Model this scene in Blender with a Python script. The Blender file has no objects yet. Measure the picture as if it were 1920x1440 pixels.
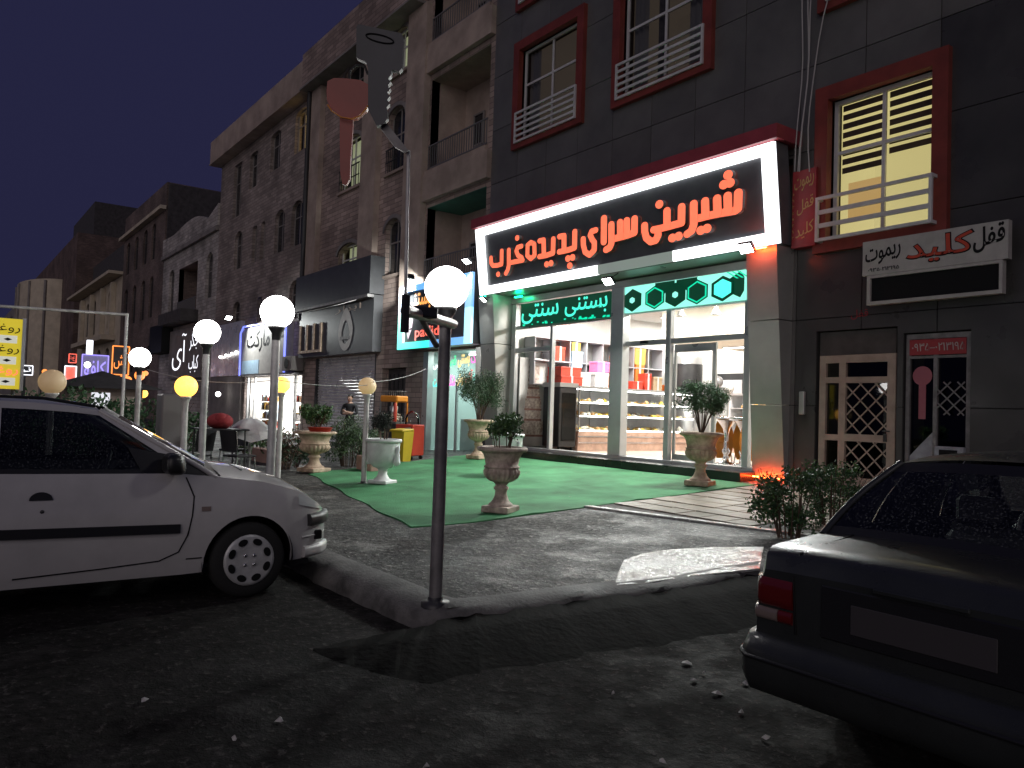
import bpy, bmesh, math, random
import numpy as np
from mathutils import Vector, Matrix
R = math.radians
scene = bpy.context.scene
col = scene.collection
random.seed(7)

# ------------------------------------------------------------------ camera
YAW, PITCH, ROLL, FPX = R(36.24), R(1.94), R(1.89), 1480.0
CAM = Vector((0, 0, 1.6))
_f = Vector((-math.cos(YAW) * math.cos(PITCH), math.sin(YAW) * math.cos(PITCH), math.sin(PITCH)))
_r = Vector((math.sin(YAW), math.cos(YAW), 0))
_u = _r.cross(_f)
RIGHT = _r * math.cos(ROLL) + _u * math.sin(ROLL)
UP = _u * math.cos(ROLL) - _r * math.sin(ROLL)
FWD = _f
cam_data = bpy.data.cameras.new('camera')
cam = bpy.data.objects.new('camera', cam_data)
col.objects.link(cam)
m = Matrix((RIGHT, UP, -FWD)).transposed().to_4x4()
m.translation = CAM
cam.matrix_world = m
cam_data.sensor_width = 36
cam_data.lens = 36 * FPX / 1920
cam_data.clip_end = 2000
cam_data.clip_start = 0.05
scene.camera = cam

# ------------------------------------------------------------------ world, dusk sky, added fill light
SUN_EL, SUN_AZ_DIR = R(15), Vector((0.62, -0.78, 0)).normalized()      # where the light comes from
world = bpy.data.worlds.new('World')
scene.world = world
world.use_nodes = True
wn = world.node_tree
bg = wn.nodes['Background']
sky = wn.nodes.new('ShaderNodeTexSky')
sky.sky_type = 'NISHITA'
sky.sun_disc = False
sky.sun_elevation = R(-4.5)
sky.sun_rotation = R(140)
sky.air_density = 1.0
sky.ozone_density = 3.0
sky.dust_density = 0.6
hs = wn.nodes.new('ShaderNodeMix'); hs.data_type = 'RGBA'; hs.blend_type = 'MIX'
hs.inputs[0].default_value = 0.8
hs.inputs[7].default_value = (0.0225, 0.0225, 0.0640, 1)
wn.links.new(sky.outputs[0], hs.inputs[6])
wn.links.new(hs.outputs[2], bg.inputs[0])
bg.inputs[1].default_value = 0.85

sun_data = bpy.data.lights.new('sky_glow', 'SUN')  # low fill added from behind the camera, for street lamps out of view
sun_data.energy = 0.46
sun_data.angle = R(50)
sun_data.color = (1.0, 0.89, 0.86)
sun = bpy.data.objects.new('sky_glow', sun_data)
col.objects.link(sun)
_d = SUN_AZ_DIR * math.cos(SUN_EL) + Vector((0, 0, math.sin(SUN_EL)))
sun.rotation_euler = (-_d).to_track_quat('-Z', 'Y').to_euler()

vs = scene.view_settings
vs.view_transform = 'Standard'; vs.look = 'None'; vs.exposure = 0.15; vs.gamma = 1.0
vs.use_curve_mapping = False
scene.render.engine = 'CYCLES'
cy = scene.cycles
cy.use_denoising = True
try: cy.denoiser = 'OPENIMAGEDENOISE'
except Exception: pass
cy.max_bounces = 6; cy.diffuse_bounces = 2; cy.glossy_bounces = 3
cy.transmission_bounces = 6; cy.transparent_max_bounces = 24
cy.sample_clamp_indirect = 4.0
cy.caustics_reflective = False; cy.caustics_refractive = False

# ------------------------------------------------------------------ geometry helpers
def ray(px, py):
    return RIGHT * ((px - 960) / FPX) - UP * ((py - 720) / FPX) + FWD
def at_y(px, py, Y):
    d = ray(px, py); return CAM + d * (Y / d.y)
def at_x(px, py, X):
    d = ray(px, py); return CAM + d * (X / d.x)
def at_d(px, py, depth):
    return CAM + ray(px, py) * depth
def lerp(a, b, t): return a + (b - a) * t
def clamp(v, a, b): return max(a, min(b, v))
def kx(X): return clamp(1 - (-16 - X) / 8 * 0.8, 0.2, 1.0)
def gz(X, Y): return 0.15 + 0.048 * clamp(Y - 5.5, 0, 6.8) * kx(X)
def at_g(px, py):
    z = 0.15
    for _ in range(50):
        d = ray(px, py); p = CAM + d * ((z - CAM.z) / d.z); z = 0.5 * z + 0.5 * gz(p.x, p.y)
    return p

class MB:
    """collects faces of ONE mesh"""
    def __init__(s): s.v = []; s.f = []; s.m = []; s.sm = []; s.cm = 0; s.smooth = False
    def add(s, vs, fs, smooth=None):
        b = len(s.v); s.v += [tuple(p) for p in vs]
        for f in fs:
            s.f.append([b + i for i in f]); s.m.append(s.cm); s.sm.append(s.smooth if smooth is None else smooth)
        return s
    def box(s, x0, x1, y0, y1, z0, z1):
        if x0 > x1: x0, x1 = x1, x0
        if y0 > y1: y0, y1 = y1, y0
        if z0 > z1: z0, z1 = z1, z0
        v = [(x0,y0,z0),(x1,y0,z0),(x1,y1,z0),(x0,y1,z0),(x0,y0,z1),(x1,y0,z1),(x1,y1,z1),(x0,y1,z1)]
        return s.add(v, [(0,3,2,1),(4,5,6,7),(0,1,5,4),(1,2,6,5),(2,3,7,6),(3,0,4,7)], False)
    def cbox(s, x0, x1, y0, y1, z0, z1, c=0.01):
        """box with chamfered edges"""
        bm = bmesh.new(); bmesh.ops.create_cube(bm, size=1)
        bmesh.ops.scale(bm, vec=(abs(x1-x0), abs(y1-y0), abs(z1-z0)), verts=bm.verts)
        bmesh.ops.translate(bm, vec=((x0+x1)/2, (y0+y1)/2, (z0+z1)/2), verts=bm.verts)
        bmesh.ops.bevel(bm, geom=bm.edges[:], offset=c, segments=1, affect='EDGES', profile=0.5)
        return s.bm(bm)
    def bm(s, bm, mat=None, smooth=None):
        bm.verts.index_update()
        vs = [(mat @ v.co if mat else v.co)[:] for v in bm.verts]
        fs = [[v.index for v in f.verts] for f in bm.faces]
        bm.free(); return s.add(vs, fs, smooth)
    def quad(s, a, b, c, d): return s.add([a, b, c, d], [(0,1,2,3)])
    def prism(s, pts, off):
        """closed polygon of 3-D points extruded by vector off"""
        off = Vector(off); n = len(pts); p = [Vector(q) for q in pts]
        v = [q[:] for q in p] + [(q + off)[:] for q in p]
        f = [list(range(n))[::-1], list(range(n, 2*n))] + [(i, (i+1) % n, n + (i+1) % n, n + i) for i in range(n)]
        return s.add(v, f, False)
    def tube(s, pts, rad, n=8, caps=True, smooth=True):
        p = [Vector(q) for q in pts]; k = len(p)
        rads = rad if isinstance(rad, (list, tuple)) else [rad] * k
        vs = []; prev = None
        for i in range(k):
            t = (p[min(i+1, k-1)] - p[max(i-1, 0)])
            if t.length < 1e-9: t = Vector((0,0,1))
            t.normalize()
            if prev is None:
                a = Vector((0,0,1)) if abs(t.z) < 0.9 else Vector((1,0,0))
                nx = t.cross(a).normalized()
            else:
                nx = (prev - t * prev.dot(t))
                if nx.length < 1e-6: nx = t.cross(Vector((0.3,0.5,0.8)))
                nx.normalize()
            prev = nx; ny = t.cross(nx)
            for j in range(n):
                a = 2 * math.pi * (j + 0.5) / n
                vs.append((p[i] + nx * math.cos(a) * rads[i] + ny * math.sin(a) * rads[i])[:])
        fs = []
        for i in range(k - 1):
            for j in range(n):
                fs.append((i*n + j, i*n + (j+1) % n, (i+1)*n + (j+1) % n, (i+1)*n + j))
        s.add(vs, fs, smooth)
        if caps:
            s.add(vs[:n], [tuple(range(n))[::-1]], False); s.add(vs[-n:], [tuple(range(n))], False)
        return s
    def bar(s, a, b, w, h, up=(0,0,1)):
        a = Vector(a); b = Vector(b); t = (b - a).normalized(); upv = Vector(up)
        sx = t.cross(upv)
        if sx.length < 1e-6: sx = t.cross(Vector((0,1,0)))
        sx.normalize(); sz = sx.cross(t)
        sx *= w/2; sz *= h/2
        v = [(a-sx-sz)[:], (a+sx-sz)[:], (a+sx+sz)[:], (a-sx+sz)[:], (b-sx-sz)[:], (b+sx-sz)[:], (b+sx+sz)[:], (b-sx+sz)[:]]
        return s.add(v, [(0,1,2,3),(7,6,5,4),(0,4,5,1),(1,5,6,2),(2,6,7,3),(3,7,4,0)], False)
    def lathe(s, prof, n=24, c=(0,0,0), lobes=None, smooth=True, caps=True):
        """prof: list of (r,z); lobes: (i0,i1,count,amp)"""
        vs = []
        for i, (r, z) in enumerate(prof):
            for j in range(n):
                a = 2 * math.pi * j / n; rr = r
                if lobes and lobes[0] <= i <= lobes[1]:
                    rr = r * (1 + lobes[3] * (abs(math.sin(a * lobes[2] / 2)) - 0.6))
                vs.append((c[0] + rr * math.cos(a), c[1] + rr * math.sin(a), c[2] + z))
        fs = []
        for i in range(len(prof) - 1):
            for j in range(n):
                fs.append((i*n + j, i*n + (j+1) % n, (i+1)*n + (j+1) % n, (i+1)*n + j))
        s.add(vs, fs, smooth)
        if caps:
            s.add(vs[:n], [tuple(range(n))[::-1]], False); s.add(vs[-n:], [tuple(range(n))], False)
        return s
    def ball(s, c, r, n=16, k=10, sc=(1,1,1)):
        prof = [(max(1e-4, r * math.sin(math.pi * i / k)), -r * math.cos(math.pi * i / k)) for i in range(k + 1)]
        b = len(s.v); s.lathe(prof, n, (0,0,0), caps=False)
        for i in range(b, len(s.v)):
            x, y, z = s.v[i]; s.v[i] = (c[0] + x*sc[0], c[1] + y*sc[1], c[2] + z*sc[2])
        return s
    def grid(s, P, smooth=True, close=False):
        """P: 2-D list of points"""
        n = len(P[0]); vs = [tuple(q) for r in P for q in r]; fs = []
        for i in range(len(P) - 1):
            for j in range(n if close else n - 1):
                fs.append((i*n + j, i*n + (j+1) % n, (i+1)*n + (j+1) % n, (i+1)*n + j))
        return s.add(vs, fs, smooth)
    def xf(s, M):
        s.v = [(M @ Vector(p))[:] for p in s.v]; return s
    def mesh(s, name, mats, sharp=None):
        me = bpy.data.meshes.new(name)
        me.from_pydata(s.v, [], s.f); 
        for mt in (mats if isinstance(mats, (list, tuple)) else [mats]): me.materials.append(mt)
        me.polygons.foreach_set('material_index', s.m); me.polygons.foreach_set('use_smooth', s.sm)
        me.update()
        if sharp:
            try: me.set_sharp_from_angle(angle=R(sharp))
            except Exception: pass
        return me

def wloc(o):
    v = Vector((0,0,0))
    while o is not None:
        v = v + Vector(o.location); o = o.parent
    return v
def tag(o, label=None, cat=None, group=None, kind=None):
    if label: o['label'] = label
    if cat: o['category'] = cat
    if group: o['group'] = group
    if kind: o['kind'] = kind
    return o
def obj(name, mb, mat, parent=None, world=False, sharp=None, loc=None):
    """ONE mesh object. world=True: the coordinates in mb are world ones although it has a parent"""
    me = mb.mesh(name, mat, sharp) if isinstance(mb, MB) else mb
    o = bpy.data.objects.new(name, me); col.objects.link(o)
    if parent is not None:
        o.parent = parent
        if world: o.location = -wloc(parent)
    if loc is not None: o.location = loc
    return o
def based(name, mb, mat, base, sharp=None):
    """top-level mesh given in world coordinates, its origin moved to base"""
    b = Vector(base); mb.v = [(p[0]-b.x, p[1]-b.y, p[2]-b.z) for p in mb.v]
    return obj(name, mb, mat, loc=b, sharp=sharp)
def empty(name, loc=(0,0,0), rz=0.0):
    o = bpy.data.objects.new(name, None); o.empty_display_size = 0.2
    o.location = loc; o.rotation_euler = (0,0,rz); col.objects.link(o); return o
def kids(o): return [c for c in bpy.data.objects if c.parent is o]
def copy_tree(o, parent=None):
    c = o.copy(); col.objects.link(c); c.parent = parent
    for ch in kids(o): copy_tree(ch, c)
    return c

# ------------------------------------------------------------------ materials
MT = {}
def pm(name, c, rough=0.6, metal=0.0, var=0.0, vs_=3.0, bump=0.0, bs=40.0, rv=0.0, rs=2.0, coat=0.0, spec=0.5, c2=None, detail=4, alpha=None, dist=0.01, bs2=None):
    """procedural principled material: colour varied by noise, roughness varied by noise, fine relief by noise"""
    mt = bpy.data.materials.new(name); mt.use_nodes = True; MT[name] = mt
    nt = mt.node_tree; p = nt.nodes['Principled BSDF']; L = nt.links
    p.inputs['Base Color'].default_value = (*c, 1); p.inputs['Roughness'].default_value = rough
    p.inputs['Metallic'].default_value = metal; p.inputs['Coat Weight'].default_value = coat
    p.inputs['Specular IOR Level'].default_value = spec
    tc = nt.nodes.new('ShaderNodeTexCoord')
    if var > 0 or c2:
        n = nt.nodes.new('ShaderNodeTexNoise'); n.inputs['Scale'].default_value = vs_; n.inputs['Detail'].default_value = detail
        n.inputs['Roughness'].default_value = 0.62
        L.new(tc.outputs['Object'], n.inputs['Vector'])
        r = nt.nodes.new('ShaderNodeValToRGB'); r.color_ramp.elements[0].position = 0.34; r.color_ramp.elements[1].position = 0.68
        a = tuple(x * (1 - var) for x in c); b = tuple(min(1, x * (1 + var)) for x in (c2 or c))
        r.color_ramp.elements[0].color = (*a, 1); r.color_ramp.elements[1].color = (*b, 1)
        L.new(n.outputs[0], r.inputs[0]); L.new(r.outputs[0], p.inputs['Base Color'])
    if rv > 0:
        n2 = nt.nodes.new('ShaderNodeTexNoise'); n2.inputs['Scale'].default_value = rs; n2.inputs['Detail'].default_value = 5
        L.new(tc.outputs['Object'], n2.inputs['Vector'])
        mr = nt.nodes.new('ShaderNodeMapRange'); mr.inputs[1].default_value = 0.3; mr.inputs[2].default_value = 0.7
        mr.inputs[3].default_value = max(0.03, rough - rv); mr.inputs[4].default_value = min(1, rough + rv)
        L.new(n2.outputs[0], mr.inputs[0]); L.new(mr.outputs[0], p.inputs['Roughness'])
    if bump > 0:
        n3 = nt.nodes.new('ShaderNodeTexNoise'); n3.inputs['Scale'].default_value = bs; n3.inputs['Detail'].default_value = 4
        L.new(tc.outputs['Object'], n3.inputs['Vector'])
        b3 = nt.nodes.new('ShaderNodeBump'); b3.inputs['Strength'].default_value = bump; b3.inputs['Distance'].default_value = dist
        L.new(n3.outputs[0], b3.inputs['Height']); L.new(b3.outputs[0], p.inputs['Normal'])
        if bs2:
            n4 = nt.nodes.new('ShaderNodeTexNoise'); n4.inputs['Scale'].default_value = bs2; n4.inputs['Detail'].default_value = 3
            L.new(tc.outputs['Object'], n4.inputs['Vector'])
            b4 = nt.nodes.new('ShaderNodeBump'); b4.inputs['Strength'].default_value = bump; b4.inputs['Distance'].default_value = dist * 4
            L.new(n4.outputs[0], b4.inputs['Height']); L.new(b4.outputs[0], b3.inputs['Normal'])
    return mt
def em(name, c, s, base=(0.5,0.5,0.5), sample=None):
    if sample is None: sample = name.split('_')[0] in ('led','globe','accent','board','tube','case','letter') and 'dark' not in name
    mt = bpy.data.materials.new(name); mt.use_nodes = True; MT[name] = mt
    p = mt.node_tree.nodes['Principled BSDF']
    p.inputs['Base Color'].default_value = (*base, 1); p.inputs['Roughness'].default_value = 0.5
    p.inputs['Emission Color'].default_value = (*c, 1); p.inputs['Emission Strength'].default_value = s
    if not sample: mt.cycles.emission_sampling = 'NONE'
    return mt
def glass(name, tint=(1,1,1), refl=1.45, rough=0.02, wet_drops=0.0):
    """thin pane: fresnel mirror over a tinted see-through sheet"""
    mt = bpy.data.materials.new(name); mt.use_nodes = True; MT[name] = mt
    nt = mt.node_tree; nt.nodes.remove(nt.nodes['Principled BSDF']); out = nt.nodes['Material Output']; L = nt.links
    t = nt.nodes.new('ShaderNodeBsdfTransparent'); t.inputs[0].default_value = (*tint, 1)
    g = nt.nodes.new('ShaderNodeBsdfGlossy'); g.inputs['Roughness'].default_value = rough
    fr = nt.nodes.new('ShaderNodeFresnel'); fr.inputs[0].default_value = refl
    mx = nt.nodes.new('ShaderNodeMixShader')
    L.new(fr.outputs[0], mx.inputs[0]); L.new(t.outputs[0], mx.inputs[1]); L.new(g.outputs[0], mx.inputs[2])
    if wet_drops > 0:  # pale specks paint in the light that wet drops catch
        tc = nt.nodes.new('ShaderNodeTexCoord'); n = nt.nodes.new('ShaderNodeTexNoise'); n.inputs['Scale'].default_value = 90; n.inputs['Detail'].default_value = 2
        L.new(tc.outputs['Object'], n.inputs['Vector'])
        mr = nt.nodes.new('ShaderNodeMapRange'); mr.inputs[1].default_value = 0.55; mr.inputs[2].default_value = 0.75; mr.inputs[3].default_value = 0; mr.inputs[4].default_value = wet_drops
        L.new(n.outputs[0], mr.inputs[0])
        df = nt.nodes.new('ShaderNodeBsdfPrincipled'); df.inputs['Base Color'].default_value = (0.35,0.37,0.36,1); df.inputs['Roughness'].default_value = 0.25
        m2 = nt.nodes.new('ShaderNodeMixShader'); L.new(mr.outputs[0], m2.inputs[0]); L.new(mx.outputs[0], m2.inputs[1]); L.new(df.outputs[0], m2.inputs[2])
        L.new(m2.outputs[0], out.inputs[0])
    else:
        L.new(mx.outputs[0], out.inputs[0])
    return mt
def courses(name, c, mortar, bw, bh, rough=0.85, var=0.25, bias=0.0):
    """stone or brick courses too far away to tell apart: vertical facade, object coordinates X,Z"""
    mt = bpy.data.materials.new(name); mt.use_nodes = True; MT[name] = mt
    nt = mt.node_tree; p = nt.nodes['Principled BSDF']; L = nt.links
    tc = nt.nodes.new('ShaderNodeTexCoord'); sp = nt.nodes.new('ShaderNodeSeparateXYZ'); cb = nt.nodes.new('ShaderNodeCombineXYZ')
    ad = nt.nodes.new('ShaderNodeMath'); ad.operation = 'ADD'
    L.new(tc.outputs['Object'], sp.inputs[0]); L.new(sp.outputs[0], ad.inputs[0]); L.new(sp.outputs[1], ad.inputs[1])
    L.new(ad.outputs[0], cb.inputs[0]); L.new(sp.outputs[2], cb.inputs[1])
    br = nt.nodes.new('ShaderNodeTexBrick'); L.new(cb.outputs[0], br.inputs['Vector'])
    br.inputs['Scale'].default_value = 1; br.inputs['Brick Width'].default_value = bw; br.inputs['Row Height'].default_value = bh
    br.inputs['Mortar Size'].default_value = 0.012; br.inputs['Mortar Smooth'].default_value = 0.3
    br.inputs['Color1'].default_value = (*[x * (1 - var) for x in c], 1); br.inputs['Color2'].default_value = (*[x * (1 + var) for x in c], 1)
    br.inputs['Mortar'].default_value = (*mortar, 1)
    n = nt.nodes.new('ShaderNodeTexNoise'); n.inputs['Scale'].default_value = 0.5; n.inputs['Detail'].default_value = 7
    L.new(tc.outputs['Object'], n.inputs['Vector'])
    mr = nt.nodes.new('ShaderNodeMapRange'); mr.inputs[1].default_value = 0.3; mr.inputs[2].default_value = 0.7; mr.inputs[3].default_value = 0.5; mr.inputs[4].default_value = 1.25
    L.new(n.outputs[0], mr.inputs[0])
    mx = nt.nodes.new('ShaderNodeMix'); mx.data_type = 'RGBA'; mx.blend_type = 'MULTIPLY'; mx.inputs[0].default_value = 1
    L.new(br.outputs[0], mx.inputs[6]); L.new(mr.outputs[0], mx.inputs[7]); L.new(mx.outputs[2], p.inputs['Base Color'])
    bp = nt.nodes.new('ShaderNodeBump'); bp.inputs['Strength'].default_value = 0.5; bp.inputs['Distance'].default_value = 0.01; bp.invert = True
    L.new(br.outputs[1], bp.inputs['Height']); L.new(bp.outputs[0], p.inputs['Normal'])
    p.inputs['Roughness'].default_value = rough
    return mt

def asphalt(name, dark, light, patch, rough0, rough1, vscale=75, bmp=0.55, big=0.5, spec=0.5, hd=0.035):
    """worn wet asphalt: aggregate, damp glossy patches, pale worn patches"""
    mt = bpy.data.materials.new(name); mt.use_nodes = True; MT[name] = mt
    nt = mt.node_tree; p = nt.nodes['Principled BSDF']; L = nt.links
    p.inputs['Specular IOR Level'].default_value = spec
    tc = nt.nodes.new('ShaderNodeTexCoord')
    def nz(s, d=5, r=0.6):
        n = nt.nodes.new('ShaderNodeTexNoise'); n.inputs['Scale'].default_value = s; n.inputs['Detail'].default_value = d; n.inputs['Roughness'].default_value = r
        L.new(tc.outputs['Object'], n.inputs['Vector']); return n
    def rng(n, a, b, c, d):
        q = nt.nodes.new('ShaderNodeMapRange'); q.inputs[1].default_value = a; q.inputs[2].default_value = b; q.inputs[3].default_value = c; q.inputs[4].default_value = d
        L.new(n, q.inputs[0]); return q.outputs[0]
    def mix(f, a, b):
        q = nt.nodes.new('ShaderNodeMix'); q.data_type = 'RGBA'; L.new(f, q.inputs[0])
        for v, i in ((a, 6), (b, 7)):
            if isinstance(v, tuple): q.inputs[i].default_value = (*v, 1)
            else: L.new(v, q.inputs[i])
        return q.outputs[2]
    b_big = big; big = nz(0.55, 6); mid = nz(2.6, 6, 0.65); fine = nz(vscale * 0.7, 5, 0.75)
    c = mix(rng(fine.outputs[0], 0.36, 0.66, 0, 1), dark, light)
    c = mix(rng(mid.outputs[0], 0.54, 0.68, 0, 0.75), c, patch)
    sc = nt.nodes.new('ShaderNodeMix'); sc.data_type = 'RGBA'; sc.blend_type = 'MULTIPLY'; sc.inputs[0].default_value = 1
    L.new(c, sc.inputs[6]); L.new(rng(big.outputs[0], 0.35, 0.65, 0.55, 1.25), sc.inputs[7])
    ro = nt.nodes.new('ShaderNodeMath'); ro.operation = 'ADD'
    L.new(rng(big.outputs[0], 0.35, 0.65, rough0, rough1), ro.inputs[0]); L.new(rng(mid.outputs[0], 0.4, 0.65, 0.12, -0.12), ro.inputs[1])
    L.new(ro.outputs[0], p.inputs['Roughness'])
    gr = nz(vscale, 4, 0.75)
    fl = mix(rng(gr.outputs[0], 0.57, 0.66, 0, 1), sc.outputs[2], tuple(min(0.7, v * 3.0) for v in light))
    L.new(fl, p.inputs['Base Color'])
    b = nt.nodes.new('ShaderNodeBump'); b.inputs['Strength'].default_value = bmp; b.inputs['Distance'].default_value = hd
    L.new(gr.outputs[0], b.inputs['Height'])
    b2 = nt.nodes.new('ShaderNodeBump'); b2.inputs['Strength'].default_value = b_big; b2.inputs['Distance'].default_value = 0.03
    L.new(mid.outputs[0], b2.inputs['Height']); L.new(b2.outputs[0], b.inputs['Normal']); L.new(b.outputs[0], p.inputs['Normal'])
    return mt
# ------------------------------------------------------------------ material set
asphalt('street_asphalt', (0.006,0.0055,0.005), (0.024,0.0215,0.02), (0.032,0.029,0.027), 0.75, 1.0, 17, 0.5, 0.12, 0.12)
asphalt('footway_asphalt', (0.008,0.008,0.0075), (0.12,0.116,0.107), (0.24,0.23,0.21), 0.42, 0.75, 16, 0.8, 0.3, 0.22, 0.03)
asphalt('wet_concrete', (0.34,0.35,0.33), (0.56,0.56,0.53), (0.66,0.65,0.61), 0.14, 0.3, 15, 0.6, 0.3, 0.6, 0.03)
pm('kerb_concrete', (0.11,0.105,0.1), 0.75, var=0.55, vs_=4, bump=0.6, bs=35, rv=0.15)
pm('turf', (0.045,0.18,0.072), 0.8, var=0.3, vs_=0.9, bump=0.9, bs=60, dist=0.012, c2=(0.062,0.235,0.1), spec=0.3)
pm('tile_stone', (0.27,0.22,0.165), 0.42, var=0.22, vs_=6, bump=0.35, bs=60, rv=0.12)
pm('tile_stone_b', (0.22,0.185,0.14), 0.42, var=0.22, vs_=6, bump=0.35, bs=60, rv=0.12)
pm('grout', (0.12,0.11,0.1), 0.9, var=0.3)
pm('panel_grey', (0.12,0.116,0.112), 0.42, var=0.16, vs_=1.1, bump=0.06, bs=6, rv=0.1)
pm('panel_grey_b', (0.106,0.102,0.098), 0.45, var=0.16, vs_=1.3, bump=0.06, bs=6, rv=0.1)
pm('panel_black', (0.05,0.048,0.047), 0.35, var=0.2, vs_=1.3, rv=0.1)  # black lower cladding; also colours in the shade on the right-hand wall
pm('joint_dark', (0.02,0.02,0.02), 0.9)
pm('roof_dark', (0.06,0.055,0.055), 0.9, var=0.3)
pm('red_frame', (0.19,0.035,0.025), 0.5, var=0.2, vs_=2)
pm('white_frame', (0.55,0.54,0.55), 0.4, var=0.1)
pm('alu', (0.58,0.6,0.6), 0.34, 0.55, var=0.08, vs_=2, rv=0.08)
pm('alu_panel', (0.42,0.42,0.4), 0.36, 0.5, var=0.1, vs_=1.5, rv=0.1)
pm('plinth_black', (0.018,0.02,0.02), 0.22, var=0.2)
pm('white_wall', (0.8,0.78,0.74), 0.7, var=0.05)
pm('cream_wall', (0.78,0.7,0.58), 0.7, var=0.05)
pm('floor_tile', (0.62,0.5,0.42), 0.18, var=0.1)
pm('dark_metal', (0.05,0.05,0.052), 0.45, 0.4, var=0.2)
pm('lamp_metal', (0.58,0.57,0.55), 0.42, 0.2, var=0.25, vs_=5, rv=0.1)
pm('pole_dim', (0.2,0.19,0.19), 0.5, 0.2, var=0.3, vs_=6)
pm('black_plastic', (0.014,0.014,0.015), 0.42, bump=0.1, bs=120)
pm('sign_black', (0.05,0.05,0.054), 0.4, var=0.15)
pm('sign_face', (0.1,0.1,0.108), 0.3, var=0.12)
pm('red_top', (0.3,0.045,0.06), 0.45, var=0.15)
pm('urn_terracotta', (0.5,0.36,0.25), 0.75, var=0.35, vs_=7, bump=0.5, bs=50, c2=(0.5,0.38,0.28))
pm('urn_grey', (0.36,0.28,0.24), 0.75, var=0.35, vs_=7, bump=0.5, bs=50, c2=(0.44,0.36,0.3))
pm('urn_white', (0.62,0.63,0.62), 0.6, var=0.12, vs_=6, bump=0.3, bs=40)
pm('soil', (0.05,0.035,0.025), 0.95, var=0.4, bump=1, bs=60)
pm('leaf_dark', (0.035,0.085,0.035), 0.5, var=0.45, vs_=9, c2=(0.05,0.115,0.045))
pm('leaf_mid', (0.06,0.125,0.035), 0.5, var=0.4, vs_=9, c2=(0.085,0.16,0.05))
pm('leaf_grey', (0.08,0.125,0.08), 0.55, var=0.35, vs_=9, c2=(0.11,0.155,0.1))
pm('leaf_withered', (0.018,0.022,0.018), 0.7, var=0.4, vs_=9)
pm('leaf_brown', (0.12,0.075,0.045), 0.7, var=0.4, vs_=9)
pm('bark', (0.1,0.065,0.045), 0.85, var=0.35, bump=0.6, bs=60)
pm('car_white', (0.5,0.485,0.48), 0.42, var=0.09, vs_=2.2, coat=1.0, bump=0.04, bs=900, dist=0.002, rv=0.06)
pm('car_dark', (0.028,0.031,0.03), 0.32, 0.0, var=0.15, spec=0.45, coat=0.3, bump=0.4, bs=150, dist=0.003, rv=0.08, rs=5)
pm('tyre', (0.012,0.012,0.012), 0.85, bump=0.3, bs=90)
pm('wheel_cover', (0.5,0.5,0.5), 0.4, 0.2, var=0.2, vs_=8)
pm('seat_fabric', (0.04,0.04,0.045), 0.85, var=0.2)
pm('tail_red', (0.13,0.01,0.01), 0.16, coat=0.6, bump=0.2, bs=60)
pm('tail_clear', (0.22,0.17,0.15), 0.15, coat=0.6)
pm('head_lens', (0.7,0.73,0.73), 0.1, 0.25, coat=1)
pm('chrome', (0.7,0.7,0.72), 0.12, 0.95)
glass('car_glass', (0.84,0.88,0.86), 1.45, 0.04, wet_drops=0.3)
glass('tinted_glass', (0.22,0.24,0.24), 1.5, 0.03, wet_drops=0.25)
glass('shop_glass', (0.97,0.99,0.985), 1.33, 0.01)
glass('dark_glass', (0.10,0.11,0.12), 1.5, 0.03)
glass('dusk_glass', (0.5,0.5,0.5), 1.45, 0.03)
courses('stone_b', (0.34,0.26,0.228), (0.16,0.12,0.11), 0.55, 0.16)
courses('stone_c', (0.3,0.25,0.225), (0.15,0.12,0.11), 0.5, 0.15)
courses('stone_d', (0.42,0.385,0.36), (0.17,0.15,0.14), 0.6, 0.2)
courses('brick_e', (0.17,0.125,0.108), (0.11,0.085,0.078), 0.3, 0.1)
courses('brick_g', (0.15,0.10,0.085), (0.09,0.07,0.06), 0.3, 0.1)
pm('plaster_pale', (0.5,0.43,0.33), 0.85, var=0.15, vs_=1)
pm('plaster_grey', (0.22,0.2,0.19), 0.85, var=0.25, vs_=1)
pm('plaster_warm', (0.38,0.3,0.255), 0.85, var=0.25, vs_=1)
pm('dark_window', (0.02,0.022,0.026), 0.12, var=0.3)
pm('iron', (0.03,0.03,0.032), 0.6)
pm('iron_pale', (0.2,0.19,0.19), 0.5, 0.3)
pm('green_awning', (0.03,0.14,0.1), 0.7, var=0.2)
pm('shutter_metal', (0.75,0.74,0.74), 0.32, 0.4, var=0.15, rv=0.1)
pm('beige_metal', (0.36,0.28,0.23), 0.45, 0.1, var=0.15, vs_=5)
pm('sign_white', (0.42,0.4,0.38), 0.5, var=0.12, vs_=4)
pm('ink_black', (0.01,0.01,0.011), 0.6, spec=0.15)
pm('ink_red', (0.5,0.06,0.03), 0.5)
pm('sign_red', (0.3,0.03,0.035), 0.45, var=0.15)
pm('ink_gold', (0.5,0.33,0.12), 0.5)
pm('cloth_black', (0.012,0.012,0.014), 0.85, bump=0.3, bs=30, dist=0.02)
pm('skin', (0.36,0.22,0.16), 0.55)
pm('hair', (0.01,0.008,0.008), 0.6)
pm('plastic_yellow', (0.62,0.42,0.03), 0.42, var=0.08)
pm('plastic_orange', (0.75,0.28,0.03), 0.4, var=0.08)
pm('cart_red', (0.6,0.06,0.035), 0.4, var=0.1)
pm('steel', (0.5,0.5,0.5), 0.3, 0.8)
pm('cloth_white', (0.6,0.6,0.6), 0.8, bump=0.4, bs=12, dist=0.03)
pm('cloth_red', (0.25,0.02,0.025), 0.85, bump=0.4, bs=12, dist=0.03)
pm('planter_pink', (0.36,0.22,0.18), 0.85, var=0.2)
pm('chair_dark', (0.02,0.02,0.024), 0.5)
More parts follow.
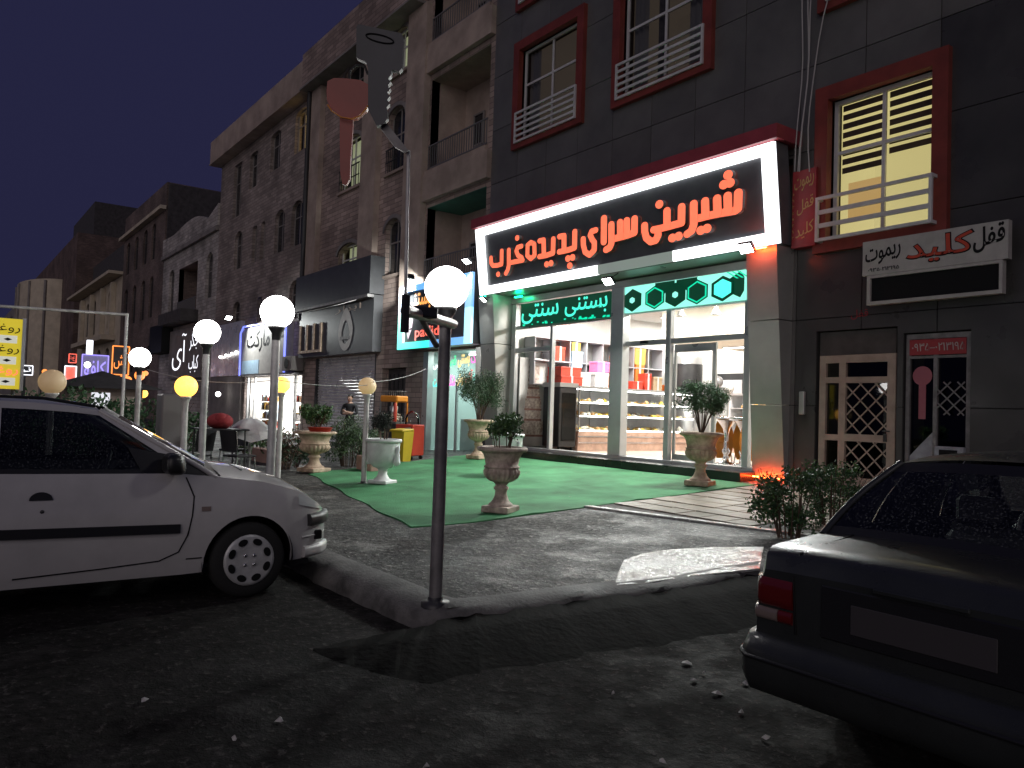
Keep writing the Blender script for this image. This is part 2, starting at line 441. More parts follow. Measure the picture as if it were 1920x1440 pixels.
pm('litter', (0.55,0.53,0.5), 0.7, var=0.2, vs_=20)
pm('cable_white', (0.42,0.4,0.39), 0.5)
pm('cable_black', (0.02,0.02,0.02), 0.6)
em('led_white', (0.93,0.97,1.0), 2.6)
em('led_white_off', (0.8,0.95,0.88), 0.13, (0.6,0.62,0.6))
em('letter_orange', (1.0,0.125,0.035), 1.15)
em('globe_white', (1.0,0.97,0.95), 16.0, (0.9,0.9,0.9))
em('globe_warm', (1.0,0.47,0.06), 2.6, (0.8,0.6,0.3))
em('globe_cream', (0.8,0.5,0.2), 0.36, (0.6,0.5,0.35))
em('globe_cream_low', (0.8,0.5,0.22), 0.2, (0.6,0.5,0.35))
em('flood_face', (0.95,1.0,0.98), 30.0)
em('led_cyan', (0.0,0.95,0.72), 1.2)
em('led_blue', (0.1,0.45,1.0), 0.9)
em('led_skyblue', (0.35,0.8,1.0), 1.2)
em('neon_orange', (1.0,0.38,0.05), 1.1)
em('neon_red', (1.0,0.09,0.03), 1.1)
em('neon_pink', (0.9,0.55,0.75), 0.75)
em('neon_magenta', (0.9,0.12,0.55), 1.6)
em('neon_green', (0.03,0.75,0.25), 1.6)
em('neon_yellow', (0.95,0.65,0.2), 1.6)
em('neon_teal', (0.05,0.75,0.6), 1.6)
em('neon_white', (0.9,0.92,1.0), 1.6)
em('neon_violet', (0.32,0.25,1.0), 1.3)
em('neon_violet_dim', (0.2,0.17,0.5), 0.3)
em('blue_strip', (0.15,0.2,1.0), 1.4)
em('board_dark_green', (0.0,0.055,0.025), 0.6, (0.01,0.03,0.02))
em('board_green', (0.0,0.75,0.42), 0.95, (0.05,0.3,0.2))
em('board_mint', (0.3,0.95,0.78), 1.0, (0.2,0.5,0.4))
em('board_mint_text', (0.05,0.92,0.68), 1.0, (0.2,0.5,0.4))
em('lit_window_green', (0.62,0.66,0.36), 0.34)
em('lit_window_warm', (0.9,0.6,0.22), 0.5)
em('lit_room_yellow', (0.85,0.72,0.3), 0.36)
em('dim_room', (0.6,0.46,0.33), 0.055)  # weak glow put into the room walls, no lamp inside
em('lit_room_orange', (0.85,0.5,0.12), 0.42)
em('bulb_warm', (1.0,0.8,0.4), 9.0)
em('tube_light', (1.0,0.97,0.92), 7.0)
em('fire_orange', (1.0,0.25,0.02), 1.6)

# ------------------------------------------------------------------ Persian lettering
_F = {'ا':(0xFE8D,0xFE8E),'آ':(0xFE81,0xFE82),'د':(0xFEA9,0xFEAA),'ر':(0xFEAD,0xFEAE),'ز':(0xFEAF,0xFEB0),'و':(0xFEED,0xFEEE)}
for ch, b in (('ب',0xFE8F),('پ',0xFB56),('ت',0xFE95),('س',0xFEB1),('ش',0xFEB5),('غ',0xFECD),('ف',0xFED1),('ق',0xFED5),('ک',0xFB8E),
              ('گ',0xFB92),('ل',0xFEDD),('م',0xFEE1),('ن',0xFEE5),('ه',0xFEE9),('ی',0xFBFC),('خ',0xFEA5),('ج',0xFE9D)):
    _F[ch] = (b, b+1, b+2, b+3)
def shape_fa(s):
    out = []
    for i, ch in enumerate(s):
        if ch not in _F: out.append(ch); continue
        f = _F[ch]; pv = s[i-1] if i else ''; nx = s[i+1] if i + 1 < len(s) else ''
        jp = pv in _F and len(_F[pv]) == 4; jn = nx in _F and len(f) == 4
        out.append(chr(f[3 if jp and jn else 1 if jp else 2 if jn else 0]))
    return ''.join(out[::-1])
def text_mb(s, x0, x1, z0, z1, y, ext=0.006, offset=0.0, fa=True, res=2, slope=0.0):
    """lettering fitted into the rectangle x0..x1, z0..z1 of a wall that faces -Y, its back at y"""
    c = bpy.data.curves.new('lettering', 'FONT'); c.body = shape_fa(s) if fa else s
    c.resolution_u = res; c.offset = offset; c.extrude = 0.01
    o = bpy.data.objects.new('lettering', c); col.objects.link(o); bpy.context.view_layer.update()
    me = o.to_mesh(); vs = [v.co.copy() for v in me.vertices]; fs = [list(p.vertices) for p in me.polygons]
    o.to_mesh_clear(); bpy.data.objects.remove(o); bpy.data.curves.remove(c)
    ax = min(v.x for v in vs); bx = max(v.x for v in vs); ay = min(v.y for v in vs); by = max(v.y for v in vs)
    mb = MB()
    P = []
    for v in vs:
        t = (v.x - ax) / (bx - ax)
        P.append((lerp(x0, x1, t), y - ext * (0.5 + v.z / 0.02), lerp(z0, z1, (v.y - ay) / (by - ay)) + slope * (t - 0.5)))
    mb.add(P, fs, False); return mb
def text(name, s, x0, x1, z0, z1, y, mat, parent, **k):
    return obj(name, text_mb(s, x0, x1, z0, z1, y, **k), MT[mat], parent, world=True)

# ------------------------------------------------------------------ the ground
def spaced(a, b, fine0, fine1, df, growth=1.25):
    out = list(np.arange(fine0, fine1 + 1e-6, df)); d = df; v = fine0
    while v > a: d *= growth; v -= d; out.insert(0, max(v, a))
    d = df; v = out[-1]
    while v < b: d *= growth; v += d; out.append(min(v, b))
    return out
def kerb_x(Y): return lerp(-4.92, -4.55, (Y - 3.1) / 5.7)
def hnoise(x, y): return 0.008 * math.sin(x*2.1 + 1.3*math.sin(y*1.7)) + 0.006 * math.sin(y*3.3 + x*0.9) + 0.004 * math.sin(x*7.1 - y*5.3)
def sst(a, b, v): t = clamp((v - a) / (b - a), 0, 1); return t * t * (3 - 2 * t)
def street_z(x, y):
    z = 0.35 * hnoise(x, y)
    kx_ = kerb_x(clamp(y, 3.1, 8.8))
    g = sst(kx_ - 0.1, kx_ + 0.2, x) * (1 - sst(kx_ + 0.8, kx_ + 1.05, x + 0.05 * math.sin(y * 5))) * sst(2.9, 3.5, y) * (1 - sst(9.0, 9.2, y))
    z -= 0.0 * g
    e = -4.15 + 0.1 * math.sin(y * 6) + 0.06 * math.sin(y * 14 + 1) + 0.04 * math.sin(y * 37)
    z += 0.022 * (1 - sst(e - 0.03, e + 0.04, x)) * (1 - sst(1.2, 2.2, y))
    return z - 0.012
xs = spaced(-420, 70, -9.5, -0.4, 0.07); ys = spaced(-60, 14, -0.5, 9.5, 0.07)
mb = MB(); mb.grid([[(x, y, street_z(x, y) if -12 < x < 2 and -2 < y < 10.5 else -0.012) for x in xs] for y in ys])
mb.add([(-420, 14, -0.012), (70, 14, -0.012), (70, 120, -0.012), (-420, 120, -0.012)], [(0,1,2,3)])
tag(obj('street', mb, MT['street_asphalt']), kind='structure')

mb = MB()
yy = [3.1, 3.3, 3.6] + list(np.arange(4.0, 12.9, 0.4)) + [13.2]
xx = [-220, -120, -80, -60, -45, -36, -30, -26, -24, -22, -20, -18, -16, -14, -12, -10.5, -9, -8, -7, -6]
mb.grid([[(x, y, gz(x, y) + 0.3 * hnoise(x, y)) for x in xx] + [(kerb_x(min(y, 8.8)), y, gz(-5, y))] for y in yy])
mb.grid([[(x, y, gz(x, y)) for x in (kerb_x(8.8), -3, -1, 1, 4, 8)] for y in [8.9] + [v for v in yy if v > 8.9]])
tag(obj('footway', mb, MT['footway_asphalt']), kind='structure')

# kerb: one worn rounded strip swept along the edge of the footway
path = [(-220, 3.06), (-60, 3.06), (-30, 3.06), (-20, 3.05)] + [(x, 3.05 + 0.012 * math.sin(x * 3)) for x in np.arange(-14, -5.3, 0.16)]
path += [(-5.15, 3.07), (-5.0, 3.13), (-4.92, 3.24)] + [(kerb_x(y) + 0.012 * math.sin(y * 4), y) for y in np.arange(3.5, 8.6, 0.16)]
path += [(-4.53, 8.7), (-4.45, 8.84), (-4.3, 8.9), (-3, 8.9), (0, 8.9), (8, 8.9)]
prof = [(0.2, -0.34), (0.165, -0.12), (0.14, -0.045), (0.085, -0.012), (0.02, 0.006), (-0.1, 0.014), (-0.2, 0.006)]
P = []
for i, (x, y) in enumerate(path):
    a = Vector(path[max(i-1, 0)]); b = Vector(path[min(i+1, len(path)-1)]); t = (b - a).normalized(); nr = Vector((t.y, -t.x))
    row = []
    for k, (o_, z_) in enumerate(prof):
        j = (0.011 * math.sin(i * 2.3 + k * 1.9) + 0.009 * math.sin(i * 5.1 + k * 3.7)) if 0 < k < 5 else 0
        X = x + nr.x * (o_ + j); Y = y + nr.y * (o_ + j)
        row.append((X, Y, (gz(x, y) + z_ + j * 0.5) if k > 0 else -0.3))
    P.append(row)
mb = MB(); mb.grid(P); tag(obj('kerb', mb, MT['kerb_concrete']), kind='structure')

# near-black band sloping from the kerb down to the street, its edges ragged
pm('tar', (0.0045,0.004,0.0038), 0.9, var=0.7, vs_=5, bump=0.5, bs=18, dist=0.02, spec=0.06)
NT = 90; T0, T1, T2, T3 = [], [], [], []
for i in range(NT + 1):
    t = i / NT; rg = 0.03 * math.sin(t * 61) + 0.02 * math.sin(t * 143 + 1) + 0.015 * math.sin(t * 310)
    if t < 0.22:
        u = t / 0.22; a = Vector((lerp(-4.98, -4.80, u), lerp(2.1, 2.93, u ** 0.8))); b = Vector((lerp(-4.93, -4.02, u ** 0.45), lerp(2.06, 2.35, u)))
        za = lerp(-0.025, 0.09, u ** 0.6)
    else:
        u = (t - 0.22) / 0.78; y = lerp(2.93, 8.7, u); a = Vector((kerb_x(max(y, 3.1)) + 0.075, y)); b = Vector((lerp(-4.02, -3.5, u), lerp(2.35, 8.7, u))); za = gz(-5, y) - 0.03 if y > 3.2 else lerp(0.09, 0.12, u * 10)
    b = b + Vector((rg, rg * 0.7)); md = a.lerp(b, 0.35)
    T0.append((a.x, a.y, -0.03)); T1.append((a.x + 0.004, a.y + rg * 0.3, za + rg * 0.15)); T2.append((md.x, md.y, lerp(za, 0.03, 0.42) + rg * 0.2)); T3.append((b.x, b.y, -0.02))
mb = MB(); mb.grid([T0, T1, T2, T3]); tag(obj('tar_fill', mb, MT['tar']), kind='structure')

# worn wet concrete patch by the kerb
pp = [(1153,1100),(1158,1078),(1170,1052),(1205,1040),(1250,1033),(1330,1028),(1432,1027),(1424,1068),(1360,1075),(1280,1084),(1210,1095)]
pts = [at_g(*q) for q in pp]; c0 = sum((Vector(p) for p in pts), Vector()) / len(pts)
mb = MB(); mb.prism([(p.x, p.y, gz(p.x, p.y) - 0.01) for p in pts], (0, 0, 0.022))
tag(obj('concrete_patch', mb, MT['wet_concrete']), kind='structure')

# artificial grass carpet
A, FL, BL, BR = Vector((-8.39,4.71)), Vector((-15.25,6.2)), Vector((-17.4,11.66)), Vector((-8.6,11.66))
n = 70; P = []
for i in range(n + 1):
    row = []
    for j in range(n + 1):
        s, t = i / n, j / n
        q = (A * (1 - s) + FL * s) * (1 - t) + (BR * (1 - s) + BL * s) * t
        edge = 0.03 * math.sin(s * 23) * (1 - t) ** 8
        z = gz(q.x, q.y) + 0.016 + 0.004 * math.sin(q.x * 2.2 + q.y * 3.1) + 0.012 * max(0, math.sin(q.y * 3.05 + 0.25 * math.sin(q.x * 1.3))) ** 24 + 0.008 * max(0, math.sin(q.x * 1.1 + 0.5)) ** 60
        row.append((q.x, q.y + edge, z))
    P.append(row)
mb = MB(); mb.grid(P)
ring = [P[i][0] for i in range(n + 1)]
mb.grid([ring, [(p[0], p[1] - 0.004, p[2] - 0.03) for p in ring]]); ring = P[0]
mb.grid([ring, [(p[0] + 0.004, p[1], p[2] - 0.03) for p in ring]])
tag(based('turf_carpet', mb, MT['turf'], (-12.5, 8.5, 0.3)), 'large green artificial grass carpet laid in front of the pastry shop', 'carpet')

# tiled pavement right of the carpet: each tile its own piece
pav = MB()
def pave_y(x): return lerp(7.72, 8.12, (x + 8.4) / 2.6)
G = [[(x, max(pave_y(x), y), gz(x, max(pave_y(x), y)) + 0.006) for x in (-8.5, -7, -6, -5, -4.75)] for y in (7, 9, 10, 11, 12.3)]
pav.grid(G); G = [[(x, y, gz(x, y) + 0.006) for x in (-4.75, -3, 0)] for y in (9.2, 10, 11, 12.3)]; pav.grid(G)
pavement = tag(obj('tiled_pavement', pav, MT['grout']), kind='structure')
tile_me = {}
for k in range(4):
    t = MB(); t.cbox(-0.196, 0.196, -0.196, 0.196, -0.012, 0.014 + 0.002 * k, 0.006); tile_me[k] = t.mesh('tile', MT['tile_stone' if k % 2 else 'tile_stone_b'])
for i in range(26):
    for j in range(11):
        x = -8.25 + 0.4 * i; y = 7.9 + 0.4 * j
        if y - 0.1 < pave_y(x) + 0.12 or y > 11.6 or (x > -4.9 and y < 9.3) or x > 0: continue
        o = obj('tile', tile_me[random.randrange(4)], None, pavement, loc=(x + random.uniform(-.003, .003), y + random.uniform(-.003, .003), gz(x, y) + 0.004))
        o.rotation_euler = (0.03 * kx(x) + random.uniform(-.01, .01), random.uniform(-.01, .01), random.uniform(-.01, .01))
mb = MB()
a = Vector((-8.5, pave_y(-8.5) - 0.06)); b = Vector((-5.1, pave_y(-5.1) - 0.06))
mb.prism([(a.x, a.y-0.07, gz(a.x,a.y)-0.02), (b.x, b.y-0.07, gz(b.x,b.y)-0.02), (b.x, b.y+0.07, gz(b.x,b.y)-0.02), (a.x, a.y+0.07, gz(a.x,a.y)-0.02)], (0,0,0.045))
obj('edging_strip', mb, MT['wet_concrete'], pavement)
# ------------------------------------------------------------------ facade helpers
def cells(x0, x1, z0, z1, ops):
    """rectangle minus openings -> list of rectangles"""
    X = sorted({x0, x1} | {clamp(v, x0, x1) for o in ops for v in (o[0], o[1])})
    Z = sorted({z0, z1} | {clamp(v, z0, z1) for o in ops for v in (o[2], o[3])})
    out = []
    for a, b in zip(X, X[1:]):
        for c, d in zip(Z, Z[1:]):
            mx, mz = (a + b) / 2, (c + d) / 2
            if b - a < 1e-5 or d - c < 1e-5: continue
            if not any(o[0] < mx < o[1] and o[2] < mz < o[3] for o in ops): out.append((a, b, c, d))
    return out
def wall_mb(x0, x1, z0, z1, ops, y, th=0.35, depth=8.0, arch=()):
    mb = MB()
    for a, b, c, d in cells(x0, x1, z0, z1, ops): mb.quad((a,y,c), (b,y,c), (b,y,d), (a,y,d))
    for o in ops:
        a, b, c, d = o[:4]
        mb.quad((a,y,c),(a,y,d),(a,y+th,d),(a,y+th,c)); mb.quad((b,y,d),(b,y,c),(b,y+th,c),(b,y+th,d))
        mb.quad((a,y,d),(b,y,d),(b,y+th,d),(a,y+th,d)); mb.quad((b,y,c),(a,y,c),(a,y+th,c),(b,y+th,c))
        if len(o) > 4 and o[4]:                                    # arch head
            h = o[4]; n = 8; cx = (a + b) / 2; w = (b - a) / 2
            for sgn_ in (-1, 1):
                pts = [(cx + sgn_ * w, y + 0.002, d)]
                for i in range(n + 1):
                    t = math.pi / 2 * i / n
                    pts.append((cx + sgn_ * w * math.cos(t), y + 0.002, d - h + h * math.sin(t)))
                mb.add(pts, [tuple(range(len(pts))) if sgn_ > 0 else tuple(range(len(pts)))[::-1]])
                arc = pts[1:]
                mb.grid([arc, [(p[0], y + th, p[2]) for p in arc]])
    if depth:
        yb = y + depth
        mb.quad((x1,y,z0),(x1,yb,z0),(x1,yb,z1),(x1,y,z1)); mb.quad((x0,yb,z0),(x0,y,z0),(x0,y,z1),(x0,yb,z1))
        mb.quad((x0,y,z1),(x1,y,z1),(x1,yb,z1),(x0,yb,z1)); mb.quad((x1,yb,z0),(x0,yb,z0),(x0,yb,z1),(x1,yb,z1))
    return mb
def window(parent, a, b, c, d, y, frame='white_frame', pane='dark_glass', fw=0.06, vm=(0.5,), hm=(), back='dark_window', room=None, name='window'):
    """frame ring with mullions, a pane sub-part; behind it a dim room wall"""
    mb = MB(); y0, y1 = y, y + 0.06
    mb.box(a, b, y0, y1, c, c+fw); mb.box(a, b, y0, y1, d-fw, d); mb.box(a, a+fw, y0, y1, c+fw, d-fw); mb.box(b-fw, b, y0, y1, c+fw, d-fw)
    for t in vm: x = lerp(a, b, t); mb.box(x-fw*0.42, x+fw*0.42, y0+0.006, y1-0.004, c+fw, d-fw)
    for t in hm: z = lerp(c, d, t); mb.box(a+fw, b-fw, y0+0.009, y1-0.007, z-fw*0.42, z+fw*0.42)
    w = obj(name, mb, MT[frame], parent, world=True)
    p = MB(); p.quad((a+fw*.5,y+0.03,c+fw*.5),(b-fw*.5,y+0.03,c+fw*.5),(b-fw*.5,y+0.03,d-fw*.5),(a+fw*.5,y+0.03,d-fw*.5)); obj('pane', p, MT[pane], w, world=True)
    if room:
        p = MB(); p.quad((a,y+0.3,c),(b,y+0.3,c),(b,y+0.3,d),(a,y+0.3,d)); obj('room_beyond', p, MT[room], w, world=True)
    return w

# ------------------------------------------------------------------ building A: dark grey cladded block with the pastry shop
YW = 12.3
bA = empty('grey_panel_building', (-8, YW + 3, 0.4))
tag(bA, 'dark grey panel clad building with red framed windows above the pastry shop', 'building')
W1, W2, W3, W4 = (-16.75, -14.4, 8.78, 11.2), (-12.9, -10.5, 8.78, 11.25), (-7.68, -5.92, 4.72, 7.12), (-7.68, -5.92, 8.95, 11.3)
W5, W6 = (-16.75, -14.4, 12.55, 14.6), (-12.9, -10.5, 12.55, 14.6)
GATE, KSHOP = (-7.88, -6.46, 0.3, 3.14), (-6.36, -5.36, 0.3, 3.02)
SHOP = (-17.95, -8.42, 0.2, 6.3)
opsA = [W1, W2, W3, W4, W5, W6, GATE, KSHOP, SHOP]
obj('wall', wall_mb(-18.05, 3, 0, 15, opsA, YW, 0.3, 12), MT['joint_dark'], bA, world=True)
pw, ph, gap = 1.22, 1.5, 0.016
i = 0
zrow = 0.36
while zrow < 14.9:
    x = -18.05; r = 0
    while x < 2.9:
        a, b = x + gap/2, min(x + pw, 3) - gap/2; c, d = zrow + gap/2, zrow + ph - gap/2
        rr = cells(a, b, c, d, [(o[0]-0.002, o[1]+0.002, o[2]-0.002, o[3]+0.002) for o in opsA])
        if rr:
            mb = MB(); py = YW - 0.028 - random.uniform(0, 0.004)
            for q in rr: mb.box(q[0], q[1], py, YW - 0.002, q[2], q[3])
            obj('panel', mb, MT['panel_black' if (a > -8.6 and d < 4.9) or (a > -6.0 and d < 8) else 'panel_grey' if (i * 7 + r * 3) % 5 else 'panel_grey_b'], bA, world=True)  # higher panels at far right have the wall's shade in their colour
        x += pw; r += 1
    zrow += ph; i += 1
def red_surround(o, t=0.24, proud=0.12):
    a, b, c, d = o; mb = MB(); y0, y1 = YW - 0.03 - proud, YW + 0.06
    mb.box(a-t, b+t, y0, y1, d, d+t); mb.box(a-t, b+t, y0, y1, c-t, c); mb.box(a-t, a, y0, y1, c, d); mb.box(b, b+t, y0, y1, c, d)
    return mb
def railing(w, x0, x1, z0, z1, y, n, mat='white_frame', side=True):
    mb = MB(); mb.box(x0, x0+0.05, y, y+0.045, z0, z1); mb.box(x1-0.05, x1, y, y+0.045, z0, z1); mb.box(x0+0.05, x1-0.05, y, y+0.045, z0, z0+0.055); mb.box(x0+0.05, x1-0.05, y, y+0.045, z1-0.055, z1)
    if side:
        for zz in (z0, z1 - 0.05): mb.box(x0, x0+0.045, y+0.046, YW, zz, zz+0.05); mb.box(x1-0.045, x1, y+0.046, YW, zz, zz+0.05)
    f = obj('railing', mb, MT[mat], w, world=True)
    return f
def rail_bars(parent, x0, x1, z0, z1, y, n, h=0.055, mat='white_frame'):
    for k in range(1, n - 1):
        z = lerp(z0, z1 - h, k / (n - 1)); mb = MB(); mb.box(x0+0.051, x1-0.051, y+0.008, y+0.036, z, z+h)
        obj('rail_bar', mb, MT[mat], parent, world=True)
wins = []
for k, (o, room) in enumerate(((W1, None), (W2, None), (W3, None), (W4, None), (W5, None), (W6, None))):
    w = window(bA, *o, YW + 0.07, 'white_frame', 'dusk_glass' if k != 2 else 'shop_glass', 0.07, (0.5,), (0.62,), room=room)
    wins.append(w)
    obj('surround', red_surround(o), MT['red_frame'], w, world=True)
    a, b, c, d = o
    if k == 2:
        railing(w, -7.77, -5.82, 4.64, 5.4, 11.98, 5); rail_bars(w, -7.77, -5.82, 4.64, 5.4, 11.98, 4, 0.075)
    else:
        railing(w, a-0.06, b+0.06, c-0.1, c+0.72, YW-0.2, 5, side=False); rail_bars(w, a-0.06, b+0.06, c-0.1, c+0.72, YW-0.2, 6, 0.06)
    # dim room behind: floor, walls, curtain or blind
    mb = MB(); mb.quad((a-0.5,YW+2.2,c-0.3),(b+0.5,YW+2.2,c-0.3),(b+0.5,YW+2.2,d+0.3),(a-0.5,YW+2.2,d+0.3)); mb.quad((a-.5,YW+0.31,d+0.2),(b+.5,YW+0.31,d+0.2),(b+.5,YW+2.2,d+0.2),(a-.5,YW+2.2,d+0.2)); mb.quad((a-.5,YW+0.31,c-0.25),(b+.5,YW+0.31,c-0.25),(b+.5,YW+2.2,c-0.25),(a-.5,YW+2.2,c-0.25))
    mb.quad((a-.45,YW+0.31,c-.3),(a-.45,YW+0.31,d+.3),(a-.45,YW+2.2,d+.3),(a-.45,YW+2.2,c-.3)); mb.quad((b+.45,YW+0.31,c-.3),(b+.45,YW+0.31,d+.3),(b+.45,YW+2.2,d+.3),(b+.45,YW+2.2,c-.3))
    obj('room', mb, MT['lit_room_yellow' if k == 2 else 'dim_room'], w, world=True)
# zebra blind of the lit window, drawn up further on the left half
a, b, c, d = W3
for k in range(9):
    z = 7.06 - k * 0.155
    for xa, xb, lim in ((a+0.08, lerp(a,b,.5)-0.03, 5.75), (lerp(a,b,.5)+0.03, b-0.08, 5.9)):
        if z - 0.1 < lim: continue
        mb = MB(); mb.box(xa, xb, YW+0.2, YW+0.206, z-0.1, z); obj('blind_slat', mb, MT['bark'], wins[2], world=True)
mb = MB(); mb.box(-7.5, -6.9, YW+0.24, YW+0.3, 5.1, 5.7); obj('room_box', mb, MT['lit_room_orange'], wins[2], world=True)
for z in (6.62, 5.62):
    mb = MB(); mb.ball((-6.05, YW+0.6, z), 0.06, 10, 6); obj('ceiling_lamp', mb, MT['bulb_warm'], wins[2], world=True)
# curtains in the first floor windows, a warm glow low at the right of the middle one
for k, (o, cuts) in enumerate(((W1, ((0.04, 0.2),)), (W2, ((0.04,0.22), (0.36,0.47), (0.72,0.97))))):
    a, b, c, d = o
    for s, e in cuts:
        mb = MB(); xs_ = np.linspace(lerp(a,b,s), lerp(a,b,e), 25)
        mb.grid([[(x, YW+0.22+0.03*math.sin(x*42), z) for x in xs_] for z in (c+0.02, d-0.05)])
        obj('curtain', mb, MT['cloth_white' if s != 0.36 else 'pole_dim'], wins[k], world=True)
mb = MB()
for q in range(4): mb.box(-11.1+q*0.13, -11.02+q*0.13, YW+0.26, YW+0.3, 8.86, 9.5)
obj('lit_cabinet', mb, MT['bulb_warm'] if False else MT['lit_window_warm'], wins[1], world=True)

# ------------------------------------------------------------------ pastry shop front
ST, SB = (11.65, 6.45), (11.87, 4.69)                               # sign: y,z of its top and bottom edge
def sgn(px, py, off=0.0):
    """point of the tilted sign plane seen at a place of the photograph's survey"""
    n = Vector((0, -(ST[1]-SB[1]), -(SB[0]-ST[0]))).normalized(); p0 = Vector((0, ST[0], ST[1])) + n * off
    d = ray(px, py); return CAM + d * ((p0 - CAM).dot(n) / d.dot(n))
SN = Vector((0, -(ST[1]-SB[1]), -(SB[0]-ST[0]))).normalized()
def sp(x, t, off=0.0):
    """sign coordinates: x along, t 0 bottom .. 1 top"""
    return Vector((x, lerp(SB[0], ST[0], t), lerp(SB[1], ST[1], t))) + SN * off
XL, XR = -17.72, -8.34
sign = tag(empty('shop_sign', (-13, 12.2, 4.69)), 'long black shop sign with white light border and orange Persian letters', 'sign')
mb = MB(); mb.prism([sp(XL,0), sp(XR,0), sp(XR,1), sp(XL,1)], (0, 0.34, 0)); obj('back_box', mb, MT['sign_face'], sign, world=True)
bw_ = 0.112
lower = [sgn(1125, 510).x, sgn(1266, 485).x]
def strip(x0, x1, t0, t1, mat, name='light_panel'):
    m_ = MB(); g = 0.006
    m_.prism([sp(x0+g,t0,0.002), sp(x1-g,t0,0.002), sp(x1-g,t1,0.002), sp(x0+g,t1,0.002)], SN*0.07); obj(name, m_, MT[mat], sign, world=True)
tops = [XL+0.34] + [sgn(x, 340).x for x in (1006, 1121, 1260, 1326)] + [XR-0.28]
for a, b in zip(tops, tops[1:]): strip(a, b, 1-bw_, 0.998, 'led_white')
strip(XL+0.005, XL+0.17, 0.004, 0.998, 'led_white'); strip(XL+0.17, XL+0.34, 0.004, 0.998, 'led_white')
strip(XR-0.28, XR-0.08, 0.004, 0.998, 'led_white'); strip(XR-0.08, XR-0.003, 0.004, 0.998, 'led_white')
strip(XL+0.34, lower[0], 0.004, bw_+0.01, 'led_white'); strip(lower[0], lower[1], 0.004, bw_+0.01, 'led_white_off'); strip(lower[1], XR-0.28, 0.004, bw_+0.01, 'led_white')
mb = MB(); mb.prism([(XL-0.12,11.52,6.47),(XR+0.1,11.52,6.47),(XR+0.1,11.52,6.72),(XL-0.12,11.52,6.72)], (0,0.9,0)); obj('red_cap', mb, MT['red_top'], sign, world=True)
# the letters: thick strokes, each joined group of letters one part
Z1 = lambda x, y: (880 + x / 5.54, 300 + y / 5.54)
Z2 = lambda x, y: (1160 + x / 6.0, 290 + y / 6.0)
def letter(strokes, dots, zm, w=1.0, wz=0.118):
    """strokes: polylines in survey coordinates; brush is an ellipse on the sign face"""
    m_ = MB(); k = 0; N = 14
    def ell(p, rx, rz): return [(p.x + rx*math.cos(2*math.pi*i/N), p.z + rz*math.sin(2*math.pi*i/N)) for i in range(N)]
    def pt(x, z, off):
        t = (z - SB[1]) / (ST[1] - SB[1]); return sp(x, t, off)
    def hull(ps):
        ps = sorted(set((round(a,5), round(b,5)) for a, b in ps)); 
        def half(q):
            h = []
            for p in q:
                while len(h) > 1 and (h[-1][0]-h[-2][0])*(p[1]-h[-2][1]) - (h[-1][1]-h[-2][1])*(p[0]-h[-2][0]) <= 0: h.pop()
                h.append(p)
            return h
        lo = half(ps); up = half(ps[::-1]); return lo[:-1] + up[:-1]
    def solid(ps):
        nonlocal k
        off = 0.1 + 0.0012 * k; k += 1
        m_.cm = 0; fr = [pt(x, z, off) for x, z in ps]; bk = [pt(x, z, 0.02) for x, z in ps]; n = len(fr)
        m_.add([p[:] for p in fr], [tuple(range(n))])
        m_.cm = 1; m_.add([p[:] for p in fr] + [p[:] for p in bk], [(i, n+i, n+(i+1)%n, (i+1)%n) for i in range(n)])
    for s in strokes:
        P_ = [sgn(*zm(*q), 0.1) for q in s]
        for a, b in zip(P_, P_[1:]): solid(hull(ell(a, wz*0.82*w, wz*0.62*w) + ell(b, wz*0.82*w, wz*0.62*w)))
    for d_ in dots: c_ = sgn(*zm(*d_), 0.1); solid(ell(c_, wz*0.92*w, wz*0.72*w)[::1])
    # consistent outward faces
    return obj('letter', m_, [MT['letter_orange'], MT['pole_dim']], sign, world=True)
letter([[(1345,420),(1340,600),(1310,622),(1172,645),(1040,672),(910,705),(862,715)], [(1228,455),(1232,630)], [(1110,485),(1115,655)], [(975,515),(980,685)], [(848,545),(848,780),(825,850),(775,885)]],
       [(1235,220),(1188,330),(1258,310),(930,845),(1000,822)], Z2)
letter([[(708,580),(705,760),(640,778),(545,805),(440,830),(395,838)], [(545,625),(545,800)], [(440,835),(446,900),(420,955),(365,972),(315,930),(298,860),(296,790)]], [(462,552),(608,930),(680,910)], Z2)
letter([[(178,715),(176,870),(95,900),(20,920),(-78,945)], [(92,735),(95,895)], [(18,755),(20,915)], [(-80,780),(-80,995),(-100,1040),(-138,1062)]], [], Z2)
letter([[(1398,600),(1396,845)]], [], Z1, 1.0)
letter([[(1312,722),(1272,735),(1256,775),(1278,822),(1300,850),(1298,930),(1250,980),(1205,950),(1188,880),(1186,815)]], [], Z1, 0.88)
letter([[(1095,740),(1092,905),(1040,925),(985,938),(935,948)], [(938,790),(985,782),(985,930)]], [(1026,1018),(1074,1006),(1046,1092)], Z1, 0.9)
letter([[(872,815),(868,960),(800,985),(728,998)], [(730,835),(772,826),(776,985)]], [(804,1078),(850,1066)], Z1, 0.86)
letter([[(640,850),(675,870),(678,985),(640,1020),(604,990),(606,880),(640,850)]], [], Z1, 0.8)
letter([[(540,890),(502,902),(488,940),(505,985),(545,1010)], [(555,1035),(490,1048),(415,1065)], [(412,930),(412,1090),(400,1140),(382,1172)]], [(500,805)], Z1, 0.82)
letter([[(336,940),(334,1075),(290,1090),(245,1092),(228,1065),(226,1012)]], [(300,1182)], Z1, 0.82)

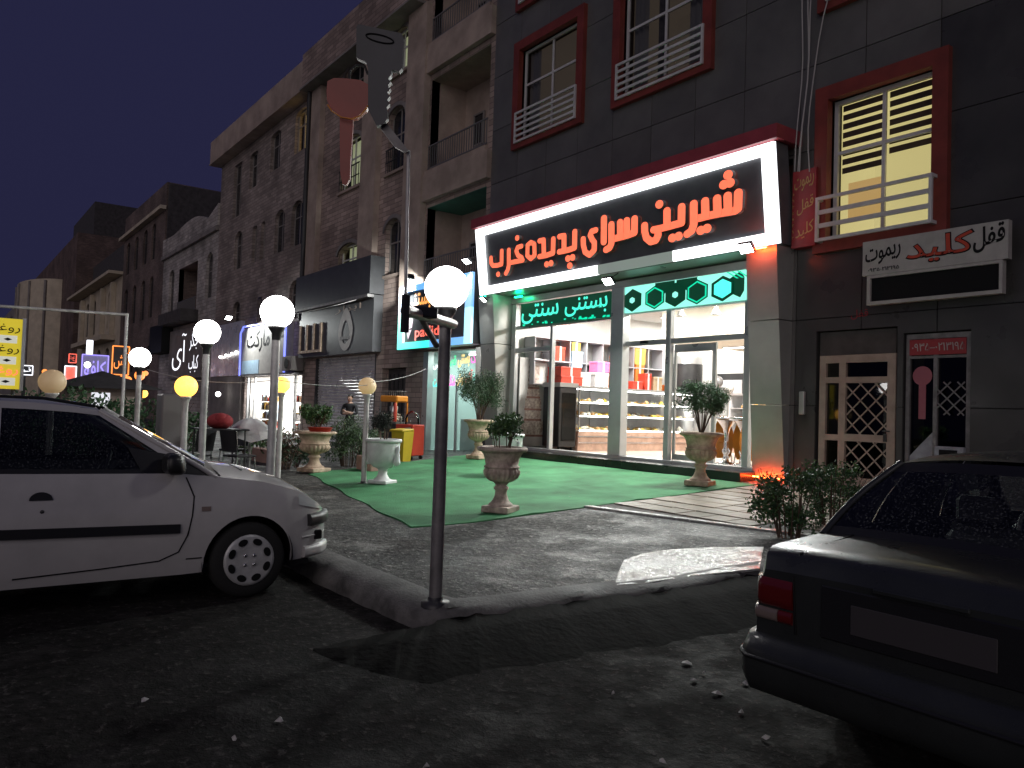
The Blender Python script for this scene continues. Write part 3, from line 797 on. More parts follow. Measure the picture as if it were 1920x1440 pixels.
shop = tag(empty('pastry_shop', (-13, 12.4, 0.45)), 'glazed pastry shop front with leaning metal pillars on a black plinth', 'shop front')
def part(name, mb_, mat, parent=shop, **k): return obj(name, mb_, MT[mat], parent, world=True, **k)
mb = MB(); mb.box(-17.35, -9.0, 11.73, 12.62, 0.2, 0.62); part('plinth', mb, 'plinth_black')
mb = MB(); mb.box(-17.35, -9.0, 12.30, 12.62, 0.622, 0.68); part('sill', mb, 'alu')
# leaning pillars, three metal panels each
def pillar(xb0, xb1, xt0, xt1, sgnside):
    zs = [0.3, 1.86, 3.36, 4.66]
    P_ = MB()
    root = None
    for k in range(3):
        z0, z1 = zs[k] + (0.008 if k else 0), zs[k+1] - 0.008
        def q(z, side, back):
            t = (z - 0.3) / 4.36; y = lerp(12.2, 11.75, t) if not back else 12.66
            return (lerp(xb0, xt0, t) if side == 0 else lerp(xb1, xt1, t), y, z)
        mb_ = MB(); v = [q(z0,0,0), q(z0,1,0), q(z0,1,1), q(z0,0,1), q(z1,0,0), q(z1,1,0), q(z1,1,1), q(z1,0,1)]
        mb_.add(v, [(0,3,2,1),(4,5,6,7),(0,1,5,4),(1,2,6,5),(2,3,7,6),(3,0,4,7)])
        o = part('pillar_panel', mb_, 'alu_panel')
        if k == 1: o['label'] = 'brushed metal middle panel of a leaning pillar'
    return root
pillar(-9.07, -8.4, -9.0, -8.36, 1); pillar(-17.75, -17.12, -17.7, -17.02, -1)
mb = MB(); mb.quad((XL,11.9,4.685),(XR,11.9,4.685),(XR,12.7,4.60),(XL,12.7,4.60)); mb.quad((XL,12.7,4.62),(XR,12.7,4.62),(XR,12.7,6.4),(XL,12.7,6.4)); part('soffit', mb, 'alu_panel')
mb = MB(); mb.box(-17.02, -9.0, 12.36, 12.66, 4.44, 4.6); part('roller_housing', mb, 'alu_panel')
for nm_, (x0, x1), mt_ in (('accent_light', (-8.88,-8.44), 'accent_red'), ('accent_light', (-17.3,-17.1), 'accent_green')):  # red: pillar LED strip; green: strip added to tint the left pillar
    if mt_ not in MT: em(mt_, (1.0,0.07,0.01) if 'red' in mt_ else (0.0,0.8,0.3), 120.0 if 'red' in mt_ else 30.0)
    mb = MB(); mb.box(x0, x1, 11.56, 11.585, 4.585, 4.6); part(nm_, mb, mt_)
mb = MB(); mb.box(-8.98, -8.42, 12.06, 12.08, 0.55, 0.565); part('accent_light', mb, 'accent_red')
mb = MB(); mb.box(-16.6, -16.3, 12.15, 12.2, 4.56, 4.58); part('accent_light', mb, 'accent_green')  # added green strip, there to tint the pillar side and soffit
# glazing bars
GY = 12.46
bars = [(-17.02,-16.84,0.68,4.44),(-15.38,-15.28,0.68,3.8),(-13.08,-12.68,0.68,4.44),(-11.5,-11.36,0.68,3.86),(-9.5,-9.36,0.68,4.44)]
for k, (a, b, c, d) in enumerate(bars):
    mb = MB(); mb.cbox(a, b, GY-0.06 - (0.1 if k == 2 else 0), GY+0.06, c, d, 0.008); part('mullion', mb, 'alu')
for a, b, z in ((-16.84,-15.38,3.2),(-12.68,-11.5,3.17),(-11.36,-9.5,3.17)):
    mb = MB(); mb.cbox(a, b, GY-0.05, GY+0.05, z-0.055, z+0.055, 0.006); part('transom', mb, 'alu')
for a, b in ((-16.84,-13.08),(-12.68,-9.5)):
    mb = MB(); mb.box(a, b, GY-0.05, GY+0.05, 3.76 if a < -14 else 3.82, 3.84 if a < -14 else 3.88); part('transom', mb, 'alu')
for a, b, c, d in ((-16.84,-15.38,0.68,3.145),(-16.84,-15.38,3.255,3.76),(-15.28,-13.08,0.68,3.76),(-12.68,-11.5,0.68,3.115),(-12.68,-11.5,3.225,3.82),(-11.36,-10.34,0.68,3.115),(-10.26,-9.5,0.68,3.115),(-11.36,-9.5,3.225,3.82)):
    mb = MB(); mb.quad((a,GY+0.01,c),(b,GY+0.01,c),(b,GY+0.01,d),(a,GY+0.01,d)); part('pane', mb, 'shop_glass')
dr = MB(); a, b, c, d = -11.36, -10.26, 0.69, 3.1
dr.box(a, a+0.05, GY+0.07, GY+0.12, c, d); dr.box(b-0.09, b, GY+0.07, GY+0.12, c, d); dr.box(a+0.05, b-0.09, GY+0.07, GY+0.12, c, c+0.12); dr.box(a+0.05, b-0.09, GY+0.07, GY+0.12, d-0.16, d)
part('sliding_door', dr, 'alu')
mb = MB(); mb.box(-12.2, -12.0, GY-0.1, GY-0.052, 3.15, 3.22); part('door_sensor', mb, 'black_plastic')

# LED boards over the glass
ledl = tag(empty('led_board', (-14.8, 12.3, 3.8)), 'dark green LED board reading ice cream in glowing mint Persian letters', 'led board')
mb = MB(); mb.box(-16.55, -13.12, 12.34, 12.4, 3.8, 4.4); obj('screen', mb, MT['board_dark_green'], ledl, world=True)
text('lettering', 'بستنی', -14.75, -13.25, 3.92, 4.36, 12.339, 'board_mint_text', ledl, offset=0.008)
text('lettering', 'سنتی', -16.5, -15.0, 3.86, 4.36, 12.339, 'board_mint_text', ledl, offset=0.008)
dm = MB(); random.seed(5)
for k in range(26):
    x = random.choice([random.uniform(-16.5,-13.2), random.uniform(-14.2,-13.3)]); z = random.uniform(3.83,3.89); s = random.choice([0.018,0.026,0.034])
    dm.box(x-s*1.5, x+s*1.5, 12.336, 12.3395, z-s*0.7, z+s*0.7)
tag(obj('glowing_dots', dm, MT['board_green'], ledl, world=True), kind='stuff')
ledr = tag(empty('led_board', (-11.1, 12.3, 3.86)), 'bright mint LED board with dark hexagon pattern above the sliding door', 'led board')
mb = MB(); mb.box(-12.7, -9.46, 12.34, 12.4, 3.86, 4.43); obj('screen', mb, MT['board_mint'], ledr, world=True)
def hexm(cx, cz, r, y, lo=3.865, hi=4.425, x0=-12.69, x1=-9.47, sx=1.25):
    pts = [(cx + sx*r*math.sin(math.pi/3*i), cz + r*math.cos(math.pi/3*i)) for i in range(6)]
    pts = [(clamp(x, x0, x1), clamp(z, lo, hi)) for x, z in pts]
    m_ = MB(); m_.prism([(x, y, z) for x, z in pts], (0, 0.002, 0)); return m_
for k, (cx, cz) in enumerate(((-12.45,4.12),(-11.78,4.12),(-11.2,4.12),(-10.62,4.12),(-9.98,4.12),(-11.5,4.43),(-10.9,4.44),(-9.56,4.16))):
    obj('hexagon', hexm(cx, cz, 0.255, 12.3375), MT['board_dark_green'], ledr, world=True)
    if k in (0, 1, 2, 3, 4): obj('hexagon', hexm(cx, cz, 0.225, 12.3345), MT['board_green' if k in (1, 3) else 'board_dark_green'], ledr, world=True)
    if k in (1, 3): obj('hexagon', hexm(cx, cz, 0.19, 12.3315), MT['board_dark_green'], ledr, world=True)
    if k in (0, 2): obj('hexagon', hexm(cx, cz, 0.07, 12.3315), MT['board_mint'], ledr, world=True)
    if k == 4: obj('hexagon', hexm(cx, cz, 0.19, 12.3315), MT['led_cyan'], ledr, world=True)
for k in range(3):
    m_ = MB(); x = -9.9 + 0.12*k; m_.prism([(x,12.336,4.43),(x+0.05,12.336,4.43),(x+0.3,12.336,4.28),(x+0.25,12.336,4.28)], (0,0.002,0)); obj('pattern_stroke', m_, MT['board_green'], ledr, world=True)

# floodlights
def floodlight(name, label, p, aim, power, scale=1.0, color=(0.95,1.0,0.97), arm=(0,0.25,0.1), lit=True, spread=2.4):
    """housing, glowing face, bracket and its own light"""
    p = Vector(p); root = tag(empty(name, p), label, 'floodlight', 'floodlights')
    d_ = (Vector(aim) - p).normalized(); q = d_.to_track_quat('-Z', 'Y').to_matrix().to_4x4()
    s = scale
    m_ = MB(); m_.cbox(-0.14*s, 0.14*s, -0.1*s, 0.1*s, 0.0, 0.07*s, 0.012); m_.xf(q); obj('housing', m_, MT['black_plastic' if lit else 'sign_white'], root)
    m_ = MB(); m_.box(-0.12*s, 0.12*s, -0.085*s, 0.085*s, -0.006, -0.001); m_.xf(q); obj('light_face', m_, MT['flood_face' if lit else 'led_white'], root)
    m_ = MB(); m_.bar((0,0,0.04), arm, 0.03, 0.02); obj('bracket', m_, MT['dark_metal'], root)
    if lit:
        l = bpy.data.lights.new('flood', 'AREA'); l.energy = power; l.size = 0.22*s; l.size_y = 0.16*s; l.shape = 'RECTANGLE'; l.color = color; l.spread = spread
        lo = bpy.data.objects.new('flood_lamp', l); col.objects.link(lo); lo.parent = root
        lo.matrix_local = Matrix.Translation(d_ * 0.02) @ q
    return root
floodlight('floodlight', 'glowing floodlight hanging under the middle of the black sign', at_y(1140, 528, 11.7), (-12.2, 7.5, 0), 150, 1.0, arm=(0.1,0.2,0.2))
floodlight('floodlight', 'glowing floodlight under the right end of the black sign', at_y(1398, 466, 11.45), (-8.6, 6.5, 0), 150, 1.05, arm=(-0.05,0.3,0.12))
floodlight('floodlight', 'small pale floodlight tilted under the left end of the black sign', at_y(906, 562, 11.6), (-18.5, 8, 0), 40, 0.9, arm=(0.1,0.3,0.1))
# ------------------------------------------------------------------ inside the pastry shop
inner = tag(empty('shop_interior', (-13, 16, 0.6)), 'bright white interior room of the pastry shop behind the glass', 'shop interior')
ip = lambda n_, m_, mt_, **k: obj(n_, m_, MT[mt_], inner, world=True, **k)
FZ = 0.62; XI0, XI1, YI0, YI1, ZC = -17.25, -8.7, 12.63, 20.0, 4.5
mb = MB(); mb.quad((XI0,YI0,FZ),(XI1,YI0,FZ),(XI1,YI1,FZ),(XI0,YI1,FZ)); ip('floor', mb, 'floor_tile')
mb = MB(); mb.quad((XI0,YI0,ZC),(XI0,YI1,ZC),(XI1,YI1,ZC),(XI1,YI0,ZC)); ip('ceiling', mb, 'white_wall')
mb = MB(); mb.quad((XI0,YI0,FZ),(XI0,YI1,FZ),(XI0,YI1,ZC),(XI0,YI0,ZC)); ip('side_wall', mb, 'white_wall')
mb = MB(); mb.quad((XI1,YI0,FZ),(XI1,YI0,ZC),(XI1,YI1,ZC),(XI1,YI1,FZ)); ip('side_wall', mb, 'white_wall')
mb = MB(); mb.quad((XI0,YI1,FZ),(XI1,YI1,FZ),(XI1,YI1,ZC),(XI0,YI1,ZC)); ip('rear_wall', mb, 'white_wall')
mb = MB(); mb.box(-14.6, XI1, 15.6, 19.9, 3.55, 4.49); ip('lowered_ceiling', mb, 'cream_wall')
def ceil_light(x, y, z, lx, ly, p_, lab):
    r_ = tag(empty('ceiling_light', (x, y, z)), lab, 'ceiling light', 'shop ceiling lights')
    m_ = MB(); m_.box(-lx/2-.02, lx/2+.02, -ly/2-.02, ly/2+.02, -0.03, -0.004); obj('frame', m_, MT['white_frame'], r_)
    m_ = MB(); m_.box(-lx/2, lx/2, -ly/2, ly/2, -0.045, -0.031); obj('tube', m_, MT['tube_light'], r_)
    l = bpy.data.lights.new('shop_light', 'AREA'); l.energy = p_; l.shape = 'RECTANGLE'; l.size = lx; l.size_y = ly; l.color = (1,0.97,0.93)
    lo = bpy.data.objects.new('shop_lamp', l); col.objects.link(lo); lo.parent = r_; lo.location = (0,0,-0.06)
ceil_light(-15.2, 14.3, ZC, 2.2, 0.3, 250, 'ceiling light above the pastry cases')
ceil_light(-11.3, 14.3, ZC, 2.2, 0.3, 250, 'ceiling light behind the sliding door')
ceil_light(-15.9, 18.2, ZC, 0.3, 2.2, 160, 'ceiling light at the rear of the shop')
ceil_light(-13.2, 17.6, 3.55, 1.8, 0.16, 110, 'slim tube light on the lowered ceiling')
# cubby shelving on the left wall
shelf = tag(empty('wall_shelving', (-17, 15.6, 2.4)), 'grey cubby shelving on the left wall of the pastry shop', 'shelving')
mb = MB(); mb.box(-17.24,-17.21,13.0,18.0,2.36,3.6); obj('back_panel', mb, MT['alu_panel'], shelf, world=True)
pm('shelf_grey', (0.42,0.41,0.43), 0.6)
for k in range(9):
    mb = MB(); y = 13.0 + k*0.62; mb.box(-17.2,-16.75,y,y+0.03,2.36,3.6); obj('divider', mb, MT['shelf_grey'], shelf, world=True)
for k, z in enumerate((2.33, 2.98, 3.6)):
    mb = MB(); mb.box(-17.2,-16.74,12.98,18.01,z,z+0.03 if z < 3.5 else z+0.03); obj('shelf_board', mb, MT['shelf_grey'], shelf, world=True)
# gift boxes on the shelving and on the cases
for nm, c in (('box_red',(0.62,0.06,0.03)),('box_orange',(0.8,0.2,0.03)),('box_pink',(0.8,0.2,0.42)),('box_blue',(0.42,0.58,0.72)),('box_gold',(0.6,0.38,0.08)),('box_white',(0.75,0.72,0.7)),('box_kraft',(0.5,0.36,0.22))): pm(nm, c, 0.5, var=0.1, vs_=8)
def gift(p, s, mat, lab, band='box_white', lid=True, nm_='gift_box'):
    r_ = tag(empty(nm_, p), lab, 'box', 'boxes on the shop shelving'); x, y, z = s
    m_ = MB(); m_.cbox(-x/2, x/2, -y/2, y/2, 0, z*0.8, 0.008); obj('carton', m_, MT[mat], r_)
    m_ = MB(); m_.cbox(-x/2-.006, x/2+.006, -y/2-.006, y/2+.006, z*0.8, z, 0.006); obj('lid', m_, MT[mat], r_)
    m_ = MB(); m_.box(-x/2-.009, x/2+.009, -0.03, 0.03, 0.002, z+0.004); obj('ribbon', m_, MT[band], r_)
S = 2.36
gift((-16.2,13.62,2.32),(0.6,0.75,0.24),'box_red','large red box at the bottom of the pile on the left pastry case')
gift((-16.2,13.6,2.565),(0.56,0.7,0.24),'box_red','large red box on top of the pile on the left pastry case')
gift((-16.9,13.9,3.01),(0.3,0.34,0.4),'box_red','red box leaning beside the pale blue one in the shelving')
gift((-16.9,14.52,2.87),(0.3,0.4,0.45),'box_blue','pale blue gift box in the shelving')
gift((-16.3,14.3,2.31),(0.3,0.4,0.4),'box_white','white patterned gift box on the pastry case')
gift((-16.3,14.95,2.74),(0.35,0.45,0.3),'box_pink','bright pink gift box on the pastry case')
gift((-16.3,14.9,2.31),(0.35,0.5,0.42),'box_white','white striped carton under the pink gift box', 'box_blue')
gift((-16.3,15.5,2.31),(0.35,0.4,0.62),'box_orange','tall orange patterned box behind the middle mullion')
gift((-16.9,16.25,3.0),(0.3,0.45,0.3),'box_orange','orange and white box in the upper shelving')
gift((-16.9,17.0,3.1),(0.3,0.45,0.48),'box_gold','gold gift box high in the shelving')
gift((-16.9,17.0,2.5),(0.3,0.34,0.6),'box_orange','tall orange cylinder like box below the gold one')
gift((-16.3,16.3,2.31),(0.35,0.4,0.25),'box_red','low red box on the right pastry case')
gift((-16.3,16.75,2.31),(0.3,0.25,0.5),'box_red','upright red box on the right pastry case')
gift((-16.3,17.15,2.31),(0.3,0.36,0.42),'box_kraft','brown gift box with a bow on the right pastry case')
gift((-16.3,17.6,2.31),(0.3,0.3,0.2),'box_orange','small orange box at the far end of the pastry case')
gift((-16.9,14.5,3.33),(0.24,0.3,0.24),'box_gold','small gold box on the top row of the shelving')
# lit pastry cases along the left wall
pm('case_panel', (0.5,0.33,0.25), 0.35, var=0.2, vs_=5); pm('pastry_a', (0.8,0.72,0.6), 0.6, var=0.3, vs_=20); pm('pastry_b', (0.6,0.33,0.12), 0.6, var=0.3, vs_=20); pm('pastry_c', (0.8,0.55,0.1), 0.6, var=0.3, vs_=20)
em('case_light', (1.0,0.97,0.92), 14.0)
def pastry_case(y0, y1, lab, x0=-16.75, x1=-15.4):
    r_ = tag(empty('pastry_case', ((x0+x1)/2, (y0+y1)/2, FZ)), lab, 'display case', 'pastry display cases')
    o_ = lambda n_, m_, mt_: obj(n_, m_, MT[mt_], r_, world=True)
    m_ = MB(); m_.box(x0, x1, y0, y1, FZ, FZ+0.5); o_('base', m_, 'case_panel')
    for z in (FZ+0.2, FZ+0.36): m_ = MB(); m_.box(x1+0.001, x1+0.03, y0, y1, z, z+0.025); o_('rub_rail', m_, 'chrome')
    for z in (FZ+0.52, FZ+0.9, FZ+1.25):
        m_ = MB(); m_.box(x0+0.05, x1-0.05, y0+0.02, y1-0.02, z, z+0.015); o_('glass_shelf', m_, 'white_frame')
        m_ = MB(); m_.box(x1-0.045, x1-0.02, y0+0.03, y1-0.03, z-0.01, z+0.02); o_('shelf_light', m_, 'case_light')
    m_ = MB(); m_.box(x0, x0+0.03, y0, y1, FZ+0.51, FZ+1.68); o_('rear_panel', m_, 'white_frame')
    m_ = MB(); m_.box(x0, x1, y0, y1, FZ+1.62, FZ+1.68); o_('top', m_, 'steel')
    m_ = MB(); m_.box(x1-0.16, x1-0.04, y0+0.05, y1-0.05, FZ+1.59, FZ+1.615); o_('case_lamp', m_, 'case_light')
    m_ = MB(); m_.quad((x1,y0,FZ+0.5),(x1,y1,FZ+0.5),(x1,y1,FZ+1.62),(x1,y0,FZ+1.62)); o_('pane', m_, 'shop_glass')
    for yy_ in (y0, y1-0.03): m_ = MB(); m_.box(x1-0.02, x1+0.01, yy_, yy_+0.03, FZ+0.5, FZ+1.62); o_('post', m_, 'chrome')
    for mt_ in ('pastry_a','pastry_b','pastry_c'):
        m_ = MB()
        for z in (FZ+0.535, FZ+0.915, FZ+1.265):
            for k in range(16):
                s = random.uniform(0.03,0.065); m_.ball((random.uniform(x0+0.3,x1-0.12), random.uniform(y0+0.1,y1-0.1), z+s*0.7), s, 8, 5, (1.2,1.2,random.choice([0.6,0.9,1.5])))
        tag(o_('pastries', m_, mt_), kind='stuff')
pastry_case(13.45, 14.98, 'lit glass pastry case left of the wide mullion')
pastry_case(15.02, 17.9, 'lit glass pastry case right of the wide mullion')
# black upright fridge, cake board, steel column, rear cabinets
fr = tag(empty('upright_fridge', (-15.75,13.1,FZ)), 'black upright fridge on castors behind the left shop window', 'fridge')
mb = MB(); mb.cbox(-16.1,-15.42,12.82,13.4,FZ+0.1,2.25,0.02); obj('cabinet', mb, MT['black_plastic'], fr, world=True)
mb = MB(); mb.box(-16.12,-15.4,12.8,13.42,2.252,2.36); obj('top_panel', mb, MT['steel'], fr, world=True)
mb = MB(); mb.box(-15.415,-15.4,12.9,13.34,FZ+0.25,2.1); obj('door', mb, MT['dark_glass'], fr, world=True)
for x, y in ((-16.0,12.9),(-15.5,12.9),(-16.0,13.32),(-15.5,13.32)):
    mb = MB(); mb.lathe([(0.045,-0.02),(0.045,0.02)], 12); mb.xf(Matrix.Translation((x,y,FZ+0.046)) @ Matrix.Rotation(R(90),4,'X')); obj('castor', mb, MT['black_plastic'], fr, world=True)
bd = tag(empty('cake_board', (-17.0,13.2,FZ)), 'white display board printed with a tall tiered cake inside the window', 'display board')
mb = MB(); mb.box(-17.0,-16.96,12.68,13.62,0.66,3.05); obj('board', mb, MT['white_wall'], bd, world=True)
pm('cake_print', (0.62,0.42,0.34), 0.6, var=0.35, vs_=14, c2=(0.8,0.66,0.58)); pm('cake_print_b', (0.4,0.2,0.15), 0.6, var=0.3, vs_=12)
zt = [(0.95,1.35,0.38),(1.38,1.62,0.28),(1.66,1.95,0.28),(1.99,2.2,0.22),(2.24,2.85,0.19)]
for k, (z0, z1, w) in enumerate(zt):
    mb = MB(); cy0 = 13.16; w0 = w*(0.75 if k == 0 else 1)
    mb.prism([(-16.957,cy0-w0,z0),(-16.957,cy0+w0,z0),(-16.957,cy0+w,lerp(z0,z1,.5)),(-16.957,cy0+w*0.95,z1),(-16.957,cy0-w*0.95,z1),(-16.957,cy0-w,lerp(z0,z1,.5))], (0.001,0,0)); obj('printed_tier', mb, MT['cake_print'], bd, world=True)
    mb = MB(); mb.box(-16.955,-16.953,cy0-w*1.05,cy0+w*1.05,z0-0.035,z0+0.02); obj('printed_band', mb, MT['cake_print_b'], bd, world=True)
cl = tag(empty('steel_column', (-16.3,18.6,FZ)), 'dark steel cooler column at the end of the shelving', 'cooler')
mb = MB(); mb.lathe([(0.45,FZ),(0.45,3.4),(0.4,3.44)], 24, (-16.4,18.7,0)); obj('body', mb, MT['steel'], cl, world=True)
mb = MB(); mb.lathe([(0.46,2.2),(0.46,3.2)], 24, (-16.4,18.7,0)); obj('sleeve', mb, MT['dark_metal'], cl, world=True)
cb = tag(empty('rear_cabinet', (-14.6,19.7,FZ)), 'dark cabinet row with lit niches along the rear wall of the shop', 'cabinet')
mb = MB(); mb.box(-15.9,-12.0,19.5,19.95,2.05,2.95); obj('carcass', mb, MT['dark_metal'], cb, world=True)
for k in range(4): mb = MB(); mb.box(-15.75+k*0.95,-14.95+k*0.95,19.47,19.499,2.3,2.75); obj('niche_door', mb, MT['white_frame'], cb, world=True)
mb = MB(); mb.box(-15.9,-12.0,19.2,19.95,FZ,1.6); obj('counter', mb, MT['white_wall'], cb, world=True)
for k, (px, py, mt_) in enumerate(((1366,727,'box_white'),(1346,716,'pole_dim'))):
    p = at_y(px, py, 15.5); mb = MB(); mb.ball((0,0,0), 0.13, 16, 10, (1,1,1.12)); mb.tube([(0,0,-0.14),(0.02,0,-0.5),(0,0.02,-1.1)], 0.004, 4)
    tag(obj('balloon', mb, MT[mt_], loc=p), ('white' if k == 0 else 'grey') + ' party balloon hanging above the shop counter', 'balloon')
for k, (px, py) in enumerate(((1277,585),(1343,582))):
    p = at_y(px, py, 14.2); r_ = tag(empty('pendant_lamp', p), ('left' if k == 0 else 'right') + ' one of two grey cone pendant lamps below the LED board', 'pendant lamp', 'pendant lamps')
    mb = MB(); mb.lathe([(0.12,-0.1),(0.1,-0.06),(0.05,0.05),(0.03,0.09)], 16, caps=False); obj('shade', mb, MT['alu_panel'], r_)
    mb = MB(); mb.tube([(0,0,0.09),(0,0,ZC-p.z)], 0.006, 5); obj('cord', mb, MT['cable_black'], r_)
# bar tables and orange chairs by the window
def bar_table(x, y, lab):
    r_ = tag(empty('bar_table', (x,y,FZ)), lab, 'table', 'round tables inside the shop')
    m_ = MB(); m_.lathe([(0.36,0.95),(0.38,0.965),(0.38,0.99),(0.3,1.0)], 28); obj('tabletop', m_, MT['chrome'], r_)
    m_ = MB(); m_.lathe([(0.26,0.0),(0.26,0.02),(0.08,0.06),(0.05,0.2),(0.09,0.28),(0.05,0.36),(0.045,0.6),(0.08,0.75),(0.2,0.93)], 20); obj('pedestal', m_, MT['chrome'], r_)
def orange_chair(x, y, rz, lab):
    r_ = tag(empty('orange_chair', (x,y,FZ), rz), lab, 'chair', 'orange chairs inside the shop')
    P_ = []
    for i in range(9):
        t = i/8; w = 0.19*math.sin(math.pi*(0.18+0.74*t))+0.03; z = 0.12+0.9*t
        P_.append([(w*u, 0.16+0.08*t-0.05*(1-u*u), z) for u in (-1,-0.6,-0.2,0.2,0.6,1)])
    m_ = MB(); m_.grid(P_); m_.grid([[(q[0],q[1]+0.03,q[2]) for q in r2][::-1] for r2 in P_]); obj('backrest', m_, MT['plastic_orange'], r_)
    m_ = MB(); m_.lathe([(0.02,0.43),(0.19,0.44),(0.21,0.47),(0.19,0.5)], 18); obj('seat', m_, MT['plastic_orange'], r_)
    for sx, sy in ((-1,-1),(1,-1),(-1,1),(1,1)): m_ = MB(); m_.tube([(sx*0.13,sy*0.13,0.44),(sx*0.19,sy*0.19,0)], 0.014, 6); obj('leg', m_, MT['chrome'], r_)
_t = [at_y(px, 800, 13.5) for px in (1362, 1394, 1350, 1378, 1402)]
bar_table(_t[0].x,13.5,'round chrome pedestal table just inside the right window'); bar_table(_t[1].x,13.5,'second chrome pedestal table nearest the right pillar')
orange_chair(_t[2].x-0.1,13.75,R(217),'leftmost orange chair at the chrome tables'); orange_chair(_t[3].x,13.8,R(217),'orange chair between the two chrome tables'); orange_chair(_t[4].x,13.6,R(217),'orange chair nearest the right pillar inside the shop')
# dishes on the counter: a second run of lit cases seen through the right bay
pastry_case(18.2, 19.1, 'small lit pastry case at the rear of the shop', -14.4, -13.4)

# ------------------------------------------------------------------ entrance gate and key cutter's shop, right
gt = tag(empty('entrance_gate', (-7.2, 12.35, 0.47)), 'beige metal entrance door with diamond lattice right of the pastry shop', 'door')
gp = lambda n_, m_, mt_, par=gt: obj(n_, m_, MT[mt_], par, world=True)
a, b, c, d = -7.84, -6.5, 0.48, 2.72; y0, y1 = 12.32, 12.4
mb = MB(); mb.box(a,a+0.12,y0,y1,c,d); mb.box(b-0.14,b,y0,y1,c,d); mb.box(a+0.12,b-0.14,y0,y1,d-0.13,d); mb.box(a+0.12,b-0.14,y0,y1,c,c+0.2)
xm = a+0.42; mb.box(xm-0.06,xm+0.06,y0+0.003,y1,c+0.2,d-0.13); mb.box(a+0.12,xm-0.06,y0+0.005,y1,2.25,2.35); mb.box(xm+0.06,b-0.14,y0+0.005,y1,2.25,2.35); mb.box(xm+0.06,b-0.14,y0+0.005,y1,1.28,1.4); mb.box(a+0.12,xm-0.06,y0+0.005,y1,1.28,1.38)
gp('frame', mb, 'beige_metal')
mb = MB(); mb.box(a,b,y0,y1,2.725,3.12); gp('head_panel', mb, 'roof_dark')
mb = MB(); mb.quad((a+0.1,y1-0.02,c+0.1),(b-0.1,y1-0.02,c+0.1),(b-0.1,y1-0.02,d-0.1),(a+0.1,y1-0.02,d-0.1)); gp('pane', mb, 'gate_glass') if 'gate_glass' in MT else gp('pane', mb, 'dark_glass')
mb = MB(); mb.quad((a,y1+0.5,c),(b,y1+0.5,c),(b,y1+0.5,3.1),(a,y1+0.5,3.1)); gp('hall_wall', mb, 'joint_dark')
def lattice(par, x0, x1, z0, z1, y, step, mat, w=0.022):
    xs0 = x0 - (z1-z0)
    k = xs0
    while k < x1:
        for s in (1, -1):
            if s > 0: p, q = (k, z0), (k+(z1-z0), z1)
            else: p, q = (k, z1), (k+(z1-z0), z0)
            def cut(p, q):
                (xa, za), (xb, zb) = p, q
                ta = clamp((x0-xa)/(xb-xa), 0, 1); tb = clamp((x1-xa)/(xb-xa), 0, 1)
                return ((lerp(xa,xb,ta), lerp(za,zb,ta)), (lerp(xa,xb,tb), lerp(za,zb,tb))) if tb - ta > 0.03 else None
            r2 = cut(p, q)
            if r2:
                (xa, za), (xb, zb) = r2; m_ = MB(); m_.bar((xa, y + (0.012 if s > 0 else 0), za), (xb, y + (0.012 if s > 0 else 0), zb), w, 0.01, up=(0,1,0)); obj('lattice_bar', m_, MT[mat], par, world=True)
        k += step
lattice(gt, xm+0.06, b-0.14, 1.4, 2.25, 12.35, 0.27, 'beige_metal'); lattice(gt, xm+0.06, b-0.14, c+0.2, 1.28, 12.35, 0.27, 'beige_metal')
mb = MB(); mb.box(b-0.18,b-0.13,12.29,12.318,1.3,1.42); gp('lock', mb, 'dark_metal')
mb = MB(); mb.tube([(b-0.2,12.3,1.47),(b-0.07,12.28,1.47)], 0.012, 6); gp('handle', mb, 'dark_metal')
mb = MB(); mb.cbox(-8.16,-8.06,12.2,12.268,1.7,2.1,0.01); tag(based('intercom', mb, MT['alu_panel'], (-8.1,12.27,1.7)), 'small metal intercom panel on the dark wall beside the entrance door', 'intercom')

ks = tag(empty('key_shop_door', (-5.85, 12.35, 0.47)), 'dark glazed door of the key cutter with folding grille and key poster', 'shop door')
kp = lambda n_, m_, mt_, par=ks: obj(n_, m_, MT[mt_], par, world=True)
a, b, c, d = -6.34, -5.38, 0.48, 3.0
mb = MB(); mb.box(a,a+0.06,y0,y1,c,d); mb.box(b-0.06,b,y0,y1,c,d); mb.box(a+0.06,b-0.06,y0,y1,d-0.08,d); mb.box(a+0.42,a+0.48,y0+0.004,y1,c,d-0.08); mb.box(a+0.06,b-0.06,y0+0.006,y1,2.62,2.66); kp('frame', mb, 'pole_dim')
mb = MB(); mb.quad((a,y1-0.03,c),(b,y1-0.03,c),(b,y1-0.03,d),(a,y1-0.03,d)); kp('pane', mb, 'dark_glass')
mb = MB(); mb.quad((a-.05,y1+0.6,c),(b+.05,y1+0.6,c),(b+.05,y1+0.6,d),(a-.05,y1+0.6,d)); kp('room_wall', mb, 'joint_dark')
mb = MB(); mb.box(a+0.06,b-0.06,y0-0.02,y0-0.001,2.67,2.91); kp('lintel_board', mb, 'sign_red')
text('lettering', '۵۹۱۳۱۲۰–۵۳۹۰'[::-1], a+0.1, b-0.08, 2.73, 2.85, y0-0.021, 'sign_white', ks, fa=False)
lattice(ks, a+0.48, b-0.06, 1.75, 2.25, 12.31, 0.2, 'iron_pale', 0.02)
pm('poster_pink', (0.34,0.1,0.13), 0.5); pm('poster_grey', (0.3,0.31,0.34), 0.5, var=0.3, vs_=4)
mb = MB(); N = 18; cx, cz = a+0.24, 2.35
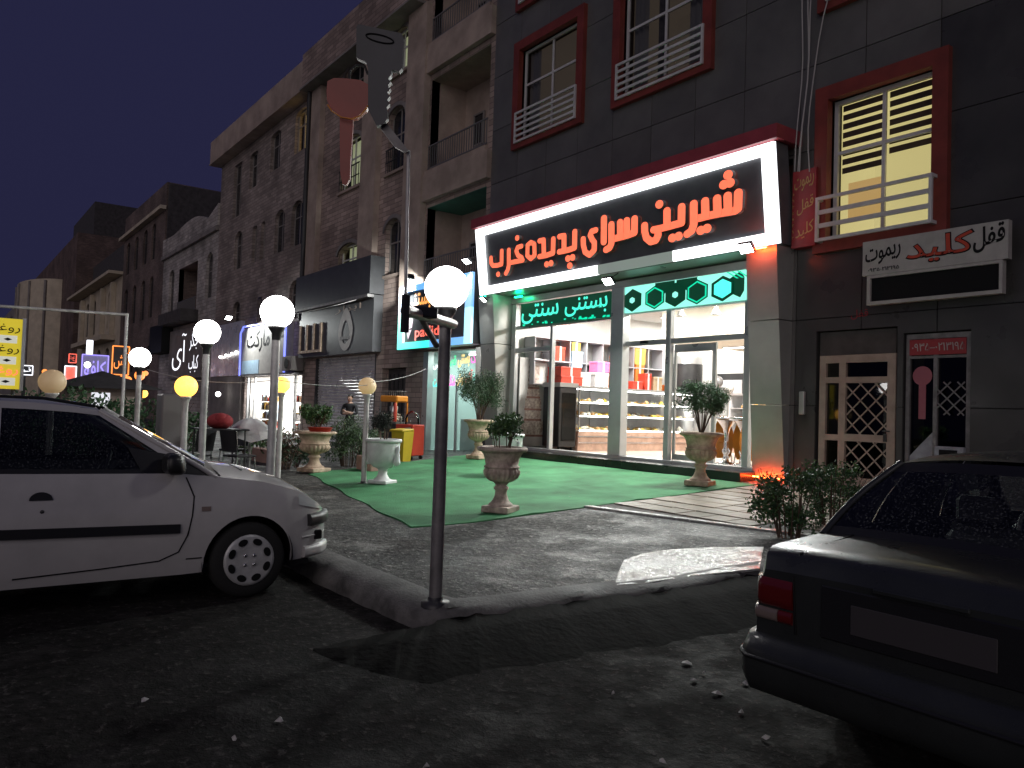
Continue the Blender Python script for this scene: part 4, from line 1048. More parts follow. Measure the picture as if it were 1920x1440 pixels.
mb.prism([(cx+0.15*math.cos(2*math.pi*i/N), 12.352, cz+0.15*math.sin(2*math.pi*i/N)) for i in range(N)], (0,0.004,0)); mb.box(cx-0.055,cx+0.055,12.357,12.361,1.68,2.24); kp('key_poster', mb, 'poster_pink')
mb = MB(); mb.prism([(a+0.06,12.352,0.6),(a+0.42,12.352,0.6),(a+0.42,12.352,1.5),(a+0.06,12.352,1.1)], (0,0.004,0)); kp('poster', mb, 'poster_grey')
text('lettering', '۵۹۱۳۱۲۰', a+0.1, a+0.4, 0.9, 1.0, 12.35, 'ink_black', ks, fa=False, slope=0.2)
mb = MB(); mb.cbox(a+0.5,b-0.04,12.2,12.31,1.0,1.28,0.015); kp('poster_box', mb, 'poster_grey')
mb = MB(); mb.box(a+0.58,b-0.12,12.193,12.199,1.05,1.23); kp('poster_screen', mb, 'ink_black')

# signs of the key cutter
sg = tag(empty('key_sign', (-5.8,12.0,3.95)), 'white sign board with large red outlined word between black Persian words', 'sign')
mb = MB(); mb.box(-6.9,-4.76,11.98,12.1,3.95,4.5); obj('board', mb, MT['sign_white'], sg, world=True)
mb = MB(); mb.box(-6.2,-6.1,12.1,12.27,4.0,4.4); mb.box(-5.4,-5.3,12.1,12.27,4.0,4.4); obj('bracket', mb, MT['dark_metal'], sg, world=True)
text('lettering', 'قفل', -5.22, -4.8, 4.1, 4.46, 11.979, 'ink_black', sg, offset=0.02, slope=0.06)
text('lettering', 'کلید', -6.2, -5.2, 4.03, 4.45, 11.979, 'ink_black', sg, offset=0.03)
text('lettering', 'کلید', -6.175, -5.225, 4.05, 4.43, 11.972, 'ink_red', sg, offset=0.008)
text('lettering', 'ریموت', -6.85, -6.28, 4.12, 4.4, 11.979, 'ink_black', sg, offset=0.01, slope=0.1)
text('lettering', '۰۹۳۵۰۲۱۳۱۹۵', -6.8, -6.3, 4.0, 4.06, 11.979, 'ink_black', sg, fa=False)
sg = tag(empty('blank_sign', (-5.8,12.0,3.48)), 'empty black sign panel in a white frame below the white key sign', 'sign')
mb = MB(); mb.box(-6.76,-4.88,12.02,12.1,3.53,3.9); obj('panel', mb, MT['ink_black'], sg, world=True)
mb = MB(); mb.box(-6.82,-4.83,11.98,12.1,3.47,3.525); mb.box(-6.82,-4.83,11.98,12.1,3.9,3.945); mb.box(-6.82,-6.765,11.98,12.1,3.525,3.9); mb.box(-4.875,-4.83,11.98,12.1,3.525,3.9); mb.box(-6,-5.9,12.101,12.27,3.6,3.8); obj('frame', mb, MT['sign_white'], sg, world=True)
sg = tag(empty('red_sign', (-8.2,12.2,4.6)), 'dark red vertical sign with gold Persian words between shop sign and lit window', 'sign')
mb = MB(); mb.box(-8.3,-7.84,12.1,12.26,4.62,5.98); obj('board', mb, MT['sign_red'], sg, world=True)
text('lettering', 'ریموت', -8.26, -7.88, 5.62, 5.88, 12.099, 'ink_gold', sg, slope=0.12)
text('lettering', 'قفل', -8.2, -7.88, 5.22, 5.48, 12.099, 'ink_gold', sg, slope=0.1)
text('lettering', 'کلید', -8.22, -7.87, 4.78, 5.04, 12.099, 'ink_gold', sg, slope=0.1)
for k, ch in enumerate('۰۹۳۵۰۲۱۳'): text('lettering', ch, -8.29, -8.26, 5.55-k*0.11, 5.6-k*0.11, 12.099, 'ink_gold', sg, fa=False)
text('lettering', 'قفل', -7.25, -6.95, 3.3, 3.46, 12.268, 'sign_red', sg) 
# cables hanging down the facade beside the sign
for k, (px0, px1, sag) in enumerate(((1502,1490,0.05),(1512,1496,0.08),(1521,1499,0.02),(1562,1518,-0.2))):
    p0 = at_y(px0 + (4 if k < 3 else 8), -60, 12.1); p1 = at_y(px1, 322, 12.1)
    mb = MB(); mb.tube([p0.lerp(p1, t) + Vector((sag*math.sin(math.pi*t), -0.03*math.sin(3*math.pi*t), 0)) for t in np.linspace(0,1,10)], 0.012, 5)
    tag(based('hanging_cable', mb, MT['cable_white'], p1), ['leftmost white cable hanging beside the shop sign','second white cable hanging beside the shop sign','third white cable hanging beside the shop sign','loose white cable bowing towards the lit window'][k], 'cable', 'cables hanging down the facade')
# ------------------------------------------------------------------ building B: stone block with loggias
def loggia(bld, a, b, c, d, y, depth, wallm, rail_z=0.8, soff='plaster_warm', nm='balcony'):
    """recess with door, soffit, slab and railing"""
    m_ = MB(); yb = y + depth
    m_.quad((a,yb,c),(b,yb,c),(b,yb,d),(a,yb,d)); m_.quad((a,y+0.01,c),(a,yb,c),(a,yb,d),(a,y+0.01,d)); m_.quad((b,yb,c),(b,y+0.01,c),(b,y+0.01,d),(b,yb,d))
    o = obj(nm, m_, MT[wallm], bld, world=True)
    m_ = MB(); m_.box(a, b, y+0.01, yb, d-0.02, d+0.05); obj('soffit', m_, MT[soff], o, world=True)
    m_ = MB(); m_.box(a-0.1, b+0.02, y-0.12, yb, c-0.16, c); obj('slab', m_, MT['plaster_warm'], o, world=True)
    m_ = MB(); m_.box(a, b, y-0.06, y-0.02, c+rail_z-0.04, c+rail_z); m_.box(a, b, y-0.06, y-0.02, c+0.05, c+0.09)
    obj('handrail', m_, MT['iron_pale'], o, world=True)
    m_ = MB(); k = a
    while k < b: m_.box(k, k+0.025, y-0.052, y-0.028, c+0.09, c+rail_z-0.04); k += 0.13
    tag(obj('balusters', m_, MT['iron_pale'], o, world=True), kind='stuff')
    w = b - a
    window(bld, b-w*0.42, b-w*0.06, c+0.02, d-0.55, yb-0.08, 'plaster_grey', 'dark_window', 0.07, (0.5,), (0.7,))
    window(bld, a+w*0.18, a+w*0.36, c+0.9, d-1.0, yb-0.08, 'plaster_grey', 'dark_window', 0.06, (), ())
    return o
bB = tag(empty('stone_building', (-24.6, 15, 0.3)), 'pinkish stone building with stacked balconies left of the grey block', 'building')
LG = [(-21.6,-18.3,5.45,7.9), (-21.6,-18.3,9.05,12.0), (-21.6,-18.3,13.15,15.6)]
WB = [(-28.4,-26.6,9.75,11.75,0.35), (-28.3,-26.5,6.3,7.65,0.35), (-28.3,-26.5,13.0,14.5,0.3), (-24.5,-23.25,9.6,11.8,0.4), (-24.4,-23.25,6.05,7.95,0.4), (-24.5,-23.25,12.95,14.5,0.3)]
GB = [(-30.1,-24.75,0.1,3.42), (-21.5,-18.15,0.2,3.34), (-24.3,-22.6,0.1,2.9)]
obj('wall', wall_mb(-31.2, -18.08, 0, 15.9, LG + WB + GB, YW, 0.3, 10), MT['stone_b'], bB, world=True)
for k, o in enumerate(LG): loggia(bB, *o, YW, 1.3, 'plaster_warm', soff='green_awning' if k == 0 else 'plaster_warm')
for k, o in enumerate(WB):
    lit = k in (0, 1, 5)
    w = window(bB, *o[:4], YW+0.16, 'white_frame' if lit else 'plaster_grey', 'shop_glass' if lit else 'dark_window', 0.06, (0.5,), (0.6,), room='lit_window_green' if lit else None)
    m_ = MB(); m_.box(o[0]-0.12, o[1]+0.12, YW-0.1, YW+0.1, o[2]-0.1, o[2]-0.005); obj('sill', m_, MT['plaster_warm'], w, world=True)
    m_ = MB(); cx = (o[0]+o[1])/2; ww = (o[1]-o[0])/2; n_ = 8; h = o[4]
    arc = [(cx+(ww+0.02)*math.cos(math.pi*i/n_), o[3]-h+(h+0.02)*math.sin(math.pi*i/n_)) for i in range(n_+1)]; arc2 = [(cx+(ww+0.16)*math.cos(math.pi*i/n_), o[3]-h+(h+0.16)*math.sin(math.pi*i/n_)) for i in range(n_+1)]
    m_.grid([[(x,YW-0.06,z) for x, z in arc], [(x,YW-0.06,z) for x, z in arc2], [(x,YW+0.02,z) for x, z in arc2]]); obj('arch_trim', m_, MT['plaster_grey'], w, world=True)
    if k in (0, 3):
        m_ = MB()
        for q in range(9): x = lerp(o[0]+0.05,o[1]-0.05,q/8); m_.box(x-0.012,x+0.012,YW-0.08,YW-0.06,o[2],o[2]+0.8)
        m_.box(o[0],o[1],YW-0.085,YW-0.055,o[2]+0.78,o[2]+0.82); m_.box(o[0],o[1],YW-0.085,YW-0.055,o[2]+0.35,o[2]+0.38); tag(obj('window_grille', m_, MT['iron'], w, world=True), kind='stuff')
mb = MB(); mb.box(-31.3,-22.0,11.68,12.29,14.6,16.0); obj('parapet', mb, MT['stone_b'], bB, world=True)
mb = MB(); mb.box(-31.4,-21.9,11.62,12.29,14.52,14.597); obj('eave_soffit', mb, MT['plaster_grey'], bB, world=True)
for x0, x1 in ((-31.15,-30.2),(-26.2,-25.0),(-22.9,-21.7)):
    mb = MB(); mb.box(x0,x1,12.08,12.298,4.0 if x0 > -24 else 6.8,14.515); obj('pilaster', mb, MT['plaster_warm'], bB, world=True)
mb = MB(); mb.tube([(-31.2,12.0,14.5),(-31.2,12.0,5)], 0.09, 8); obj('drainpipe', mb, MT['iron'], bB, world=True)
for k, zc_ in enumerate((8.5, 12.6)):
    mb = MB(); mb.box(-21.7,-18.1,12.14,12.296,zc_-0.42,zc_+0.38); obj('balcony_front', mb, MT['plaster_warm'], bB, world=True)
# side door recess between shutter and ice cream shop
mb = MB(); mb.box(-24.28,-22.62,12.55,12.6,0.2,2.88); obj('side_door', mb, MT['roof_dark'], bB, world=True)
for k in range(5): mb = MB(); mb.box(-24.15+k*0.3,-24.1+k*0.3,12.5,12.549,0.3,2.7); obj('door_bar', mb, MT['iron'], bB, world=True)
# black shop: sign box and roller shutter
sg = tag(empty('black_shop_sign', (-27.8,12.0,3.5)), 'black shop fascia with white flame emblem above the roller shutter', 'sign')
mb = MB(); mb.box(-31.1,-24.4,11.95,12.29,3.46,5.4); obj('fascia', mb, MT['sign_black'], sg, world=True)
mb = MB(); mb.box(-31.15,-24.35,11.75,12.29,5.42,6.72); obj('upper_box', mb, MT['sign_black'], sg, world=True)
mb = MB(); mb.box(-31.15,-24.4,11.7,11.94,5.3,5.4); obj('light_shelf', mb, MT['pole_dim'], sg, world=True)
cx, cz = -26.6, 4.35
m_ = MB(); pts = []
for i in range(24):
    t = 2*math.pi*i/24; r_ = 0.62; x = r_*math.sin(t)*(1-0.35*max(0, math.cos(t))); z = 0.78*math.cos(t); pts.append((cx+x, z+cz))
inn = [(cx+(x-cx)*0.55, cz-0.1+(z-cz)*0.55) for x, z in pts]
m_.grid([[(x,11.94,z) for x, z in pts], [(x,11.94,z) for x, z in inn]], close=True); obj('flame_emblem', m_, MT['sign_white'], sg, world=True)
m_ = MB(); m_.box(cx-0.45, cx+0.45, 11.93, 11.938, 3.98, 4.1); obj('emblem_bar', m_, MT['pole_dim'], sg, world=True)
text('lettering', 'ابزار', -27.6,-25.4,4.95,5.25,11.949,'beige_metal', sg)
for x0, x1 in ((-31.0,-30.85),(-30.3,-30.15),(-29.6,-29.45),(-28.9,-28.75)):
    m_ = MB(); m_.box(x0,x1,11.9,11.949,3.7,4.75); obj('frame_letter', m_, MT['urn_terracotta'], sg, world=True)
m_ = MB(); m_.box(-31.0,-28.75,11.88,11.949,3.62,3.72); obj('frame_letter', m_, MT['urn_terracotta'], sg, world=True)
sh = tag(empty('roller_shutter', (-27.4,12.3,0.2)), 'closed dented silver roller shutter under the black fascia', 'shutter')
m_ = MB(); P_ = []; z = 0.15; i = 0
while z < 3.4:
    for dz, dy in ((0,0.0),(0.025,-0.03),(0.07,-0.03),(0.095,0.0)):
        P_.append([(x, 12.42+dy+0.012*math.sin(x*2+z*5)*math.sin(z*3), z+dz) for x in np.linspace(-30.08,-24.78,14)])
    z += 0.115
m_.grid(P_, smooth=True); tag(obj('shutter_curtain', m_, MT['shutter_metal'], sh, world=True), kind='stuff')
for x in (-30.1,-24.85): m_ = MB(); m_.box(x,x+0.1,12.3,12.46,0.1,3.42); obj('guide_rail', m_, MT['dark_metal'], sh, world=True)

# ice cream shop of building B
sg = tag(empty('ice_cream_sign', (-20,11.8,3.4)), 'black neon sign in a cyan and blue light frame behind the near lamp globe', 'sign')
mb = MB(); mb.box(-22.18,-17.98,11.8,12.2,3.4,5.36); obj('panel', mb, MT['sign_black'], sg, world=True)
def lp(x0,x1,z0,z1,mt_): m_ = MB(); m_.box(x0,x1,11.72,11.798,z0,z1); obj('light_panel', m_, MT[mt_], sg, world=True)
lp(-22.18,-21.85,3.4,4.5,'led_cyan'); lp(-22.18,-21.85,4.505,5.36,'led_blue'); lp(-21.845,-20.2,3.4,3.6,'led_cyan'); lp(-20.195,-18.32,3.4,3.6,'led_blue'); lp(-18.315,-17.98,3.4,4.4,'led_skyblue'); lp(-18.315,-17.98,4.405,5.36,'led_blue'); lp(-21.845,-18.32,5.18,5.36,'led_blue')
text('lettering','بستنی',-21.75,-20.3,4.55,5.1,11.797,'neon_orange',sg,offset=0.02)
text('lettering','و',-18.85,-18.4,4.5,5.05,11.797,'neon_orange',sg,offset=0.02)
text('lettering','پدیده',-20.6,-19.3,4.1,4.5,11.797,'neon_red',sg,offset=0.02)
text('lettering','padideh',-21.2,-19.1,3.64,4.05,11.797,'neon_red',sg,fa=False,offset=0.015)
m_ = MB(); m_.prism([(-21.75,11.79,4.0),(-21.4,11.79,4.05),(-21.35,11.79,4.3),(-21.5,11.79,4.42),(-21.6,11.79,4.55),(-21.7,11.79,4.42),(-21.8,11.79,4.3)],(0,0.006,0)); m_.prism([(-21.62,11.79,3.7),(-21.42,11.79,3.995),(-21.74,11.79,3.995)],(0,0.006,0)); obj('ice_cream_neon', m_, MT['neon_pink'], sg, world=True)
ic = tag(empty('ice_cream_shop', (-19.8,12.4,0.3)), 'narrow lit ice cream shop front with coloured neon words on its glass', 'shop front')
icp = lambda n_, m_, mt_: obj(n_, m_, MT[mt_], ic, world=True)
for x0, x1 in ((-21.5,-21.2),(-18.4,-18.16)): m_ = MB(); m_.box(x0,x1,12.3,12.5,0.3,3.34); icp('mullion', m_, 'alu')
m_ = MB(); m_.box(-19.75,-19.68,12.42,12.48,0.3,2.4); icp('mullion', m_, 'alu')
m_ = MB(); m_.quad((-21.2,12.45,0.3),(-18.4,12.45,0.3),(-18.4,12.45,3.3),(-21.2,12.45,3.3)); icp('pane', m_, 'shop_glass')
em('icy_room', (0.62,0.95,0.85), 0.42, (0.7,0.85,0.8)); pm('icy_wall', (0.62,0.75,0.72), 0.6)
m_ = MB(); m_.quad((-21.5,15,0.3),(-18.1,15,0.3),(-18.1,15,3.4),(-21.5,15,3.4)); m_.quad((-21.49,12.5,0.3),(-21.49,15,0.3),(-21.49,15,3.4),(-21.49,12.5,3.4)); m_.quad((-18.1,15,0.3),(-18.1,12.5,0.3),(-18.1,12.5,3.4),(-18.1,15,3.4)); m_.quad((-21.5,12.5,3.4),(-18.1,12.5,3.4),(-18.1,15,3.4),(-21.5,15,3.4)); m_.quad((-21.5,12.5,0.31),(-18.1,12.5,0.31),(-18.1,15,0.31),(-21.5,15,0.31)); icp('room', m_, 'icy_wall')
m_ = MB(); m_.box(-20.9,-18.6,13.6,13.7,3.3,3.36); icp('tube', m_, 'tube_light')
l = bpy.data.lights.new('ice_shop_light','AREA'); l.energy = 55; l.shape = 'RECTANGLE'; l.size = 2.4; l.size_y = 1.6; l.color = (0.8,1,0.95); lo = bpy.data.objects.new('ice_shop_lamp', l); col.objects.link(lo); lo.parent = ic; lo.location = Vector((-19.8,13.6,3.28)) - wloc(ic)
for s_, x0, x1, z0, z1, mt_ in (('شیک',-19.0,-18.45,2.85,3.25,'neon_magenta'),('بستنی',-19.7,-19.08,2.82,3.2,'neon_yellow'),('قهوه',-20.35,-19.8,2.8,3.18,'neon_green'),('آیس',-21.1,-20.6,2.78,3.1,'neon_white'),
        ('شربت',-18.85,-18.45,2.35,2.68,'neon_teal'),('آش',-19.25,-18.9,2.3,2.75,'neon_red'),('نوش',-19.75,-19.3,2.28,2.65,'neon_yellow'),('شکلات',-20.35,-19.82,2.28,2.62,'neon_magenta'),('تخت',-21.1,-20.65,2.25,2.55,'neon_teal')):
    text('neon_word', s_, x0, x1, z0, z1, 12.44, mt_, ic, offset=0.022)
m_ = MB(); m_.cbox(-20.5,-18.5,13.1,13.7,0.32,1.3,0.02); icp('counter', m_, 'steel')
m_ = MB(); m_.cbox(-19.3,-18.6,13.75,14.3,0.32,2.1,0.02); icp('machine', m_, 'steel')
floodlight('floodlight', 'glowing floodlight above the left corner of the neon ice cream sign', at_y(768,520,11.55), (-26.5,12.2,1.2), 260, 1.0, arm=(0,0.5,0.1))
floodlight('floodlight', 'glowing floodlight above the right part of the neon ice cream sign', at_y(875,490,11.55), (-18,7.5,0), 50, 1.0, arm=(0,0.5,0.1))
bn = MB(); bn.box(-17.95,-17.72,11.9,11.92,1.9,3.3); tag(based('narrow_banner', bn, MT['white_wall'], (-17.85,11.9,1.9)), 'narrow white banner hanging between the neon sign and the left pillar', 'banner')

# ------------------------------------------------------------------ building C
bC = tag(empty('parapet_building', (-38, 15, 0)), 'three storey stone building with projecting parapet right of the curved roofline', 'building')
WC = [(-33.5,-32.15,12.5,14.35,0.2),(-36.6,-35.3,12.4,14.2,0.2),(-39.6,-38.4,12.2,14.0,0.2),(-42.2,-40.9,11.2,14.0,0),(-33.5,-32.2,8.4,10.35,0.4),(-35.6,-34.35,8.4,10.35,0.4),(-37.5,-36.9,8.4,10.2,0.1),(-38.75,-38.1,8.4,10.2,0.1),(-41.6,-40.3,8.4,10.35,0.4),(-33.4,-32.1,5.2,6.9,0.5),(-37.6,-36.9,5.4,6.6,0.1),(-41.4,-40.1,5.2,6.7,0.5)]
GC = [(-38.9,-31.5,0.1,2.8)]
obj('wall', wall_mb(-44.5,-31.28,0,14.6,WC+GC,YW,0.3,10), MT['stone_c'], bC, world=True)
for k, o in enumerate(WC):
    window(bC, *o[:4], YW+0.15, 'plaster_grey', 'dark_window' if k else 'shop_glass', 0.06, (0.5,) if o[1]-o[0] > 0.8 else (), (0.65,), room='lit_window_warm' if k == 0 else None)
mb = MB(); mb.box(-44.9,-31.45,11.75,12.29,14.62,15.85); obj('parapet', mb, MT['plaster_warm'], bC, world=True)
mb = MB(); mb.box(-44.9,-31.45,11.7,12.6,14.55,14.615); obj('eave_soffit', mb, MT['plaster_warm'], bC, world=True)
mb = MB(); mb.box(-44.0,-31.6,12.6,20,14.62,15.8); obj('roof_storey', mb, MT['roof_dark'], bC, world=True)
# supermarket
sg = tag(empty('supermarket_sign', (-35.6,12,2.9)), 'pale supermarket sign with black Persian words and blue light edging', 'sign')
mb = MB(); mb.box(-38.4,-32.6,11.95,12.29,2.9,5.1); obj('board', mb, MT['sign_white'], sg, world=True)
mb = MB(); mb.box(-38.35,-35.9,11.93,11.949,2.92,3.55); obj('blue_strip', mb, MT['box_blue'], sg, world=True)
text('lettering','سوپر',-34.0,-32.75,4.05,4.9,11.949,'ink_black',sg,offset=0.02); text('lettering','مارکت',-37.7,-34.6,3.9,4.95,11.949,'ink_black',sg,offset=0.02)
for pts in ([(-38.5,11.9,2.85),(-38.6,11.9,4.9),(-38.2,11.9,5.2),(-35,11.9,5.15)], [(-32.55,11.9,5.15),(-32.55,11.9,2.9)]):
    m_ = MB(); m_.tube(pts, 0.045, 6); obj('light_edging', m_, MT['blue_strip'], sg, world=True)
mk = tag(empty('supermarket', (-35,12.4,0.2)), 'open lit supermarket front stacked with bright packets', 'shop front')
mkp = lambda n_, m_, mt_: obj(n_, m_, MT[mt_], mk, world=True)
m_ = MB(); a, b = -38.9, -31.5; m_.quad((a,16,0.1),(b,16,0.1),(b,16,3),(a,16,3)); m_.quad((a,12.5,0.1),(a,16,0.1),(a,16,3),(a,12.5,3)); m_.quad((b,16,0.1),(b,12.5,0.1),(b,12.5,3),(b,16,3)); m_.quad((a,12.5,2.9),(b,12.5,2.9),(b,16,2.9),(a,16,2.9)); m_.quad((a,12.5,0.12),(b,12.5,0.12),(b,16,0.12),(a,16,0.12)); mkp('room', m_, 'white_wall')
l = bpy.data.lights.new('market_light','AREA'); l.energy = 700; l.shape = 'RECTANGLE'; l.size = 6; l.size_y = 2; lo = bpy.data.objects.new('market_lamp', l); col.objects.link(lo); lo.parent = mk; lo.location = Vector((-35,14,2.85)) - wloc(mk)
for x in (-38.6,-37.6,-35.0,-32.4): m_ = MB(); m_.box(x,x+0.1,12.32,12.42,0.1,2.8); mkp('post', m_, 'alu')
for k in range(5): m_ = MB(); m_.box(-34.6,-31.7,13.1,13.6,0.4+k*0.42,0.43+k*0.42); mkp('shelf_board', m_, 'white_frame')
for k in range(4): m_ = MB(); m_.box(-38.4,-36.4,12.9,13.4,0.4+k*0.42,0.43+k*0.42); mkp('shelf_board', m_, 'white_frame')
for mt_ in ('box_red','box_white','box_gold','box_blue','box_kraft'):
    m_ = MB()
    for q in range(26):
        x = random.choice([random.uniform(-34.5,-31.8), random.uniform(-38.3,-36.5)]); k = random.randrange(4); z = 0.432+k*0.42; h = random.uniform(0.15,0.36); w = random.uniform(0.06,0.16)
        m_.box(x,x+w,13.15 if x > -35 else 12.95,13.35 if x > -35 else 13.15,z,z+h)
    tag(mkp('packets', m_, mt_), kind='stuff')
floodlight('floodlight', 'small floodlight on an arm above the left corner of the supermarket sign', (-37.6,11.0,5.5), (-34,12.0,2.0), 130, 1.2, arm=(0,1.2,0.15))
pr = MB(); pr.box(-38.95,-31.4,11.9,12.28,2.82,2.88); tag(based('market_canopy', pr, MT['pole_dim'], (-35,12,2.82)), 'thin grey canopy ledge over the supermarket front', 'canopy')
ac = tag(empty('air_conditioner', (-31.9,11.9,3.0)), 'pale air conditioner box beside the supermarket sign', 'air conditioner')
mb = MB(); mb.cbox(-32.4,-31.3,11.75,12.28,2.95,3.55,0.02); obj('casing', mb, MT['plaster_grey'], ac, world=True); mb = MB(); mb.lathe([(0.2,0),(0.22,0.02)], 16); mb.xf(Matrix.Translation((-31.85,11.74,3.25)) @ Matrix.Rotation(R(90),4,'X')); obj('fan_grille', mb, MT['ink_black'], ac, world=True)
mb = MB(); mb.box(-44.2,-39.2,12.1,12.28,2.9,5.6); tag(based('metal_fascia', mb, MT['shutter_metal'], (-41.7,12.2,2.9)), 'shiny metal fascia left of the supermarket sign', 'fascia')
for k, x in enumerate((-42.2,-41.2,-40.2,-39.5)):
    m_ = MB(); m_.ball((0,0,0),0.07,8,6); tag(obj('spot_bulb', m_, MT['tube_light'], loc=(x,12.0,3.9+0.05*k)), ['leftmost','second','third','rightmost'][k] + ' of four small white bulbs in a row on the metal fascia', 'bulb', 'bulbs on the metal fascia')
m_ = MB(); m_.ball((0,0,0),0.13,10,8); tag(obj('porch_lamp', m_, MT['tube_light'], loc=at_y(409,739,11.6)), 'white lamp glowing in the dark passage behind the tall white globe lamp', 'lamp')
mb = MB(); mb.box(-44.3,-39.1,12.15,12.29,0.1,2.88); tag(based('passage_door', mb, MT['plaster_grey'], (-41.7,12.2,0.1)), 'grey closed panel wall below the metal fascia', 'panel wall')

# ------------------------------------------------------------------ building D with curved roofline
bD = tag(empty('curved_roofline_building', (-51, 15, 0)), 'low pale stone building with curved roofline and arched windows', 'building')
WD = [(-46.8,-45.4,7.4,10.0,0.6),(-55.6,-54.2,7.2,10.1,0.6),(-53.0,-48.6,6.95,9.9,0),(-46.6,-45.5,4.6,6.2,0.4),(-55.2,-54.2,4.6,6.2,0.4)]
obj('wall', wall_mb(-57.4,-44.52,0,11.3,WD,YW,0.3,10), MT['stone_d'], bD, world=True)
for k, o in enumerate(WD):
    if k == 2: continue
    window(bD, *o[:4], YW+0.15, 'plaster_grey', 'dark_window', 0.07, (0.5,), (0.6,))
loggia(bD, -53.0,-48.6,6.95,9.9,YW,1.2,'brick_e')
pts = [(-57.4,11.3),(-44.52,11.3),(-44.52,12.5),(-46.5,12.0)] + [(lerp(-46.5,-57.4,t), 12.0+0.75*math.sin(math.pi*min(1,t*1.3))*(1-t)+0.4*t) for t in np.linspace(0.1,1,12)]
mb = MB(); mb.prism([(x,12.2,z) for x, z in pts], (0,0.5,0)); obj('curved_parapet', mb, MT['stone_d'], bD, world=True)
mb = MB(); mb.box(-57.45,-44.5,12.1,12.29,11.0,11.25); obj('cornice', mb, MT['plaster_grey'], bD, world=True)
mb = MB(); mb.box(-53.6,-48.0,11.3,12.28,6.2,6.9); obj('balcony_box', mb, MT['roof_dark'], bD, world=True)
sg = tag(empty('kebab_sign', (-49.5,12,3)), 'dark sign with thin white glowing Persian strokes beside the amber lamp', 'sign')
mb = MB(); mb.box(-53.5,-46.0,12.05,12.28,2.9,5.9); obj('panel', mb, MT['plaster_grey'], sg, world=True)
text('neon_word','کباب',-48.6,-46.6,3.2,4.2,12.04,'neon_white',sg,offset=-0.012); text('neon_word','جگر',-48.6,-46.8,4.5,5.6,12.04,'neon_white',sg,offset=-0.012); text('neon_word','آی',-52.6,-49.4,3.4,5.6,12.04,'neon_white',sg,offset=-0.012)
mb = MB(); mb.box(-57.3,-53.8,11.6,12.28,4.6,6.4); tag(based('dark_awning_box', mb, MT['ink_black'], (-55.5,12,4.6)), 'black box sign left of the glowing white strokes', 'sign')

# ------------------------------------------------------------------ building E
bE = tag(empty('brown_brick_building', (-65, 15, 0)), 'tall brown brick building with pale eave line and dark side wall', 'building')
WE = []
for z0, z1 in ((11.6,14.2),(7.4,10.4),(3.6,5.4)):
    for x0, x1 in ((-70.9,-69.4),(-67.6,-66.2),(-64.4,-63.0),(-61.6,-60.3)): WE.append((x0,x1,z0,z1,0.5))
obj('wall', wall_mb(-72,-57.5,0,16.5,WE,YW,0.3,12), MT['brick_e'], bE, world=True)
for o in WE: window(bE, *o[:4], YW+0.12, 'roof_dark', 'dark_window', 0.08, (0.5,), (0.65,))
mb = MB(); mb.box(-72.3,-57.4,11.9,12.29,14.6,14.85); obj('eave_line', mb, MT['plaster_pale'], bE, world=True)
mb = MB(); mb.box(-57.49,-57.3,12.4,24,0,16.4); obj('side_wall_render', mb, MT['roof_dark'], bE, world=True)
# ------------------------------------------------------------------ building F: pale front with balcony
bF = tag(empty('pale_balcony_building', (-84, 15, 0)), 'pale lit house front with columns and plants on its balcony, far left', 'building')
WF = [(x,x+2.0,z0,z1,0.6) for z0, z1 in ((3.6,6.0),(7.6,11.0)) for x in (-91,-87,-83,-78.6)]
obj('wall', wall_mb(-96,-72.1,0,11.8,WF,YW,0.3,12), MT['plaster_pale'], bF, world=True)
for o in WF: window(bF, *o[:4], YW+0.12, 'plaster_grey', 'dark_window', 0.1, (0.5,), ())
mb = MB(); mb.box(-92,-74,11.2,12.29,6.5,6.9); obj('balcony', mb, MT['plaster_pale'], bF, world=True)
for x in (-92,-86,-80,-75): mb = MB(); mb.box(x-0.3,x+0.3,11.9,12.28,6.9,11.5); obj('column', mb, MT['plaster_pale'], bF, world=True)
mb = MB(); mb.prism([(-97,11.2,11.85),(-71.9,11.2,11.85),(-71.9,11.2,12.1),(-97,11.2,12.1)], (0,6,0)); obj('roof_edge', mb, MT['plaster_pale'], bF, world=True)
mb = MB(); mb.box(-100,-73,14,26,12.2,16.2); obj('upper_block', mb, MT['roof_dark'], bF, world=True)
# ------------------------------------------------------------------ building G, farther left
bG = tag(empty('brown_far_building', (-125, 18, 0)), 'dark brown far building with a tall pale curved bay', 'building')
WG = [(x,x+3,z0,z0+3.4,0) for z0 in (4,9,14) for x in (-148,-140)]
obj('wall', wall_mb(-160,-100,0,20,WG,YW,0.3,16), MT['brick_g'], bG, world=True)
for o in WG: window(bG, *o[:4], YW+0.15, 'roof_dark', 'dark_window', 0.15, (0.5,), ())
P_ = []
for z in (0, 4, 8, 12, 16): P_.append([(-121+9.5*math.cos(t), 12.3-4*math.sin(t), z) for t in np.linspace(0, math.pi, 15)])
mb = MB(); mb.grid(P_); mb.add([(-121+9.5*math.cos(t), 12.3-4*math.sin(t), 16) for t in np.linspace(0, math.pi, 15)], [tuple(range(15))]); obj('curved_bay', mb, MT['plaster_pale'], bG, world=True)
for k in range(6): t = R(25+26*k); mb = MB(); mb.tube([(-121+9.55*math.cos(t), 12.3-4.05*math.sin(t), 0),(-121+9.55*math.cos(t), 12.3-4.05*math.sin(t), 15.8)], 0.18, 6); obj('bay_rib', mb, MT['plaster_grey'], bG, world=True)
mb = MB(); mb.box(-118,-101,14,28,20.1,24); obj('roof_block', mb, MT['roof_dark'], bG, world=True)
bH = tag(empty('distant_block', (-190, 20, 0)), 'low dark block at the far left end of the street', 'building')
WH = [(x,x+4,z0,z0+3.5,0) for z0 in (4,9,14) for x in (-205,-193,-181,-170)]
